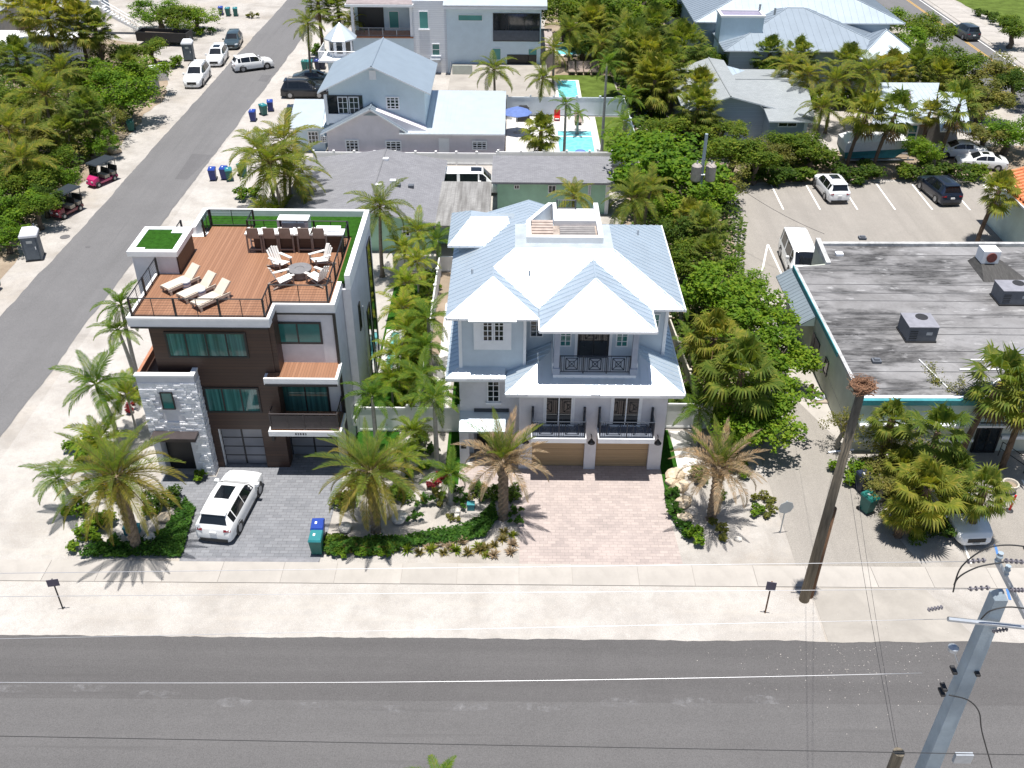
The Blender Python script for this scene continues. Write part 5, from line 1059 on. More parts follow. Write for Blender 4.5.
make_car('suv', 'black SUV parked under the blue gabled house eaves', 'paint_black', (-22.2,102.3,.02), R(2), 5.1, 2.0, 1.8, 'cars beside the gabled house', rails=True)
make_car('sedan', 'dark slate sedan parked behind the black SUV by the turret', 'paint_slate', (-22.0,106.6,.02), R(4), 4.8, 1.86, 1.45, 'cars beside the gabled house')
make_car('suv', 'dark car peeking out behind the low white roof near the blue bins', 'paint_navy', (-20.6,94.6,.02), R(6), 4.6, 1.85, 1.55, 'cars beside the gabled house', roofglass=True)
make_car('suv', 'dark green SUV cut off by the left edge beside the side street', 'paint_graphite', (-37.2,57.6,.02), R(75), 4.7, 1.9, 1.7)
make_car('van', 'white van with dark windows parked behind the grey shingle roof', 'paint_white', (-4.05,77.2,.02), R(2), 5.6, 2.0, 2.0, roofglass=True, name='parked_van', cat='van')
make_car('van', 'white passenger van parked tight behind the low shop', 'paint_white', (20.9,63.6,.02), R(-93), 5.4, 2.0, 2.15, name='parked_van', cat='van')
lot = 'cars in the rear parking lot'
make_car('suv', 'white crossover with dark rear window in the rear parking lot', 'paint_white', (27.0,77.4,.02), R(93), 4.7, 1.9, 1.68, lot, roofglass=True)
make_car('suv', 'black SUV parked nose to the hedge in the rear parking lot', 'paint_navy', (36.1,77.1,.02), R(96), 4.8, 1.95, 1.75, lot, rails=True)
make_car('sedan', 'white sedan nose out under the fan palms beside the shop forecourt', 'paint_white', (22.4,36.7,.02), R(-86), 4.7, 1.85, 1.45)
make_car('sedan', 'white sedan parked behind the leaning palm near the cottage', 'paint_white', (41.3,86.3,.02), R(176), 4.7, 1.85, 1.45, 'cars near the cottage')
make_car('sedan', 'white coupe with dark roof parked nearest the hedge by the cottage', 'paint_white', (42.3,83.6,.02), R(170), 4.3, 1.8, 1.35, 'cars near the cottage', roofglass=True)
make_car('suv', 'dark grey SUV driving on the avenue at the top right', 'paint_graphite', (57.9,128.2,.03), R(95), 4.8, 1.95, 1.75, rails=False, name='moving_car')
# golf carts
def golf_cart(label, m, loc, rz):
    o = thing('golf_cart', label, 'golf cart', loc, rz, 'golf carts beside the street')
    part('chassis', MB().hexa([(-1.25,-.58,.25),(1.25,-.5,.25),(1.25,.5,.25),(-1.25,.58,.25)], [(-1.25,-.6,.5),(.8,-.58,.42),(.8,.58,.42),(-1.25,.6,.5)]), M[m], o, world=False)
    part('front_cowl', MB().hexa([(.75,-.55,.35),(1.35,-.45,.3),(1.35,.45,.3),(.75,.55,.35)], [(.7,-.55,.95),(1.2,-.42,.72),(1.2,.42,.72),(.7,.55,.95)]), M[m], o, world=False)
    for x in (-.2,-1.0):
        part('seat', MB().box(x-.25,-.52,.5,x+.25,.52,.78), M['seat_cream'], o, world=False); part('seat_back', MB().hexa([(x-.32,-.52,.78),(x-.22,-.52,.78),(x-.22,.52,.78),(x-.32,.52,.78)], [(x-.42,-.5,1.2),(x-.32,-.5,1.2),(x-.32,.5,1.2),(x-.42,.5,1.2)]), M['plastic_dark'], o, world=False)
    for x, y in ((.72,-.52),(.72,.52),(-1.15,-.55),(-1.15,.55)): part('roof_post', MB().bar((x,y,.5),(x-.12,y,1.9),.05), M['plastic_dark'], o, world=False)
    part('canopy', MB().hexa([(-1.4,-.68,1.88),(.85,-.64,1.88),(.85,.64,1.88),(-1.4,.68,1.88)], [(-1.35,-.6,1.97),(.78,-.56,1.97),(.78,.56,1.97),(-1.35,.6,1.97)]), M['cart_roof'], o, world=False)
    part('windscreen', MB().poly([(.74,-.5,.95),(.74,.5,.95),(.63,.5,1.85),(.63,-.5,1.85)]), M['car_glass'], o, world=False); part('steering_wheel', MB().tube([(.45,.25,1.0),(.42,.25,1.03)], .18, 12), M['plastic_dark'], o, world=False)
    ty = MB().tube([(0,-.1,0),(0,.1,0)], .25, 14).mesh('tyre', [M['tyre']]); rm = MB().tube([(0,-.105,0),(0,.105,0)], .13, 10).mesh('rim', [M['rim']])
    for x in (-.85,.9):
        for y in (-.52,.52): link('rim', rm, link('wheel', ty, o, (x,y,.25)))
    for y in (-.3,.3): part('headlight', MB().box(1.28,y-.1,.5,1.33,y+.1,.62), M['lamp_clear'], o, world=False)
golf_cart('pink golf cart with black canopy parked at the street edge by the palms', 'cart_pink', (*G(103,183)[:2], .02), R(-118))
golf_cart('dark red golf cart tucked into the bushes above the grey portable toilet', 'cart_red', (*G(68,214)[:2], .02), R(-112))
# boat on trailer behind the hedge
bo = thing('boat', 'covered white boat with teal hull on a trailer behind the two leaning palms', 'boat', (32.7,85.0,0), R(2))
part('hull', MB().hexa([(-2.6,-.7,.5),(2.0,-.6,.5),(2.0,.6,.5),(-2.6,.7,.5)], [(-2.9,-1.15,1.25),(3.2,-.5,1.35),(3.2,.5,1.35),(-2.9,1.15,1.25)]), M['teal_paint'], bo, world=False); part('topside', MB().hexa([(-2.9,-1.15,1.25),(3.2,-.5,1.35),(3.2,.5,1.35),(-2.9,1.15,1.25)], [(-2.9,-1.2,2.1),(2.9,-.7,2.2),(2.9,.7,2.2),(-2.9,1.2,2.1)]), M['boat_white'], bo, world=False); part('cover', MB().hexa([(-2.9,-1.2,2.1),(2.9,-.7,2.2),(2.9,.7,2.2),(-2.9,1.2,2.1)], [(-2.4,-.5,2.6),(2.2,-.3,2.6),(2.2,.3,2.6),(-2.4,.5,2.6)]), M['white_paint'], bo, world=False)
part('trailer_frame', MB().box(-2.5,-.8,.32,3.8,-.7,.44).box(-2.5,.7,.32,3.8,.8,.44).box(-2.4,-.7,.34,-2.2,.7,.42), M['galv'], bo, world=False)
for y in (-1.0,1.0): part('wheel', MB().tube([(-1,y-.1,.33),(-1,y+.1,.33)], .33, 14), M['tyre'], bo, world=False)
part('trailer_prop', MB().box(3.5,-.05,0,3.6,.05,.34), M['galv'], bo, world=False)

# ================================================================ STREET THINGS
def bin_(label, loc, bodym, lidm, rz=0, group='wheeled bins', sc=1.):
    o = thing('wheeled_bin', label, 'bin', loc, rz, group, sc)
    part('tub', MB().hexa([(-.24,-.25,.08),(.24,-.25,.08),(.24,.25,.08),(-.24,.25,.08)], [(-.3,-.36,1.0),(.3,-.36,1.0),(.3,.32,1.0),(-.3,.32,1.0)]), M[bodym], o, world=False)
    part('lid', MB().hexa([(-.32,-.40,1.0),(.32,-.40,1.0),(.32,.36,1.0),(-.32,.36,1.0)], [(-.28,-.34,1.09),(.28,-.34,1.09),(.28,.34,1.11),(-.28,.34,1.11)]), M[lidm], o, world=False)
    part('handle', MB().tube([(-.26,.42,.98),(.26,.42,.98)], .02, 6), M['plastic_dark'], o, world=False)
    for x in (-.3,.3): part('wheel', MB().tube([(x-.03,.28,.11),(x+.03,.28,.11)], .11, 10), M['tyre'], o, world=False)
    part('lid_mark', MB().box(-.12,-.06,1.1,-.02,.1,1.118), M['white_paint'], o, world=False)
    return o
def bp(px, py): return (*G(px, py)[:2], .01)
for lb, p, a, b_, rz in (
 ('blue lidded bin behind the teal bin on the grey driveway', (-9.33,34.55,.03), 'bin_blue','bin_blue_lid', .05), ('teal bin in front of the blue one on the grey driveway', (-9.28,33.72,.03), 'bin_teal','bin_teal_lid', .0),
 ('dark navy bin beside the round clipped bush in the service lane', bp(861,490), 'bin_navy','bin_navy', .3), ('tilted teal bin nearest the road in the service lane', bp(866,511), 'bin_teal','bin_teal', .5),
 ('teal bin in the shade under the leafy tree left of the street', bp(132,131), 'bin_teal','bin_teal', .2),
 ('blue bin standing alone at the street edge below the coconut palm', bp(213.5,180), 'bin_blue','bin_blue_lid', .1), ('blue bin hidden behind a teal bin below the coconut palm', bp(225,179), 'bin_blue','bin_blue_lid', 0), ('teal bin leaning against the blue one below the coconut palm', bp(230,180.5), 'bin_teal','bin_teal_lid', .3), ('teal bin farthest right beneath the drooping coconut frond', bp(243,176), 'bin_teal','bin_teal_lid', .9),
 ('blue bin at the street edge left of the low white roof', bp(253.5,121), 'bin_blue','bin_blue_lid', 0), ('blue bin farther back beside the low white roof', bp(271,111), 'bin_blue','bin_blue_lid', .2), ('teal bin between two blue bins near the low white roof', bp(264,115), 'bin_teal','bin_teal_lid', .8),
 ('blue bin first in the row of three on the sandy lot', bp(221.5,15), 'bin_blue','bin_blue_lid', .1), ('teal bin in the middle of the row of three on the sandy lot', bp(228.5,16), 'bin_teal','bin_teal_lid', 0), ('teal bin at the right end of the three on the sandy lot', bp(236,16), 'bin_teal','bin_teal_lid', .2),
 ('dark green bin left of the coconut trunk by the turret', bp(305,70), 'bin_teal','bin_teal', 0), ('teal bin touching the coconut trunk by the turret', bp(310.5,70), 'bin_teal','bin_teal_lid', 0), ('navy bin just right of the coconut trunk by the turret', bp(318,69.5), 'bin_navy','bin_blue', 0), ('navy bin nearest the turret base', bp(323,69), 'bin_navy','bin_navy', 0)):
    bin_(lb, p, a, b_, rz)
def toilet(label, loc, rz):
    o = thing('portable_toilet', label, 'portable toilet', loc, rz, 'portable toilets by the side street')
    part('cabin', MB().box(-.55,-.55,.1,.55,.55,2.05), M['toilet_grey'], o, world=False); part('skid', MB().box(-.6,-.6,0,.6,-.4,.1).box(-.6,.4,0,.6,.6,.1), M['plastic_dark'], o, world=False)
    part('roof_cap', MB().hexa([(-.62,-.62,2.05),(.62,-.62,2.05),(.62,.62,2.05),(-.62,.62,2.05)], [(-.45,-.5,2.32),(.45,-.5,2.32),(.45,.5,2.32),(-.45,.5,2.32)]).box(-.62,-.62,1.9,.62,.62,2.05), M['toilet_roof'], o, world=False)
    d = part('door', MB().box(-.44,-.6,.18,.44,-.55,1.88), M['toilet_grey'], o, world=False); part('door_sign', MB().box(-.2,-.615,1.45,.2,-.6,1.65), M['sign_back'], d, world=False); part('handle', MB().box(.3,-.63,.95,.36,-.6,1.15), M['white_paint'], d, world=False)
    part('corner_rib', MB().box(-.57,-.57,.1,-.5,-.5,1.9).box(.5,-.57,.1,.57,-.5,1.9), M['toilet_grey'], o, world=False); part('vent_stack', MB().cyl(.4,.4,2.0,2.55,.05,8), M['toilet_grey'], o, world=False)
toilet('grey portable toilet standing alone at the near left street edge', (*G(36,258)[:2],.01), .25); toilet('grey portable toilet behind the line of white parked cars', (*G(190,60)[:2],.01), .1)
# dumpster trailer and white appliances on the left lot
du = thing('dump_trailer', 'long black dump trailer on the sandy lot behind the portable toilet', 'trailer', (*G(166,44)[:2],0), R(-6)); part('bed', MB().box(-3.2,-1.0,.5,3.2,-.9,1.6).box(-3.2,.9,.5,3.2,1.0,1.6).box(-3.2,-.9,.5,-3.1,.9,1.6).box(3.1,-.9,.5,3.2,.9,1.6).box(-3.1,-.9,.5,3.1,.9,.6), M['plastic_dark'], du, world=False); part('debris', MB().hexa([(-2.9,-.8,.6),(2.9,-.8,.6),(2.9,.8,.6),(-2.9,.8,.6)], [(-2.5,-.6,1.2),(2.2,-.5,.95),(2.4,.6,1.2),(-2.6,.5,1.3)]), M['bark'], du, world=False)
for x in (-.6,.6):
    for y in (-1.0,1.0): part('wheel', MB().tube([(x,y-.1,.38),(x,y+.1,.38)], .38, 12), M['tyre'], du, world=False)
for i, (px, py, lb) in enumerate(((151,88,'white box shaped appliance nearest the leafy tree on the left lot'),(160,80,'second white appliance behind the first on the left lot'))):
    o = thing('appliance', lb, 'appliance', (*G(px, py)[:2],0), .4); part('cabinet', MB().box(-.9,-.5,0,.9,.5,1.5), mat('appliance_white', (.62,.62,.63), .5, .06, 3.), o, world=False); part('lid', MB().box(-.92,-.52,1.5,.92,.52,1.56), M['white_paint'], o, world=False); part('seam', MB().box(-.01,-.515,.1,.01,-.5,1.4), M['ac_grey'], o, world=False)
# leaning-free timber pole carrying an osprey nest, with its old stub
wp = thing('utility_pole', 'tall weathered timber pole topped by a twig nest in the service lane', 'utility pole', (13.43,30.9,0))
part('pole', MB().tube([(13.43,30.9,0),(13.52,30.9,6),(13.6,30.9,11.7)], [.235,.20,.165], 14), M['pole_wood'], wp, True)
part('stub_pole', MB().tube([(13.72,31.15,0),(13.78,31.12,5.4)], [.2,.16], 12), M['pole_wood_red'], wp, True)
part('insulator_arm', MB().tube([(12.9,30.9,8.6),(13.9,30.9,8.75)], .035, 6), M['galv'], wp)
ne = thing('osprey_nest', 'ragged brown twig nest on top of the timber pole', 'nest', (13.62,30.95,11.66)); tw = MB(); r4 = random.Random(3)
for i in range(260):
    a = r4.uniform(0, 6.28); rr = r4.uniform(.1,.52); z = r4.uniform(0,.42)*(.5+rr); b_ = a + r4.choice((-1,1))*r4.uniform(.6,2.2); l = r4.uniform(.2,.75)
    p = Vector((rr*math.cos(a), rr*math.sin(a), z+.02)); d = Vector((math.cos(b_), math.sin(b_), r4.uniform(-.3,.35)))*l; tw.tube([p-d*.5, p+d*.5], [.016,.008], 3, 0, False)
part('twigs', tw, M['twig'], ne, world=False, kind='stuff'); part('nest_cup', MB().lathe([(.12,-.02),(.36,.05),(.5,.24),(.38,.24),(.2,.14)], 12), M['twig'], ne, world=False)
# concrete pole on the near verge
CP = 14.8
pb = WP(927.5,763,CP); pt_ = WP(1002.5,592,CP); cx_ = (pb[0]+pt_[0])/2
cp = thing('concrete_pole', 'square grey concrete utility pole with steel crossarm at the bottom right', 'utility pole', (cx_,CP,0))
zt_ = pt_[2]
part('shaft', MB().hexa([(cx_-.27,CP-.27,0),(cx_+.27,CP-.27,0),(cx_+.27,CP+.27,0),(cx_-.27,CP+.27,0)], [(cx_-.145,CP-.145,zt_-.12),(cx_+.145,CP-.145,zt_-.12),(cx_+.145,CP+.145,zt_-.12),(cx_-.145,CP+.145,zt_-.12)]).hexa([(cx_-.145,CP-.145,zt_-.12),(cx_+.145,CP-.145,zt_-.12),(cx_+.145,CP+.145,zt_-.12),(cx_-.145,CP+.145,zt_-.12)], [(cx_-.05,CP-.05,zt_+.05),(cx_+.05,CP-.05,zt_+.05),(cx_+.05,CP+.05,zt_+.05),(cx_-.05,CP+.05,zt_+.05)]), M['grey_conc_pole'], cp)
e0, e1 = WP(948,619,CP-.3), WP(1030,628,CP-.3)
part('crossarm', MB().tube([e0, e1], .055, 6), M['galv'], cp); t0, t1 = WP(998,563,CP), WP(1026,618,CP)
part('top_bracket', MB().bar((t0[0],CP,t0[2]), (t1[0],CP,t1[2]), .09), M['galv'], cp)
def insul(p, q, n=5, r=.055):
    p, q = Vector(p), Vector(q); mb = MB(); mb.tube([p, q], .02, 6)
    for i in range(n): c_ = p+(q-p)*((i+.5)/n); d = (q-p).normalized()*.014; mb.tube([c_-d, c_+d], r, 8)
    return part('insulator', mb, mat('insulator_grey', (.16,.15,.17), .4, .1, 3.), cp)
for px, py, px2, py2 in ((966,561.5,986,560),(968,589,990,587.5),(1004,560.5,1024,562),(1010,590,1024,590)): insul(WP(px,py,CP-.1), WP(px2,py2,CP-.05), 4)
for px, py in ((999,558),(1006.5,571)): 
    q = WP(px, py, CP); part('post_insulator', MB().lathe([(.05,0),(.075,.08),(.05,.12),(.075,.2),(.045,.26),(.06,.3)], 10, 0, q[0], CP), M['grey_conc_pole'], cp).location.z = q[2]-.15
for px, py in ((943,607),(1008,629)): q = WP(px, py, CP-.3); insul(q, (q[0]-.25, q[1]+.1, q[2]-.2), 5, .05)
q = WP(953,649,CP-.2); part('fuse_lamp', MB().lathe([(.04,0),(.11,.06),(.12,.16),(.05,.22)], 12, 0, q[0], CP-.2), M['galv'], cp).location.z = q[2]-.1; part('lamp_arm', MB().tube([q, WP(958,664,CP-.2)], .02, 6), M['galv'], cp)
for px, py in ((955,673),(978,675),(943,695),(945,690)): q = WP(px, py, CP-.25); part('bolt', MB().box(q[0]-.05,q[1]-.03,q[2]-.03,q[0]+.05,q[1]+.2,q[2]+.03), M['plastic_dark'], cp)
q0, q1 = WP(955,752,CP-.35), WP(969,760,CP-.35); part('cable_box', MB().box(q0[0],CP-.45,q1[2],q1[0],CP-.35,q0[2]), M['galv'], cp)
def cable(name, label, pts, r, m, sag=0., n=14, grp='overhead wires'):
    P_ = [Vector(p) for p in pts]; out = []
    if sag == 0. and len(P_) > 2:
        Q_ = [P_[0]*2-P_[1]] + P_ + [P_[-1]*2-P_[-2]]
        for i in range(1, len(Q_)-2):
            for k in range(n+1):
                t = k/(n+1); a, b, c, d = Q_[i-1:i+3]; out.append(.5*((2*b)+(c-a)*t+(2*a-5*b+4*c-d)*t*t+(3*b-a-3*c+d)*t**3))
        out.append(P_[-1]); P_ = P_[:1]
    for i in range(len(P_)-1):
        for k in range(n+ (1 if i == len(P_)-2 else 0)):
            t = k/n; p = P_[i].lerp(P_[i+1], t); p.z -= sag*4*t*(1-t); out.append(p)
    c_ = MB().tube(out, r, 5); return single(name, label, 'wire', c_, M[m], group=grp, smooth=True)
for i, (lb, a, b_, m, sg, r) in enumerate((
 ('top overhead wire running left from the upper pole insulator', (-60,574), (966,561.5), 'wire_bright', .0, .007), ('second overhead wire from the top just below the pole tip', (-60,597), (968,589), 'wire_bright', .0, .006),
 ('overhead wire ending at the left tip of the crossarm', (-60,640), (948,619), 'wire_bright', .0, .006), ('bright overhead wire above the middle of the road', (-60,682), (922,673), 'wire_bright', .15, .008), ('lowest black bundled cable along the bottom of the picture', (-60,735), (1090,756), 'wire_black', 0., .010))):
    cable('overhead_wire', lb, [WP(a[0],a[1],CP-.1*i), WP(b_[0],b_[1],CP-.1*i)], r, m, sg, 24)
for i, (lb, pts) in enumerate((('looped black jumper cable arching left of the pole tip', [(954,585),(962,566),(985,549),(1010,545),(1040,549)]),('second black jumper loop below the first at the pole tip', [(953,592),(958,578),(978,567),(1004,562)]),('short black jumper across the upper pole shaft', [(981,619),(990,611),(1008,607),(1030,609)]),('sagging black lead down the right of the pole shaft', [(949,695),(968,700),(979,712),(982,732),(992,768)]),)):
    cable('jumper_cable', lb, [WP(px, py, CP-.35) for px, py in pts], .017, 'wire_black', 0, 4, 'jumper cables on the concrete pole')
cable('drop_wire', 'thin drop wires crossing the road from the stub pole to the timber pole', [WP(897,757,CP), (13.5,30.6,8.7)], .007, 'wire_black', .25, 16)
cable('drop_wire', 'thin wire from the timber pole to the shop roof corner', [(13.6,31.0,8.7), (18.9,44,3.7)], .007, 'wire_black', .2, 14)
cable('drop_wire', 'thin cable from the transformer pole to the shop roof mast', [(14.5,70.5,5.6), (21.3,60.4,4.3)], .014, 'wire_black', .5, 16)
cable('drop_wire', 'second drop wire crossing the road just right of the first', [WP(899,756,CP), (14.6,33.5,8.0), (16.0,44,6.5)], .006, 'wire_black', .25, 14)
sp_ = WP(899,752,CP); single('pole_stub', 'cut timber pole top with cable clamps at the bottom edge', 'utility pole', MB().tube([(0,0,0),(0,0,sp_[2])], [.2,.14], 12), M['pole_wood'], (sp_[0],CP,0), smooth=False)
tp = thing('transformer_pole', 'pole with two grey transformers rising from the trees by the parking lot', 'utility pole', (14.5,70.6,0)); part('pole', MB().tube([(14.5,70.6,0),(14.5,70.6,7.6)], [.16,.12], 10), M['grey_conc_pole'], tp)
for x in (14.0,15.1): part('transformer', MB().lathe([(.34,4.0),(.4,4.1),(.4,5.2),(.24,5.35)], 14, 0, x, 70.3), mat('transformer_grey', (.33,.29,.27), .6, .15, 3.), tp); part('bushing', MB().cyl(x,70.3,5.35,5.6,.06,8), M['galv'], tp)
part('bracket', MB().bar((14.05,70.5,4.4),(15.05,70.5,4.4),.1), M['galv'], tp)
# signs
def sign(label, base, top, w_, h_, rz, m, pm='sign_dark', disc=False, pole=.035):
    o = thing('street_sign', label, 'sign', base, rz); part('post', MB().tube([(0,0,0),(0,0,top)], pole, 6), M[pm], o, world=False)
    part('plate', MB().tube([(0,-.05,top-w_/2),(0,-.035,top-w_/2)], w_/2, 8 if disc else 8) if disc else MB().box(-w_/2,-.055,top-h_,w_/2,-.035,top), M[m], o, world=False)
    part('bracket', MB().box(-.05,-.036,top-.2,.05,.04,top-.15), M['galv'], o, world=False); return o
sign('small dark sign on a thin post on the sandy verge at left', (*G(63,609)[:2],0), 1.9, .5, .4, .2, 'sign_dark', 'plastic_dark'); sign('small dark sign on a thin post beside the timber pole', (*G(765,613)[:2],0), 2.0, .42, .5, -.2, 'sign_dark', 'pole_wood_red')
sign('grey backed stop sign by the service lane', (*G(780,533)[:2],0), 2.1, .78, 0, .15, 'sign_back', 'sign_back', True)
# little things on the shop forecourt and lane
x, y, _ = G(1008,491); o = thing('planter_pot', 'round concrete planter pot by the shop walkway', 'planter', (x,y,0)); part('pot', MB().lathe([(.28,0),(.4,.45),(.42,.55),(.34,.55),(.3,.4)], 16), M['planter'], o, world=False); part('soil', MB().lathe([(.3,.38),(.3,.42)], 12), M['dirt'], o, world=False)
x, y, _ = G(1009,511); o = thing('traffic_post', 'red delineator post with white bands on the forecourt', 'traffic post', (x,y,0)); part('base', MB().lathe([(.2,0),(.2,.05),(.07,.09)], 12), M['plastic_dark'], o, world=False); part('tube', MB().tube([(0,0,.08),(.04,0,1.05)], .055, 10), M['red_plastic'], o, world=False); part('band', MB().tube([(.025,0,.6),(.03,0,.72)], .06, 10), M['white_paint'], o, world=False)
x, y, _ = G(1022,549); o = thing('traffic_post', 'second red post cut off by the right edge of the forecourt', 'traffic post', (x+.25,y,0)); part('base', MB().lathe([(.2,0),(.2,.05),(.07,.09)], 12), M['plastic_dark'], o, world=False); part('tube', MB().tube([(0,0,.08),(0,0,.95)], .055, 10), M['red_plastic'], o, world=False)
hr = thing('handrail', 'thin dark handrail beside the shop door ramp', 'handrail', (26.9,41,0))
for a, b_ in (((26.7,41.6,.95),(28.2,38.6,.95)),((26.7,41.6,.5),(28.2,38.6,.5)),((26.7,41.6,0),(26.7,41.6,.97)),((28.2,38.6,0),(28.2,38.6,.97)),((27.45,40.1,0),(27.45,40.1,.95))): part('rail', MB().bar(a, b_, .04), M['black_metal'], hr)
o = thing('hose_reel', 'coiled grey hose on a pallet against the shop wall', 'hose', (*G(818,398)[:2],0)); part('pallet', MB().box(-.5,-.6,0,.5,.6,.1), M['skirt_wood'], o, world=False)
for k in range(3): part('coil', MB().tube([(.38*math.cos(a)*(1-.1*k), .38*math.sin(a)*(1-.1*k), .14+.06*k) for a in [i*PI/8 for i in range(17)]], .03, 5, 0, False), M['galv'], o, world=False)
single('wooden_stake', 'short weathered timber bollard at the corner of the hedge by the shop', 'bollard', MB().lathe([(.13,0),(.13,.7),(.08,.78)], 10), M['pole_wood_red'], (*G(810,395)[:2],0))
single('utility_cover', 'small blue utility box in the left palm bed', 'utility box', MB().box(-.35,-.2,0,.35,.2,.4).box(-.38,-.23,.4,.38,.23,.46), M['teal_paint'], (*G(133,533)[:2],.01))
single('utility_cover', 'small teal utility box in the middle palm bed', 'utility box', MB().box(-.18,-.15,0,.18,.15,.35).box(-.2,-.17,.35,.2,.17,.4), M['teal_paint'], (*G(471,509)[:2],.01))
# ================================================================ FURNITURE ON THE ROOF DECK
def lounger(label, px, py, rz):
    o = thing('sun_lounger', label, 'sun lounger', (*G(px, py, DZ)[:2], DZ), rz, 'sun loungers on the roof deck')
    part('seat', MB().box(-.95,-.32,.3,.35,.32,.4), M['resin_cream'], o, world=False); part('backrest', MB().hexa([(.35,-.32,.3),(.42,-.32,.26),(.42,.32,.26),(.35,.32,.3)], [(1.02,-.3,.88),(1.09,-.3,.84),(1.09,.3,.84),(1.02,.3,.88)]), M['resin_cream'], o, world=False)
    part('side_rail', MB().box(-.97,-.36,.2,.9,-.32,.36).box(-.97,.32,.2,.9,.36,.36), M['resin_cream'], o, world=False)
    for x in (-.85,.75):
        for y in (-.34,.34): part('leg', MB().box(x-.05,y-.03,0,x+.05,y+.03,.24), M['resin_cream'], o, world=False)
lounger('cream sun lounger nearest the stair tower, first of three', 182, 287, R(52)); lounger('cream sun lounger in the middle of the three on the deck', 198, 295, R(52)); lounger('cream sun lounger nearest the front railing, last of three', 212, 303, R(52))
for lb, px, py in (('striped drum side table between the first and second loungers', 187, 288),('striped drum side table between the second and third loungers', 202, 296.5)):
    o = thing('drum_table', lb, 'side table', (*G(px, py, DZ)[:2], DZ)); part('drum', MB().lathe([(.2,0),(.23,.1),(.23,.4),(.2,.46)], 16), M['white_paint'], o, world=False); part('stripe', MB().lathe([(.236,.12),(.236,.17)], 16).lathe([(.236,.3),(.236,.35)], 16), M['stripe_blue'], o, world=False)
def adirondack(label, px, py, rz):
    o = thing('adirondack_chair', label, 'chair', (*G(px, py, DZ)[:2], DZ), rz, 'adirondack chairs round the fire table')
    part('seat', MB().hexa([(-.35,-.28,.22),(.38,-.28,.36),(.38,.28,.36),(-.35,.28,.22)], [(-.35,-.28,.26),(.38,-.28,.4),(.38,.28,.4),(-.35,.28,.26)]), M['resin_white'], o, world=False)
    for k in range(5): y = -.26+k*.13; part('back_slat', MB().hexa([(-.36,y-.055,.22),(-.33,y-.055,.22),(-.33,y+.055,.22),(-.36,y+.055,.22)], [(-.66,y*1.15-.055,.95+.06*(2-abs(k-2))),(-.63,y*1.15-.055,.95+.06*(2-abs(k-2))),(-.63,y*1.15+.055,.95+.06*(2-abs(k-2))),(-.66,y*1.15+.055,.95+.06*(2-abs(k-2)))]), M['resin_white'], o, world=False)
    for y in (-.36,.36):
        part('armrest', MB().box(-.5,y-.08,.56,.42,y+.08,.6), M['resin_white'], o, world=False); part('leg', MB().box(.3,y-.03,0,.38,y+.03,.56), M['resin_taupe'], o, world=False); part('leg', MB().bar((-.75,y,.05),(.3,y,.34),.06), M['resin_taupe'], o, world=False)
adirondack('white slatted chair at the back left of the fire table', 282, 268, R(-38)); adirondack('white slatted chair at the back right of the fire table', 320, 265, R(215)); adirondack('white slatted chair at the front left of the fire table', 285, 284, R(32)); adirondack('white slatted chair at the front right of the fire table', 317, 282, R(148))
o = thing('fire_table', 'round grey fire table between four slatted chairs', 'fire table', (*G(300.5,276,DZ)[:2], DZ)); part('drum', MB().lathe([(.52,0),(.55,.08),(.55,.36)], 24), M['fire_table'], o, world=False); part('top', MB().lathe([(.6,.36),(.62,.4),(.62,.46),(.25,.46),(.22,.42)], 24), M['fire_table'], o, world=False)
bx0, bx1 = G(253,233,DZ+1.05)[0], G(342,233,DZ+1.05)[0]; by = G(300,232,DZ+1.05)[1]
o = thing('bar_counter', 'long white topped bar counter at the back of the roof deck', 'bar counter', ((bx0+bx1)/2, by, DZ)); part('counter_front', MB().box(bx0,by-.25,DZ+.002,bx1,by+.3,DZ+1.0), M['brown_plank'], o); part('countertop', MB().box(bx0-.1,by-.35,DZ+1.0,bx1+.1,by+.4,DZ+1.07), M['white_paint'], o); part('grill_lid', MB().box(bx0+3.3,by-.1,DZ+1.07,bx0+4.6,by+.5,DZ+1.2), M['white_paint'], o)
part('outdoor_kitchen', MB().box(bx0+.9,by+1.5,DZ+.06,bx0+2.6,by+2.3,DZ+1.0), M['white_paint'], o); part('grill_front', MB().box(bx0+1.2,by+1.44,DZ+.2,bx0+2.4,by+1.5,DZ+.9), mat('steel_blue', (.28,.34,.42), .35, .1, 3., metal=.6), o)
for lb, px in (('taupe bar chair at the left end of the bar',257),('taupe bar chair second from the left end of the bar',273),('taupe bar chair in the middle of the bar row',288.5),('taupe bar chair second from the right end of the bar',307),('taupe bar chair at the right end of the bar',321.5)):
    q = G(px, 250.5, DZ); o = thing('bar_chair', lb, 'bar chair', (q[0], q[1]+.1, DZ), R(90), 'bar chairs along the roof bar', 1.16)
    part('seat', MB().box(-.25,-.27,.68,.27,.27,.74), M['resin_taupe'], o, world=False); part('backrest', MB().hexa([(-.3,-.27,.74),(-.26,-.27,.74),(-.26,.27,.74),(-.3,.27,.74)], [(-.42,-.26,1.28),(-.38,-.26,1.28),(-.38,.26,1.28),(-.42,.26,1.28)]), M['resin_taupe'], o, world=False)
    for y in (-.32,.32):
        part('armrest', MB().box(-.4,y-.055,.93,.32,y+.055,.99), M['resin_white'], o, world=False)
        for x in (-.28,.26): part('leg', MB().bar((x*1.15,y,0),(x,y,.94),.06), M['resin_white'] if x > 0 else M['resin_taupe'], o, world=False)
    part('footrest', MB().box(.24,-.3,.28,.3,.3,.33), M['resin_taupe'], o, world=False); part('stretcher', MB().box(-.34,-.3,.14,-.28,.3,.19), M['resin_taupe'], o, world=False)
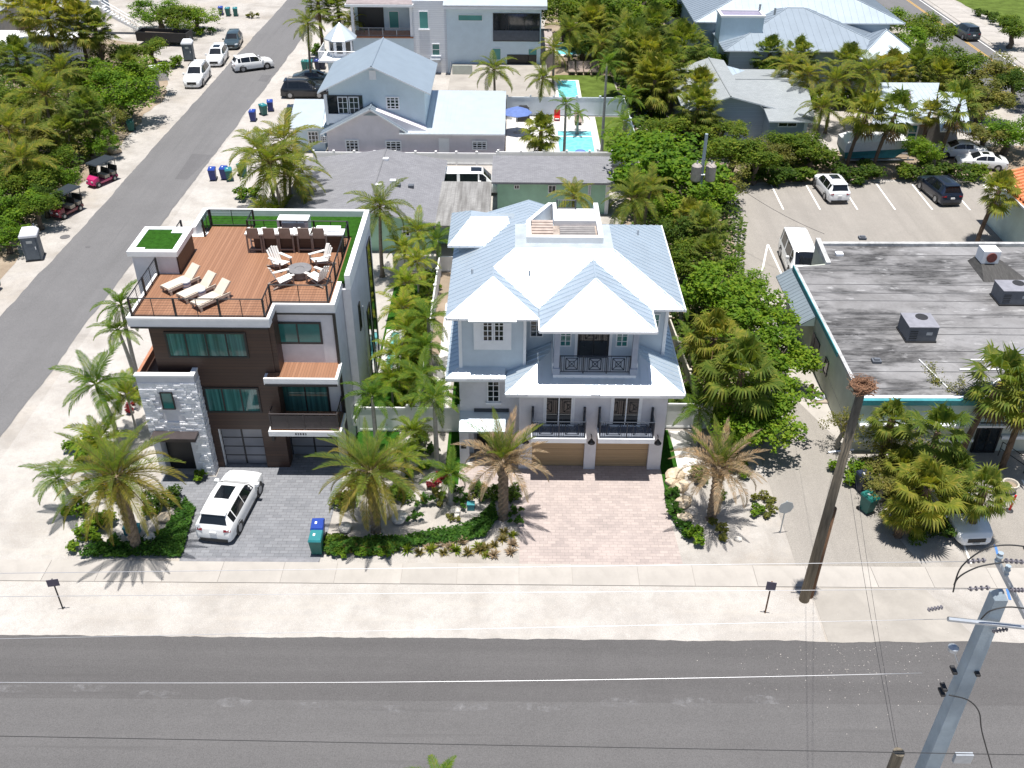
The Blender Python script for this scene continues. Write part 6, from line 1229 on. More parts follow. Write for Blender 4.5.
# pool furniture behind
for i, (px, lb) in enumerate(((571.5,'grey sun lounger at the left end of four by the small pool'),(579.5,'grey sun lounger second from the left by the small pool'),(587,'grey sun lounger third from the left by the small pool'),(594.5,'grey sun lounger at the right end of four by the small pool'))):
    q = G(px, 73); o = thing('pool_lounger', lb, 'sun lounger', (q[0], q[1], .02), R(90), 'grey loungers on the pool lawn')
    part('seat', MB().box(-1.0,-.38,.3,.3,.38,.42), M['resin_taupe'], o, world=False); part('backrest', MB().hexa([(.3,-.38,.3),(.36,-.38,.28),(.36,.38,.28),(.3,.38,.3)], [(.85,-.36,1.1),(.91,-.36,1.08),(.91,.36,1.08),(.85,.36,1.1)]), M['resin_taupe'], o, world=False)
    for x in (-.9,.2):
        for y in (-.3,.3): part('leg', MB().box(x-.04,y-.04,0,x+.04,y+.04,.3), M['resin_taupe'], o, world=False)
q = G(517,133); o = thing('garden_umbrella', 'open blue umbrella over the white pool terrace', 'umbrella', (q[0],q[1],.03)); part('canopy', MB().lathe([(1.45,2.0),(1.42,2.04),(.7,2.35),(.05,2.6)], 8), M['umbrella_blue'], o, world=False); part('pole', MB().cyl(0,0,0,2.55,.03,8), M['galv'], o, world=False); part('foot', MB().lathe([(.35,0),(.35,.08),(.1,.12)], 12), M['planter'], o, world=False)
q = G(523,121); o = thing('covered_grill', 'black covered grill against the pale blue pool fence', 'grill', (q[0],q[1],.03)); part('cover', MB().hexa([(-.7,-.4,0),(.7,-.4,0),(.7,.4,0),(-.7,.4,0)], [(-.6,-.3,1.2),(.6,-.3,1.2),(.6,.35,1.25),(-.6,.35,1.25)]), M['plastic_dark'], o, world=False); part('hood', MB().hexa([(-.6,-.3,1.2),(.6,-.3,1.2),(.6,.35,1.2),(-.6,.35,1.2)], [(-.35,-.15,1.5),(.35,-.15,1.5),(.35,.25,1.5),(-.35,.25,1.5)]), M['plastic_dark'], o, world=False)
q = G(557,121); o = thing('pool_chair', 'small red plastic chair beside the pool fence', 'chair', (q[0],q[1],.06)); part('seat', MB().box(-.3,-.3,.32,.3,.3,.4), M['red_plastic'], o, world=False); part('backrest', MB().box(-.3,.26,.4,.3,.32,1.0), M['red_plastic'], o, world=False)
for x in (-.26,.26):
    for y in (-.26,.26): part('leg', MB().box(x-.03,y-.03,0,x+.03,y+.03,.32), M['red_plastic'], o, world=False)
q = G(578,124); o = thing('pool_chair', 'dark lounge chair on the white terrace behind the pool', 'chair', (q[0],q[1],.06)); part('seat', MB().box(-.35,-.6,.25,.35,.4,.35), M['resin_taupe'], o, world=False); part('backrest', MB().hexa([(-.35,.4,.25),(.35,.4,.25),(.35,.48,.25),(-.35,.48,.25)], [(-.35,.8,.85),(.35,.8,.85),(.35,.86,.85),(-.35,.86,.85)]), M['resin_taupe'], o, world=False); part('leg', MB().box(-.3,-.5,0,-.24,.35,.25).box(.24,-.5,0,.3,.35,.25), M['resin_taupe'], o, world=False)
q = G(583,156); single('pool_float', 'dark blue pool float at the near end of the turquoise pool', 'pool float', MB().lathe([(.45,0),(.55,.1),(.45,.2),(.25,.12)], 14), M['umbrella_blue'], (6.2,86.3,.036))
for i, (px, py, lb) in enumerate(((683,78.5,'white garden chair at the left under the fan palms'),(686.5,77.5,'white garden chair at the right under the fan palms'))):
    q = G(px, py); o = thing('garden_chair', lb, 'chair', (q[0],q[1],.01)); part('seat', MB().box(-.3,-.3,.35,.3,.3,.42), M['white_paint'], o, world=False); part('backrest', MB().box(-.3,.26,.42,.3,.32,1.05), M['white_paint'], o, world=False); part('leg', MB().box(-.3,-.3,0,-.24,.3,.35).box(.24,-.3,0,.3,.3,.35), M['white_paint'], o, world=False)
# ================================================================ VEGETATION
rv = random.Random(21)
def frond_mesh(name, L, n, ll, lw, droop, mats, vee=.35, hang=.5, seed=0, petiole=.12, dead=0., sweep=1.):
    """feather leaf: a bent rachis along +X with separate leaflets on both sides"""
    r = random.Random(seed); mb = MB(); pts = []; p = Vector((0,0,0)); K = 14; e = 0.
    for i in range(K+1):
        pts.append(p.copy()); t = i/K; e = -droop*(t**1.4); p = p + Vector((math.cos(e),0,math.sin(e)))*(L/K)
    mb.tube(pts, [.028*(1-.8*i/K)+.004 for i in range(K+1)], 3, 1, False)
    for k in range(n):
        t = petiole + (1-petiole)*(k+.5)/n; f = t*K; i = min(int(f), K-1); q = pts[i].lerp(pts[i+1], f-i); d = (pts[i+1]-pts[i]).normalized(); up = Vector((-d.z,0,d.x))
        s_ = math.sin(PI*min(1., .18+.82*t))**.6; l = ll*max(.3, s_)*r.uniform(.85,1.1)
        for sg in (-1,1):
            if r.random() < dead: continue
            sd_ = Vector((0,sg,0)); a = 1.0-.45*t
            v = (sd_*a + d*(.45+.5*t)*sweep + up*vee*r.uniform(.6,1.2)).normalized(); tip = q + v*l*.62; v2 = (v + Vector((0,0,-hang*r.uniform(.5,1.4)))).normalized(); end = tip + v2*l*.5
            wv_ = d*(lw*.5); n0 = len(mb.v); mb.v += [tuple(q-wv_*.6), tuple(q+wv_*.6), tuple(tip+wv_), tuple(tip-wv_), tuple(end)]
            mb.f += [(n0,n0+1,n0+2,n0+3),(n0+3,n0+2,n0+4)]; mb.m += [0,0]
    return mb, mats
def fan_leaf(mb, base, az, el, pet, rad, r, m=0, nb=20, droop=.5):
    d = Vector((math.cos(az)*math.cos(el), math.sin(az)*math.cos(el), math.sin(el))); side = Vector((-math.sin(az), math.cos(az), 0)); up = side.cross(d)*-1
    if up.z < 0: up = -up
    c_ = Vector(base) + d*pet + Vector((0,0,-.1*pet*pet)); n0 = len(mb.v); w_ = .022
    mb.v += [tuple(Vector(base)-side*w_), tuple(Vector(base)+side*w_), tuple(c_+side*w_), tuple(c_-side*w_)]; mb.f.append((n0,n0+1,n0+2,n0+3)); mb.m.append(m)
    for k in range(nb):
        a = (k/(nb-1)-.5)*R(235); v = (d*math.cos(a) + side*math.sin(a) + up*.18).normalized(); l = rad*(.72+.28*math.cos(a*.8))*r.uniform(.88,1.1)
        mid = c_ + v*l*.58; v2 = (v+Vector((0,0,-droop*r.uniform(.6,1.5)))).normalized(); tip = mid + v2*l*.5; tw = v.cross(up).normalized()*(l*.06); n0 = len(mb.v)
        mb.v += [tuple(c_), tuple(mid-tw), tuple(mid+tw), tuple(tip)]; mb.f += [(n0,n0+1,n0+3,n0+2)]; mb.m += [m]
def bend(h, lean, n=10, r0=.16, r1=.10, flare=1.25, lump=0., az=0.):
    pts = []; rs_ = []
    for i in range(n+1):
        t = i/n; pts.append((math.cos(az)*lean*t*t, math.sin(az)*lean*t*t, h*t)); rs_.append((r0+(r1-r0)*t)*(flare if i == 0 else 1))
    return pts, rs_
PALM = {}
def palm_proto(key, kind, seed):
    """crown and frond meshes of one kind of palm, shared by every palm of that kind"""
    r = random.Random(seed)
    spec = {'coco': (18,2.7,30,.62,.075,1.25,'leaf_palm',-30), 'areca': (15,1.9,24,.46,.07,1.15,'leaf_areca',-12), 'royal': (13,2.1,26,.46,.07,1.2,'leaf_royal',-25)}[kind]
    nf, L, n, ll, lw, dr, lm, lo = spec; mb = MB()
    fr = [frond_mesh('f', L*s, n, ll, lw, dr*q, None, .3, .75, seed+i)[0] for i, (s, q) in enumerate(((1,1),(.95,1.2),(1.05,.85)))]
    for i in range(nf):
        az = i*2.39996 + r.uniform(-.2,.2); el = R(78 - (78-lo)*(i/(nf-1))**.85 + r.uniform(-6,6)); f = fr[i % 3]; sc = r.uniform(.85,1.1)*(.8 if i < 2 else 1)
        mtx = Matrix.Rotation(az,4,'Z') @ Matrix.Rotation(-el,4,'Y') @ Matrix.Scale(sc,4); n0 = len(mb.v)
        mb.v += [tuple(mtx @ Vector(v)) for v in f.v]; mb.f += [tuple(n0+j for j in q) for q in f.f]; mb.m += f.m
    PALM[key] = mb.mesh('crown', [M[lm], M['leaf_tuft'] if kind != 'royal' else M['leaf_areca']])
def sabal_proto(key, seed, lm, n=42, rad=.85, pet=1.0, dead=8, droop=.55):
    r = random.Random(seed); mb = MB()
    for i in range(n):
        az = i*2.39996 + r.uniform(-.25,.25); el = R(82 - 122*(i/(n-1))**.9 + r.uniform(-8,8)); fan_leaf(mb, (0,0,.1-.35*i/n), az, el, pet*r.uniform(.6,1.25), rad*r.uniform(.75,1.2), r, 0, 20, droop*r.uniform(.6,1.4))
    for i in range(dead): fan_leaf(mb, (0,0,-.4), i*2.4+r.uniform(-.3,.3), R(-62+r.uniform(-10,10)), pet*.8, rad*.8, r, 1, 11, .8)
    PALM[key] = mb.mesh('crown', [M[lm], M['leaf_fan_dead']])
for i in range(3): palm_proto('coco%d' % i, 'coco', 40+i*7)
for i in range(3): palm_proto('areca%d' % i, 'areca', 90+i*7)
for i in range(2): palm_proto('royal%d' % i, 'royal', 140+i*7)
for i in range(2): sabal_proto('sabal%d' % i, 200+i, 'leaf_fan', 84, .60, 1.15, 12, .85)
for i in range(2): sabal_proto('sabaly%d' % i, 210+i, 'leaf_fan_yellow', 84, .60, 1.15, 12, .85)
sabal_proto('sabalb0', 230, 'leaf_fan', 46, .80, .95, 12, 1.0); sabal_proto('sabalb1', 231, 'leaf_fan_yellow', 42, .82, .95, 12, 1.05)
sabal_proto('washy0', 220, 'leaf_fan', 26, .8, .9, 14, .9); sabal_proto('washy1', 221, 'leaf_fan_yellow', 24, .85, .8, 12, 1.0)
TRUNK = {}
def trunk(kind, h, lean, az):
    key = (kind, round(h,1), round(lean,1), round(az,1))
    if key not in TRUNK:
        r0, r1, fl, m, lp = {'coco': (.15,.10,1.5,'trunk_palm',.0), 'areca': (.07,.05,1.3,'trunk_royal',0.), 'royal': (.15,.09,1.9,'trunk_royal',0.), 'sabal': (.19,.20,1.15,'trunk_brown',.10), 'washy': (.17,.15,1.3,'trunk_brown',.06)}[kind]
        pts, rs_ = bend(h, lean, 12, r0, r1, fl, lp, az); TRUNK[key] = MB().tube(pts, rs_, 8, 0, True, lp).mesh('trunk', [M[m]], lp == 0)
    return TRUNK[key]
NAMES = {'coco': ('coconut_palm','palm tree'), 'areca': ('areca_palm','palm tree'), 'royal': ('christmas_palm','palm tree'), 'sabal': ('fan_palm','palm tree'), 'washy': ('fan_palm','palm tree')}
def palm(key, px, py, h, sc, label, lean=0., az=0., group=None, base=None, trunk_only_h=None):
    """crown centre at the pixel; the palm's height sets how far away that is (or the base is given in metres)"""
    kind = key.rstrip('0123456789').replace('sabaly','sabal').replace('sabalb','sabal')
    if base is None: q = G(px, py, h); bx_, by_ = q[0]-math.cos(az)*lean, q[1]-math.sin(az)*lean
    else: bx_, by_ = base
    o = thing(NAMES[kind][0], label, NAMES[kind][1], (bx_, by_, 0), 0, group)
    link('trunk', trunk(kind, h, lean, az), o)
    if kind in ('royal','areca'):
        link('crownshaft', CS, o, (math.cos(az)*lean, math.sin(az)*lean, h-.35*sc), None, sc)
    link('crown', PALM[key], o, (math.cos(az)*lean, math.sin(az)*lean, h), (rv.uniform(-.08,.08), rv.uniform(-.08,.08), rv.uniform(0,6.28)), sc); return o
CS = MB().lathe([(.07,-.15),(.085,0),(.075,.25),(.04,.45)], 8).mesh('crownshaft', [mat('crownshaft', (.22,.26,.09), .6, .15, 4.)], True)
# ---- broadleaf crowns: leaf-sized faces in clumps through the crown's volume
def crown_proto(seed, nclump, per, leaf, rad=(1,1,.8), lobes=7, lm='leaf_mid', gap=.0):
    r = random.Random(seed); mb = MB(); lb = []
    for i in range(lobes):
        a = i*2.4+r.uniform(-.5,.5); d = r.uniform(.2,.85); lb.append((Vector((math.cos(a)*d*rad[0], math.sin(a)*d*rad[1], (r.uniform(-.3,.75)-.35*d)*rad[2])), r.uniform(.2,.42)))
    lb.append((Vector((0,0,.0)), .45))
    for k in range(nclump):
        c_, R_ = lb[r.randrange(len(lb))]; v = Vector((r.gauss(0,1), r.gauss(0,1), r.gauss(.25,1))).normalized(); p = c_ + v*R_*(r.random()**.30)
        cr = r.uniform(.07,.14)
        for j in range(per):
            q = p + Vector((r.gauss(0,1), r.gauss(0,1), r.gauss(0,.8)))*cr*.6; nrm = (v*.5 + Vector((r.gauss(0,.6), r.gauss(0,.6), r.uniform(.1,1.1)))).normalized()
            a = nrm.orthogonal().normalized(); a = Matrix.Rotation(r.uniform(0,6.28),3,nrm) @ a; b_ = nrm.cross(a); s = leaf*r.uniform(.65,1.25); n0 = len(mb.v)
            mb.v += [tuple(q-a*s), tuple(q-b_*s*.55+a*s*.1), tuple(q+a*s), tuple(q+b_*s*.55+a*s*.1)]; mb.f.append((n0,n0+1,n0+2,n0+3)); mb.m.append(0)
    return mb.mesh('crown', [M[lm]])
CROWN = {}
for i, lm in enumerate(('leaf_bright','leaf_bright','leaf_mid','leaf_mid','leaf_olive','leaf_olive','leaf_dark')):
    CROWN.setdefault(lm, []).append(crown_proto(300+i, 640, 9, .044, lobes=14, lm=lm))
CROWN['big'] = [crown_proto(320+i, 560, 9, .056, lobes=15, lm='leaf_bright') for i in range(2)]
CROWN['sparse'] = [crown_proto(330, 220, 7, .045, lobes=8, lm='leaf_olive')]
CROWN['wispy'] = [crown_proto(331, 460, 9, .034, lobes=13, lm='leaf_olive')]
CROWN['shrub'] = [crown_proto(340+i, 170, 9, .085, (1,1,.7), 4, lm) for i, lm in enumerate(('leaf_mid','leaf_bright','leaf_dark'))]
CROWN['shrub_small'] = [crown_proto(350+i, 60, 8, .13, (1,1,.7), 3, lm) for i, lm in enumerate(('leaf_cover','leaf_bright','leaf_olive','leaf_red'))]
def limb_mesh(seed, h, spread, pale=False):
    r = random.Random(seed); mb = MB(); th = h*.42; mb.tube([(0,0,0),(r.uniform(-.1,.1),r.uniform(-.1,.1),th*.5),(0,0,th)], [.17,.13,.11], 7)
    for i in range(6):
        a = i*1.05+r.uniform(-.3,.3); e = Vector((math.cos(a)*spread*.7, math.sin(a)*spread*.7, h*r.uniform(.75,1.0))); mid = Vector((math.cos(a)*spread*.3, math.sin(a)*spread*.3, th+(h-th)*.45)); mb.tube([(0,0,th*.9), mid, e], [.075,.05,.02], 5)
        for j in range(2): b_ = a+r.uniform(-.9,.9); mb.tube([mid, mid+Vector((math.cos(b_)*spread*.35, math.sin(b_)*spread*.35, h*.22))], [.035,.012], 4)
    return mb.mesh('trunk', [M['bark_pale' if pale else 'bark']])
LIMB = [limb_mesh(i, 1., .55, i == 2) for i in range(3)]
def tree(kind, px, py, h, rx, label, group=None, rz_=None, squash=.85, base=None, name='leafy_tree', cat='tree', idx=None, low=.55):
    q = G(px, py, h*.62) if base is None else (*base, 0); o = thing(name, label, cat, (q[0], q[1], 0), rv.uniform(0,6.28), group)
    link('trunk', LIMB[2 if kind in ('sparse','wispy') else rv.randrange(2)], o, None, None, (rx*.9, rx*.9, h*.8))
    cm = CROWN[kind]; link('crown', cm[rv.randrange(len(cm)) if idx is None else idx], o, (0,0,h*.60), (0,0,rv.uniform(0,6.28)), (rx*1.12, rx*1.12, h*.44*squash/.85)); return o
def shrub(px, py, r_, label, kind='shrub', idx=0, group=None, h=None, name='shrub', cat='shrub', z=0.):
    q = G(px, py, z); o = thing(name, label, cat, (q[0], q[1], z), rv.uniform(0,6.28), group); hh = h or r_*1.3
    link('foliage', CROWN[kind][idx], o, (0,0,hh*.42), None, (r_*1.05, r_*1.05, hh*.62)); link('stem', STEM, o, None, None, (r_, r_, hh)); return o
sm = MB(); 
for a in range(5): sm.tube([(0,0,0),(.3*math.cos(a*1.26),.3*math.sin(a*1.26),.6)], [.05,.02], 4)
STEM = sm.mesh('stem', [M['bark']])

# ---- the four big date palms in front: every frond its own piece
def date_palm(label, base, h, L, nf, dead, seed, lo=-30, dr_=(.55,.95,1.5), nl=40, up_=80):
    r = random.Random(seed); o = thing('date_palm', label, 'palm tree', (*base, 0))
    k = 22; pts = [(0,0,h*i/k) for i in range(k+1)]; rs_ = [(.30 if i == 0 else .25 + .05*(i > k-5))*(.92 if i < 3 else 1) for i in range(k+1)]
    link('trunk', MB().tube(pts, rs_, 12, 0, True, .13).mesh('trunk', [M['trunk_date']]), o)
    boots = MB()
    for i in range(26): a = i*2.4; z = h-.1-.45*i/26; boots.tube([(0,0,z-.1),(math.cos(a)*.42,math.sin(a)*.42,z+.22)], [.07,.04], 4)
    link('leaf_boots', boots.mesh('leaf_boots', [M['trunk_date']]), o)['kind'] = 'stuff'
    var = {}
    for nm, lm in (('g','leaf_date_green'),('y','leaf_date'),('d','leaf_date_dead')):
        var[nm] = [frond_mesh('frond', L, nl, .46, .042, dr, None, .6, .3 if nm != 'd' else .7, seed+q, .1, .12 if nm == 'd' else 0., 1.5) for q, dr in enumerate(dr_)]
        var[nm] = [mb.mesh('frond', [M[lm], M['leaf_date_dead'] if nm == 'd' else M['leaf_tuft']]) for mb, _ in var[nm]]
    for i in range(nf):
        t = i/(nf-1); el = R(up_ - (up_-lo)*t**.8 + r.uniform(-7,7)); az = i*2.39996 + r.uniform(-.15,.15); nm = 'd' if t > 1-dead else ('g' if t < .45 else 'y')
        link('frond', var[nm][0 if t < .4 else (1 if t < .75 else 2)], o, (math.cos(az)*.12, math.sin(az)*.12, h+.15-.25*t), (0, -el, az), r.uniform(.85,1.05)*(.75 if i < 4 else 1))
    return o
date_palm('big yellow green date palm in the bed left of the grey driveway', G(137,548)[:2], 4.5, 3.4, 46, .0, 1, -34, (.8,1.25,1.6), 54)
date_palm('big yellow green date palm in the bed right of the grey driveway', G(376,531)[:2], 3.8, 3.0, 46, .0, 2, -40, (.8,1.25,1.6), 54)
date_palm('mostly brown date palm with textured trunk left of the pink paver driveway', G(503,518)[:2], 3.7, 2.5, 36, .74, 3, 2, (.5,.9,1.5), 46, 84)
date_palm('brown drooping date palm right of the pink paver driveway', G(711,519)[:2], 3.3, 2.7, 40, .84, 4, -14, (.6,1.1,1.7), 46, 84)
# ---- palms: (kind, crown pixel, height, crown scale, label, lean, lean azimuth)
for a in (
 ('royal0',434,398,4.6,.85,'slim grey trunked palm rising before the white fence near the white house',0,0), ('royal1',372,396,4.4,.85,'slim palm in front of the white fence near the modern house',0,0), ('royal0',450,474,1.9,.75,'young palm on the pale gravel between the two front date palms',0,0),
 ('royal1',96,384,4.6,1.15,'palm with long fronds at the left corner of the stone entry block',.4,3.2), ('royal0',58,478,2.2,.85,'small leaning palm at the sandy edge of the left bed',.4,3.0), ('royal1',121,305,5.6,.95,'tall thin palm beside the left wall of the modern house',.2,1.5), ('royal0',118,330,4.6,.8,'second thin palm lower beside the left wall of the modern house',.3,3.3), ('areca0',127,395,2.6,.95,'bright leafy palm filling the corner left of the stone block',0,0), ('areca1',100,440,2.2,1.1,'broad palm clump behind the left date palm',0,0),
 ('areca0',413,432,1.9,.8,'bright palm clump in the bed before the white fence',0,0), ('areca2',402,455,1.7,.8,'low yellow green palm clump behind the second date palm',0,0),
 ('areca0',418,232,3.0,1.0,'yellowish garden palm against the back white fence',0,0), ('areca1',404,250,2.8,1.0,'second yellowish garden palm from the back fence',0,0), ('areca2',417,262,2.6,.95,'third yellowish garden palm from the back fence',0,0), ('areca0',407,283,2.7,.95,'fourth yellowish garden palm from the back fence',0,0), ('areca1',403,308,2.9,1.0,'fifth yellowish garden palm from the back fence',0,0), ('areca2',407,330,2.7,1.0,'sixth yellowish garden palm from the back fence',0,0), ('areca0',397,355,2.8,1.0,'seventh yellowish garden palm from the back fence',0,0), ('areca1',391,380,2.6,1.0,'nearest yellowish garden palm behind the white front fence',0,0),
 ('royal0',428,318,3.6,.95,'darker green palm in the row beside the white house, second from the back',0,0), ('royal1',425,348,3.4,.95,'darker green palm in the row beside the white house, third from the back',0,0), ('royal0',421,376,3.2,.95,'darker green palm nearest the front in the row beside the white house',0,0), ('royal1',437,240,2.6,.8,'small palm on the white gravel at the back of the white house',0,0), ('royal0',437,390,2.6,.7,'short palm against the corner of the white house lawn',0,0),
 ('coco0',380,207,5.4,.95,'coconut palm standing behind the modern house before the green wall',.2,0), ('coco1',270,163,6.2,1.4,'large coconut palm above the blue and teal bins',.6,2.6), ('coco2',284,142,6.0,1.3,'coconut palm behind the large one beside the street',.5,.6), ('coco0',290,176,4.4,1.25,'lower coconut palm against the grey shingle roof',.3,.3), ('coco2',258,150,5.0,1.15,'coconut palm leaning to the street over the bins',.8,3.0), ('areca1',281,212,2.2,1.1,'bushy palm behind the roof deck by the grey roof',0,0), ('areca2',260,207,1.6,.7,'low palm at the edge of the small shrub bed by the street',0,0),
 ('coco1',574,196,4.2,.75,'coconut palm behind the roof terrace of the white house',.2,1), ('coco2',634,198,4.6,1.05,'wide coconut palm beside the back patio right of the white house',.4,3.0), ('coco0',651,188,4.8,.8,'coconut palm against the dense trees right of the patio',.4,.4),
 ('coco0',308,24,6.5,.95,'coconut palm by the dark bins and turret',.3,0), ('sabal0',338,8,6.0,1.27,'silvery fan palm behind the turret cap',0,0), ('sabal1',318,2,6.5,1.19,'fan palm left of the turret at the top edge',0,0), ('coco2',352,22,5.0,.8,'palm squeezed between the turret and the white balcony',0,0),
 ('coco1',494,70,4.6,1.0,'coconut palm in front of the tall white house wall',.2,2), ('coco2',543,78,3.6,.85,'coconut palm at the corner of the tall white house',.3,.4), ('sabalb1',541,131,2.6,1.15,'round fan palm on the terrace left of the turquoise pool',0,0), ('royal1',566,104,5.0,.75,'slender palm standing before the turquoise pool',0,0), ('royal0',578,114,2.0,.7,'small palm beside the slender one at the pool',0,0), ('royal1',607,64,8.5,.9,'tall slender palm on the lawn right of the pool',0,0), ('royal0',624,122,4.0,.9,'upright palm along the right pool fence',0,0), ('royal1',628,98,4.5,1.0,'upright palm behind the corner of the pool fence',0,0), ('areca0',623,143,2.6,.8,'feathery palm at the near end of the pool lawn',0,0),
 ('sabaly0',648,58,5.0,1.78,'large yellow green fan palm right of the sun loungers',0,0), ('sabaly1',655,80,4.0,1.70,'large yellow green fan palm nearest the pool lawn corner',0,0), ('sabal0',684,46,5.0,1.70,'fan palm left of the big metal roof house',0,0), ('sabal1',698,108,3.6,1.49,'round fan palm in front of the pale grey gable',0,0), ('coco0',602,44,3.0,1.1,'dark coconut palm behind the sun loungers',0,0), ('coco1',570,30,4.2,1.15,'coconut palm above the far teal pool',0,0), ('coco2',622,28,4.5,1.1,'coconut palm at the centre of the top thicket',0,0), ('sabal0',655,28,6.0,1.61,'fan palm at the top thicket beside the metal roof',0,0), ('coco0',554,50,3.8,.9,'coconut palm beside the side deck of the white house',0,0),
 ('sabal1',706,228,3.6,1.01,'fan palm at the left edge of the parking lot',0,0), ('sabaly0',690,216,3.4,0.90,'yellowing fan palm behind the first in the parking lot hedge',0,0), ('sabal0',708,252,3.0,0.83,'fan palm in the middle of the hedge strip',0,0), ('sabalb1',714,338,5.0,1.2,'large fan palm behind the bigger one in the hedge strip',0,0), ('sabalb0',742,372,4.8,1.35,'largest fan palm with brown skirt in the hedge strip',0,0), ('royal1',700,410,2.4,.9,'feathery palm beside the white gate fence',0,0), ('royal0',683,300,2.2,.8,'small palm beside the right eave of the white house',0,0), ('royal1',692,345,2.0,.8,'small dark palm below the right eave',0,0),
 ('washy0',938,432,4.0,1.15,'fan palm with brown skirt in front of the teal shop fascia',0,0), ('sabalb0',892,420,3.4,.75,'fan palm nearest the left corner of the shop front',0,0), ('sabalb1',928,488,3.0,1.08,'large fan palm in the bed beside the white sedan',0,0), ('sabalb0',984,490,3.0,.8,'fan palm behind the white sedan',0,0), ('washy0',1002,382,4.8,1.35,'leaning brown trunked fan palm at the shop door',1.2,.4), ('washy1',1028,398,4.6,1.2,'fan palm cut off by the right edge before the shop',0,0),
 ('sabalb1',905,466,2.0,.7,'low fan palm between the lane bed bush and the large fan palm',0,0), ('sabalb0',957,470,2.4,.7,'low fan palm behind the white sedan bonnet, left of its taller neighbour',0,0), ('sabalb1',905,512,1.6,.65,'drooping yellow fan palm at the lane side of the sedan bed',0,0),
 ('sabaly0',592,22,3.6,1.5,'fan palm in the top thicket right of the white house roof',0,0), ('sabal1',632,46,5.5,1.8,'fan palm behind the large yellow green pair by the loungers',0,0), ('sabal0',668,66,4.4,1.6,'fan palm between the yellow green pair and the metal roof house',0,0), ('sabaly1',700,88,3.6,1.3,'yellowing fan palm at the top left corner of the grey gable',0,0),
 ('washy1',868,112,5.2,1.5,'left one of the two leaning palms before the boat',1.0,.3), ('washy0',896,114,5.2,1.5,'right one of the two leaning palms before the boat',1.2,.4), ('washy0',960,104,5.4,1.55,'palm leaning over the white sedan by the cottage',.8,.5), ('washy1',930,112,4.0,.95,'slim palm against the white cottage roof',0,0), ('washy1',1000,190,4.4,1.15,'fan palm leaning beside the tiled roof',1.0,.6), ('coco1',808,75,5.0,1.1,'coconut palm right of the pale grey roof',0,0), ('coco2',835,82,5.0,1.15,'yellowish coconut palm above the boat',0,0), ('coco0',868,72,5.5,1.2,'dark coconut palm behind the boat',0,0), ('coco1',790,66,5.0,1.0,'coconut palm below the metal roof eave',0,0), ('coco2',822,108,4.4,1.0,'coconut palm with drooping fronds by the sandy yard',0,0),
 ('sabal0',770,54,4.0,1.27,'fan palm at the foot of the metal roof, left end of the row',0,0), ('sabal1',800,56,4.0,1.27,'fan palm at the foot of the metal roof, second in the row',0,0), ('sabal0',848,64,4.0,1.36,'fan palm at the foot of the metal roof, third in the row',0,0), ('sabaly0',890,72,4.0,1.44,'yellowish fan palm behind the cottage roof',0,0), ('sabal1',915,66,4.0,1.36,'fan palm right behind the cottage roof',0,0), ('sabaly1',940,76,3.6,1.19,'fan palm at the avenue end of the cottage row',0,0),
 ('coco0',45,95,5.2,1.6,'large coconut palm with bent yellow fronds in the left thicket',.3,1), ('coco1',8,130,4.6,1.5,'coconut palm cut off by the left edge',.3,2), ('sabal0',86,110,4.2,1.19,'fan palm with leaning trunk above the pink golf cart',.4,.4), ('sabal1',62,130,3.0,1.02,'bushy fan palm in the middle of the left thicket',0,0), ('sabal0',16,58,4.6,1.44,'blue green fan palm before the white cottage',0,0), ('sabaly0',48,18,6.4,1.95,'large hanging fan palm at the top left',0,0), ('sabaly1',78,22,6.0,1.70,'second large fan palm at the top left',0,0), ('sabaly0',22,6,6.8,1.70,'fan palm in the top left corner',0,0), ('sabal1',128,66,3.2,1.02,'small fan palm behind the leafy tree at left',0,0), ('coco2',62,72,4.4,1.3,'dark coconut palm before the white cottage wall',0,0), ('coco1',22,160,3.6,1.2,'coconut palm with thin trunk near the left edge bushes',0,0), ('sabal1',95,28,5.4,1.36,'grey green fan palm beside the stair house',0,0), ('royal0',440,783,8.6,.55,'top of a palm poking up at the bottom edge of the picture',0,0),
):
    palm(a[0], a[1], a[2], a[3], a[4], a[5], a[6], a[7])
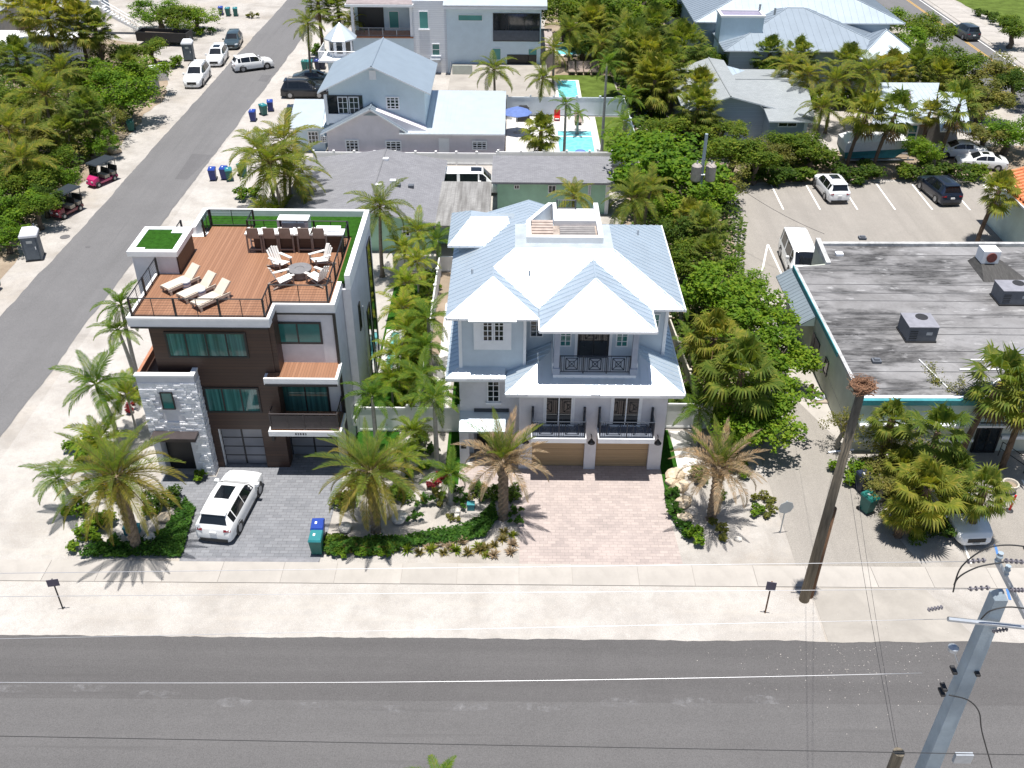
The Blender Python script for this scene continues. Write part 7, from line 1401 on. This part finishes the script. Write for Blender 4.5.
# ---- broadleaf trees
for a in (
 ('big',668,168,6.0,4.0,'dense bright green tree above the patio right of the white house'), ('big',645,148,5.0,3.0,'bright leafy tree at the end of the pool fence'), ('leaf_bright',690,196,4.6,2.8,'leafy tree at the parking lot corner beside the transformers'), ('leaf_mid',735,150,4.4,2.8,'mid green tree behind the parking lot hedge below the grey gable'), ('leaf_olive',722,178,3.8,2.2,'olive green tree below the transformers'), ('leaf_mid',757,160,3.6,2.2,'leafy tree at the hedge below the blue sided house'),
 ('big',716,290,4.6,2.6,'glossy broad leaved tree beside the right eave of the white house'), ('big',748,318,4.2,2.5,'glossy tree reaching over the service lane by the awning'), ('big',775,352,4.0,2.2,'glossy tree spreading toward the shop wall'), ('big',768,405,4.0,2.2,'glossy tree nearest the road in the hedge strip'), ('big',741,425,3.6,1.9,'glossy tree behind the brown date palm'), ('leaf_bright',735,278,3.8,2.0,'bright tree at the lane end of the parking lot'), ('leaf_mid',690,262,4.0,1.9,'shaded tree against the right wall of the white house'), ('leaf_dark',683,236,4.4,2.0,'dark tree between the patio and the fan palms'),
 ('leaf_mid',790,142,3.2,2.2,'loose hedge tree left of the white crossover'), ('leaf_olive',772,150,3.0,2.0,'olive hedge tree behind the first parking bays'), ('leaf_mid',812,148,3.2,2.2,'hedge tree directly behind the white crossover'), ('leaf_bright',924,148,3.2,1.6,'small round tree between the boat and the white sedan'), ('leaf_mid',955,62,4.6,3.0,'tree screening the avenue left of the dark SUV'), ('leaf_bright',900,42,5.0,3.2,'bright tree against the right end of the metal roof'), ('leaf_mid',925,30,5.0,3.2,'tree behind the metal roof house by the avenue'), ('leaf_bright',875,18,5.0,3.2,'bright tree behind the metal roof ridge'), ('leaf_olive',985,95,4.4,3.0,'olive tree right of the cottage by the avenue'), ('leaf_olive',1000,70,4.6,2.8,'tree overhanging the avenue at the right'), ('leaf_dark',1016,82,4.0,2.4,'dark tree at the right edge by the avenue'), ('leaf_bright',1010,130,3.8,2.6,'bright tree at the right edge above the tiled roof'), ('leaf_olive',985,135,3.2,2.2,'grey green tree behind the two white cars'), ('leaf_mid',1014,28,4.0,2.6,'tree on the grass verge at the top right'), ('sparse',952,88,4.4,2.4,'thin branched tree between the cottage and the avenue'),
 ('leaf_bright',745,42,4.4,2.8,'bright tree before the skylight box'), ('leaf_mid',720,58,4.4,2.6,'tree between the skylight box and the grey gable'), ('leaf_mid',766,68,4.0,2.4,'tree behind the pale grey roof ridge'), ('leaf_dark',700,62,4.2,2.4,'dark tree beside the blue house wall'), ('leaf_bright',755,84,3.2,1.8,'bright tree peeking over the grey roof'),
 ('leaf_mid',600,12,6.5,4.2,'tall tree at the top edge above the loungers'), ('leaf_bright',635,8,6.5,4.0,'bright tall tree at the top edge left of the metal roof'), ('leaf_dark',584,44,3.0,2.4,'dark tree behind the four loungers'), ('leaf_mid',568,8,6.5,4.0,'tall tree right behind the white house roof'), ('leaf_mid',660,6,6.0,4.0,'tall tree beside the metal roof at the top edge'), ('leaf_dark',642,98,3.2,1.8,'dark tree in the corner behind the pool lawn'), ('leaf_dark',618,62,3.4,2.0,'dark tree at the right end of the lounger row'), ('leaf_mid',672,125,3.6,2.4,'tree below the round fan palms right of the pool'), ('leaf_mid',720,130,3.4,2.4,'tree below the grey gable left of the hedge'),
 ('leaf_bright',118,92,5.2,3.36,'large bright leafy tree at the street edge above the teal bin'), ('leaf_bright',140,70,4.4,2.69,'bright leafy tree behind the large one by the street'), ('leaf_bright',108,70,4.6,2.52,'bright tree left of the white appliances'), ('leaf_mid',95,80,4.4,2.18,'mid green tree in the left thicket beside the coconut palm'), ('leaf_mid',150,48,3.4,2.4,'low tree before the black dump trailer'), ('leaf_mid',125,52,3.6,2.02,'low tree below the stair house'), ('leaf_mid',28,180,3.6,2.35,'leafy bush tree between the left coconut palm and the golf carts'), ('leaf_bright',8,204,3.4,2.35,'bright bush tree left of the portable toilet'), ('leaf_mid',36,208,3.0,1.60,'bush tree directly behind the portable toilet'), ('leaf_bright',4,234,2.6,1.60,'bright bush tree above the dark green SUV'), ('leaf_olive',28,140,3.8,2.18,'olive tree below the left coconut palm'), ('leaf_mid',58,158,3.2,1.85,'bush tree left of the pink golf cart'), ('leaf_bright',62,178,2.8,1.34,'bright bush tree beside the pink golf cart'), ('leaf_mid',5,100,4.2,2.52,'tree at the left edge below the blue green palm'), ('leaf_olive',30,115,4.2,2.18,'olive tree behind the large coconut palm'), ('leaf_dark',42,196,3.0,1.51,'dark bush tree left of the dark red golf cart'), ('leaf_mid',10,182,3.6,2.18,'bush tree at the left edge above the bright ones'), ('leaf_bright',100,140,3.0,1.34,'bright small tree beside the shaded teal bin'), ('sparse',20,128,4.0,2.4,'bare grey branched tree near the left edge coconut palm'), ('sparse',70,140,3.4,2.0,'thin twiggy tree left of the leaning fan palm'), ('sparse',110,120,3.4,2.0,'thin twiggy tree behind the shaded teal bin'), ('sparse',55,60,4.0,2.6,'grey twiggy tree before the white cottage'), ('sparse',100,52,3.6,2.2,'grey half bare tree before the picket fence'), ('leaf_bright',196,14,3.4,2.6,'clipped bright tree on the far sandy lot'), ('leaf_mid',175,18,3.8,2.6,'tree left of the clipped one on the far sandy lot'), ('leaf_bright',158,10,4.0,3.0,'bright tree at the foot of the white stairs'),
 ('wispy',938,392,4.4,1.5,'thin yellow leaved tree in front of the shop roof'), ('wispy',900,452,2.8,1.9,'wispy shrub tree in the bed left of the fan palms'), ('wispy',888,480,2.2,1.4,'olive bush in the lane side bed'), ('leaf_olive',950,465,2.2,1.3,'olive bush behind the white sedan palms'), ('sparse',845,422,3.0,1.1,'bare branched tree against the left corner of the shop'),
):
    tree(*a[:5], a[5])
# ---- shrubs, hedges and bedding
for i, (px, lb) in enumerate(((752,'left end'),(768,'second place'),(785,'third place'),(802,'fourth place'),(848,'left of the gap'),(868,'behind the boat gap'),(905,'right of the black bay line'),(925,'under the small round tree'),(955,'behind the black SUV'),(975,'near the tiled roof'))): shrub(px, 182 if px < 860 else 179, 1.6, 'dark clipped hedge shrub along the parking lot, ' + lb, 'shrub', 2 if i % 3 else 0, 'hedge along the parking lot', 1.9)
for px, py, r_, kind, i, lb in ((852,478,1.15,'shrub',1,'round clipped bush beside the navy bin in the lane'),(200,480,.55,'shrub_small',1,'small bright bush at the garage corner of the modern house'),(175,67,1.3,'shrub',1,'round green bush beside the far portable toilet'),(252,18,.9,'shrub_small',2,'small pale bush right of the three bins'),(200,36,1.0,'shrub_small',1,'small bush left of the sandy lot bins'),(210,34,.9,'shrub_small',0,'low bush beside the first on the sandy lot'),(318,55,1.2,'shrub',1,'bush at the foot of the turret'),(243,199,1.0,'shrub_small',1,'low green hedge bush by the street below the coconut palm'),(255,197,.9,'shrub_small',1,'second low hedge bush by the street below the coconut palm'),
 (690,535,.5,'shrub_small',0,'small bright plant at the edge of the pink driveway'),(675,515,.55,'shrub_small',0,'leafy plant beside the limestone boulders'),(673,498,.5,'shrub_small',0,'plant by the turf strip right of the white house'),(696,540,.75,'shrub_small',1,'tall leafy plant with orange tips before the brown palm'),(720,533,.7,'shrub_small',2,'round olive bush right of the brown palm trunk'),(757,514,.55,'shrub_small',1,'small green bush near the stop sign'),(770,513,.6,'shrub_small',2,'dry grassy clump near the stop sign'),(763,500,.6,'shrub_small',2,'dry grassy clump behind the first one'),
 (487,498,.75,'shrub',2,'dark shrub behind the brown palm trunk on the left bed'),(512,497,.6,'shrub',2,'dark shrub right of the brown palm trunk'),(515,515,.45,'shrub_small',0,'small shrub at the edge of the pink driveway bed'),(517,524,.4,'shrub_small',0,'smaller shrub nearest the sidewalk by the pink driveway'),(440,500,.6,'shrub_small',2,'pale shrub on the gravel behind the groundcover'),(425,505,.55,'shrub_small',0,'low shrub left of the gravel patch'),(462,505,.5,'shrub_small',0,'low shrub right of the young palm'),(432,488,.5,'shrub_small',3,'dark red plant in the middle bed'),(444,480,.45,'shrub_small',3,'smaller dark red plant beside the young palm'),(393,427,.7,'shrub_small',3,'deep red plant before the white fence'),(419,443,.7,'shrub',2,'dark leafy plant below the white fence'),(430,455,.6,'shrub_small',0,'green plant at the foot of the grey trunked palm'),(455,492,.45,'shrub_small',0,'green plant under the young palm'),(130,413,.5,'shrub_small',3,'bright red plant left of the stone block'),(88,540,1.0,'shrub',1,'leafy bush at the left end of the left bed'),(105,525,.9,'shrub',0,'leafy bush below the left date palm'),(80,515,.9,'shrub_small',1,'bright bush behind the left bed edge'),(165,505,.9,'shrub',2,'dark bush right of the left date palm'),(90,455,1.3,'shrub',1,'broad bush behind the left date palm'),(345,505,.9,'shrub',0,'bush left of the second date palm'),(400,500,.9,'shrub',0,'bush right of the second date palm'),(360,490,.9,'shrub_small',1,'bright bush behind the second date palm'),
 (700,480,.9,'shrub',0,'bush behind the brown right date palm'),(735,470,.9,'shrub',1,'bright bush right of the brown date palm crown'),(720,500,.5,'shrub_small',1,'small bush behind the brown palm trunk'),(905,520,1.0,'shrub',0,'leafy bush at the foot of the lane side bed'),(885,495,.9,'shrub_small',2,'olive shrub in the pale bed by the lane'),(940,530,1.0,'shrub',2,'dark bush below the large fan palm by the sedan'),(915,540,.8,'shrub',0,'bush nearest the road under the large fan palm'),(990,20,1.2,'shrub',2,'dark round shrub on the far grass verge'),(978,16,1.0,'shrub',2,'second dark shrub on the far grass verge'),(1000,26,1.2,'shrub',2,'third dark shrub on the far grass verge'),(352,375,.4,'shrub_small',2,'dry plant on the gravel below the small palm by the white house') if 0 else (437,290,.5,'shrub_small',1,'yellow green plant on the gravel beside the white house'),(688,300,.9,'shrub',0,'plant below the right eave gutter of the white house'),(690,395,.8,'shrub_small',1,'bright plant beside the right corner of the white house')):
    shrub(px, py, r_, lb, kind, i)
for i, (px, py, r_) in enumerate(((332,553,.42),(342,556,.4),(352,552,.45),(362,556,.4),(373,553,.44),(384,556,.4),(394,552,.42))): shrub(px, py, r_, 'bushy edging plant by the sidewalk under the second date palm, ' + ('beside the teal bin','second from the bin','third from the bin','mid row','third from the tufts','second from the tufts','at the tuft end')[i], 'shrub_small', (0,1)[i % 2], 'edging plants under the second date palm')
for px, py, r_, i, lb in ((420,420,.5,1,'yellow green plant right of the deep red one at the fence'),(385,470,.6,1,'bright plant behind the second date palm crown'),(410,475,.5,0,'green plant left of the dark red pair'),(452,520,.4,2,'pale plant in front of the young palm'),(415,520,.45,0,'low green plant on the gravel by the ribbon'),(478,490,.45,0,'green plant by the entry walk edge'),(425,470,.5,1,'yellow green plant behind the dark red pair'),(470,500,.35,2,'tiny pale plant beside the teal utility box'),(112,548,.6,0,'low plant in front of the left date palm'),(150,515,.6,1,'bright plant right of the blue utility box'),(120,500,.8,1,'bright plant hidden under the left date palm fronds'),(100,490,.8,0,'green plant at the back of the left bed')): shrub(px, py, r_, lb, 'shrub_small', i)
# small tufts lining the beds: alike, in rows
def tuft_mesh(seed):
    r = random.Random(seed); mb = MB()
    for i in range(46):
        a = r.uniform(0,6.28); e = r.uniform(.35,1.3); l = r.uniform(.22,.34); d = Vector((math.cos(a)*math.cos(e), math.sin(a)*math.cos(e), math.sin(e))); s_ = Vector((-math.sin(a), math.cos(a), 0))*.018; m_ = d*l*.6; t_ = d*l + Vector((0,0,-.06)); n0 = len(mb.v)
        mb.v += [tuple(-s_), tuple(s_), tuple(m_+s_), tuple(m_-s_), tuple(t_)]; mb.f += [(n0,n0+1,n0+2,n0+3),(n0+3,n0+2,n0+4)]; mb.m += [0,0]
    return mb
TUFT = [tuft_mesh(1).mesh('grass_tuft', [M['leaf_tuft']]), tuft_mesh(2).mesh('grass_tuft', [M['leaf_areca']]), tuft_mesh(3).mesh('grass_tuft', [M['leaf_date_dead']])]
row = [(335+i*11.6, 553 - (i % 3)*1.2) for i in range(6)] + [(407+i*12.2, 551+(i % 2)*2.5) for i in range(7)]
for px, py in row: tag(link('grass_tuft', TUFT[rv.randrange(2)], None, (*G(px, py)[:2], .0), (0,0,rv.uniform(0,6)), rv.uniform(1.3,1.8)), 'small yellow green grass tuft lining the sidewalk edge of the middle bed', 'grass tuft', 'tufts lining the middle bed')
for px, py in ((494,546),(503,540),(511,553),(504,533),(513,545),(485,549),(513,536),(494,556),(486,556),(478,548)): tag(link('grass_tuft', TUFT[rv.randrange(3)], None, (*G(px, py)[:2], .0), (0,0,rv.uniform(0,6)), rv.uniform(1.1,1.6)), 'small grass tuft dotted on the white sand below the brown date palm', 'grass tuft', 'tufts on the sand by the pink driveway')
for px, py in ((462,543),(450,548),(440,546),(428,548)): tag(link('grass_tuft', TUFT[2], None, (*G(px, py)[:2], .0), (0,0,rv.uniform(0,6)), rv.uniform(1.0,1.4)), 'dry grass tuft behind the lined tufts of the middle bed', 'grass tuft', 'dry tufts in the middle bed')
# groundcover ribbons and understorey (nobody could count the leaves)
def cover(name, label, poly, hgt, n, lm, leaf=.07, seed=0):
    r = random.Random(seed); mb = MB(); xs = [p[0] for p in poly]; ys = [p[1] for p in poly]
    def inside(x, y):
        c_ = False; j = len(poly)-1
        for i in range(len(poly)):
            if (poly[i][1] > y) != (poly[j][1] > y) and x < (poly[j][0]-poly[i][0])*(y-poly[i][1])/(poly[j][1]-poly[i][1])+poly[i][0]: c_ = not c_
            j = i
        return c_
    k = 0
    while k < n:
        x, y = r.uniform(min(xs),max(xs)), r.uniform(min(ys),max(ys))
        if not inside(x, y): continue
        k += 1; z = hgt*(.35+.65*r.random())*(.75+.25*math.sin(x*2.1)*math.cos(y*1.7)); nrm = Vector((r.gauss(0,.5), r.gauss(0,.5), 1)).normalized(); a = Matrix.Rotation(r.uniform(0,6.28),3,nrm) @ nrm.orthogonal().normalized(); b_ = nrm.cross(a); s = leaf*r.uniform(.6,1.3); q = Vector((x,y,z)); n0 = len(mb.v)
        mb.v += [tuple(q-a*s), tuple(q-b_*s*.6), tuple(q+a*s), tuple(q+b_*s*.6)]; mb.f.append((n0,n0+1,n0+2,n0+3)); mb.m.append(0)
    return tag(link(name, mb.mesh(name, [M[lm]])), label, 'groundcover', None, 'stuff')
gp = lambda *pts: [G(a, b_)[:2] for a, b_ in pts]
cover('groundcover', 'bright green groundcover edging the left date palm bed', gp((80,559),(182,558),(196,510),(186,500),(165,530),(130,545),(92,546)), .4, 5200, 'leaf_cover', .075, 1)
cover('groundcover', 'curved green groundcover ribbon in the middle bed', gp((330,542),(400,538),(450,530),(478,520),(494,502),(498,520),(486,538),(450,545),(390,549),(330,552)), .4, 5200, 'leaf_cover', .075, 2)
cover('groundcover', 'green groundcover edging the sidewalk below the second date palm', jagpoly(gp((328,556),(327,540),(345,536),(370,541),(398,538),(400,551),(385,556),(350,553)), .3, .3, 5), .35, 2600, 'leaf_mid', .08, 3)
cover('groundcover', 'low green plants edging the pink driveway at right', gp((664,490),(678,492),(684,515),(697,536),(688,542),(676,528),(666,508)), .35, 1100, 'leaf_cover', .08, 4)
def scatter(poly, n, hmin, hmax, lm, label, leaf, seed): return cover('undergrowth', label, poly, hmax, n, lm, leaf, seed)
scatter([(-41,60),(-38.2,60),(-38.2,100),(-42,112),(-64,116),(-56,96),(-47,78)], 16000, .3, 1.5, 'leaf_dark', 'tangled undergrowth below the trees left of the side street', .2, 5)
scatter([(8.9,44.8),(13.0,45),(14.3,52),(16.2,60),(18.4,70),(18.7,79),(10,79),(9.0,66)], 9000, .3, 1.2, 'leaf_dark', 'tangled undergrowth in the hedge strip right of the white house', .16, 6)
scatter([(12,84.5),(20,84.5),(23,82),(29,82),(29,86),(22,86),(15.5,95),(16,104),(22,104),(24,112),(19.5,118),(19,150),(6,150),(6,125),(11,112),(11.8,97)], 22000, .3, 1.6, 'leaf_dark', 'tangled undergrowth among the trees behind the pools', .22, 7)
scatter([(28.5,96),(32,99),(46,97),(51,100),(51,116),(47,118),(45,102),(28,103.4)], 12000, .3, 1.6, 'leaf_mid', 'undergrowth below the palms between the metal roof house and the avenue', .22, 8)
scatter([(19.6,37.0),(21.6,36.0),(21.6,41),(18.9,41)], 1500, .2, .6, 'leaf_olive', 'sparse weeds in the bed beside the lane bins', .09, 9)
scatter([(-6.6,52),(-5.4,52),(-5.4,62),(-6.6,62)], 1500, .2, .8, 'leaf_mid', 'low planting under the back garden palms', .12, 10)
scatter([(-6.8,43.8),(-5.4,43.8),(-5.4,56),(-6.8,56)], 2200, .2, .7, 'leaf_areca', 'low planting under the row of yellowish garden palms', .11, 11)
# boulders
def boulder_mesh(seed):
    import bmesh
    r = random.Random(seed); bm = bmesh.new(); bmesh.ops.create_icosphere(bm, subdivisions=2, radius=1.)
    off = [Vector((r.gauss(0,1), r.gauss(0,1), r.gauss(0,1))).normalized() for _ in range(7)]
    for v in bm.verts:
        for o_ in off:
            d = v.co.dot(o_)
            if d > .72: v.co -= o_*(d-.72)*.9
        v.co += Vector((r.gauss(0,.03), r.gauss(0,.03), r.gauss(0,.03))); v.co.z *= .6
    me = bpy.data.meshes.new('boulder'); bm.to_mesh(me); bm.free(); return me
BM = [boulder_mesh(i) for i in range(4)]; BG = [b_.copy() for b_ in BM]
for b_ in BM: b_.materials.append(M['limestone'])
for b_ in BG: b_.materials.append(M['grey_rock'])
for i, (px, py, s, c_, lb) in enumerate(((675,478,.55,0,'flat pale boulder by the turf strip right of the white house'),(680,488,.5,0,'tan boulder second from the turf strip'),(683,505,.5,0,'tan boulder behind the leafy driveway plant'),(684,520,.45,0,'tan boulder beside the orange tipped plant'),(671,484,.35,0,'small pale boulder touching the driveway edge'),(738,540,.2,1,'small grey stone on the sand right of the brown palm'),(115,153,.7,0,'pale boulder by the street above the pink golf cart'),(345,530,.4,1,'pale boulder in front of the second date palm'),(400,520,.5,1,'pale boulder on the gravel right of the second date palm'),(455,515,.35,1,'flat grey stone on the gravel of the middle bed'),(470,465,.35,1,'pale stone beside the white house entry walk'),(150,540,.35,1,'pale stone in the left date palm bed'),(165,520,.4,0,'pale flat stone at the right of the left bed'),(440,545,.15,1,'small pale stone among the dry tufts'))):
    q = G(px, py); tag(link('boulder', (BG if c_ else BM)[i % 4], None, (q[0], q[1], s*.35), (0,0,i*1.3), s), lb, 'boulder')
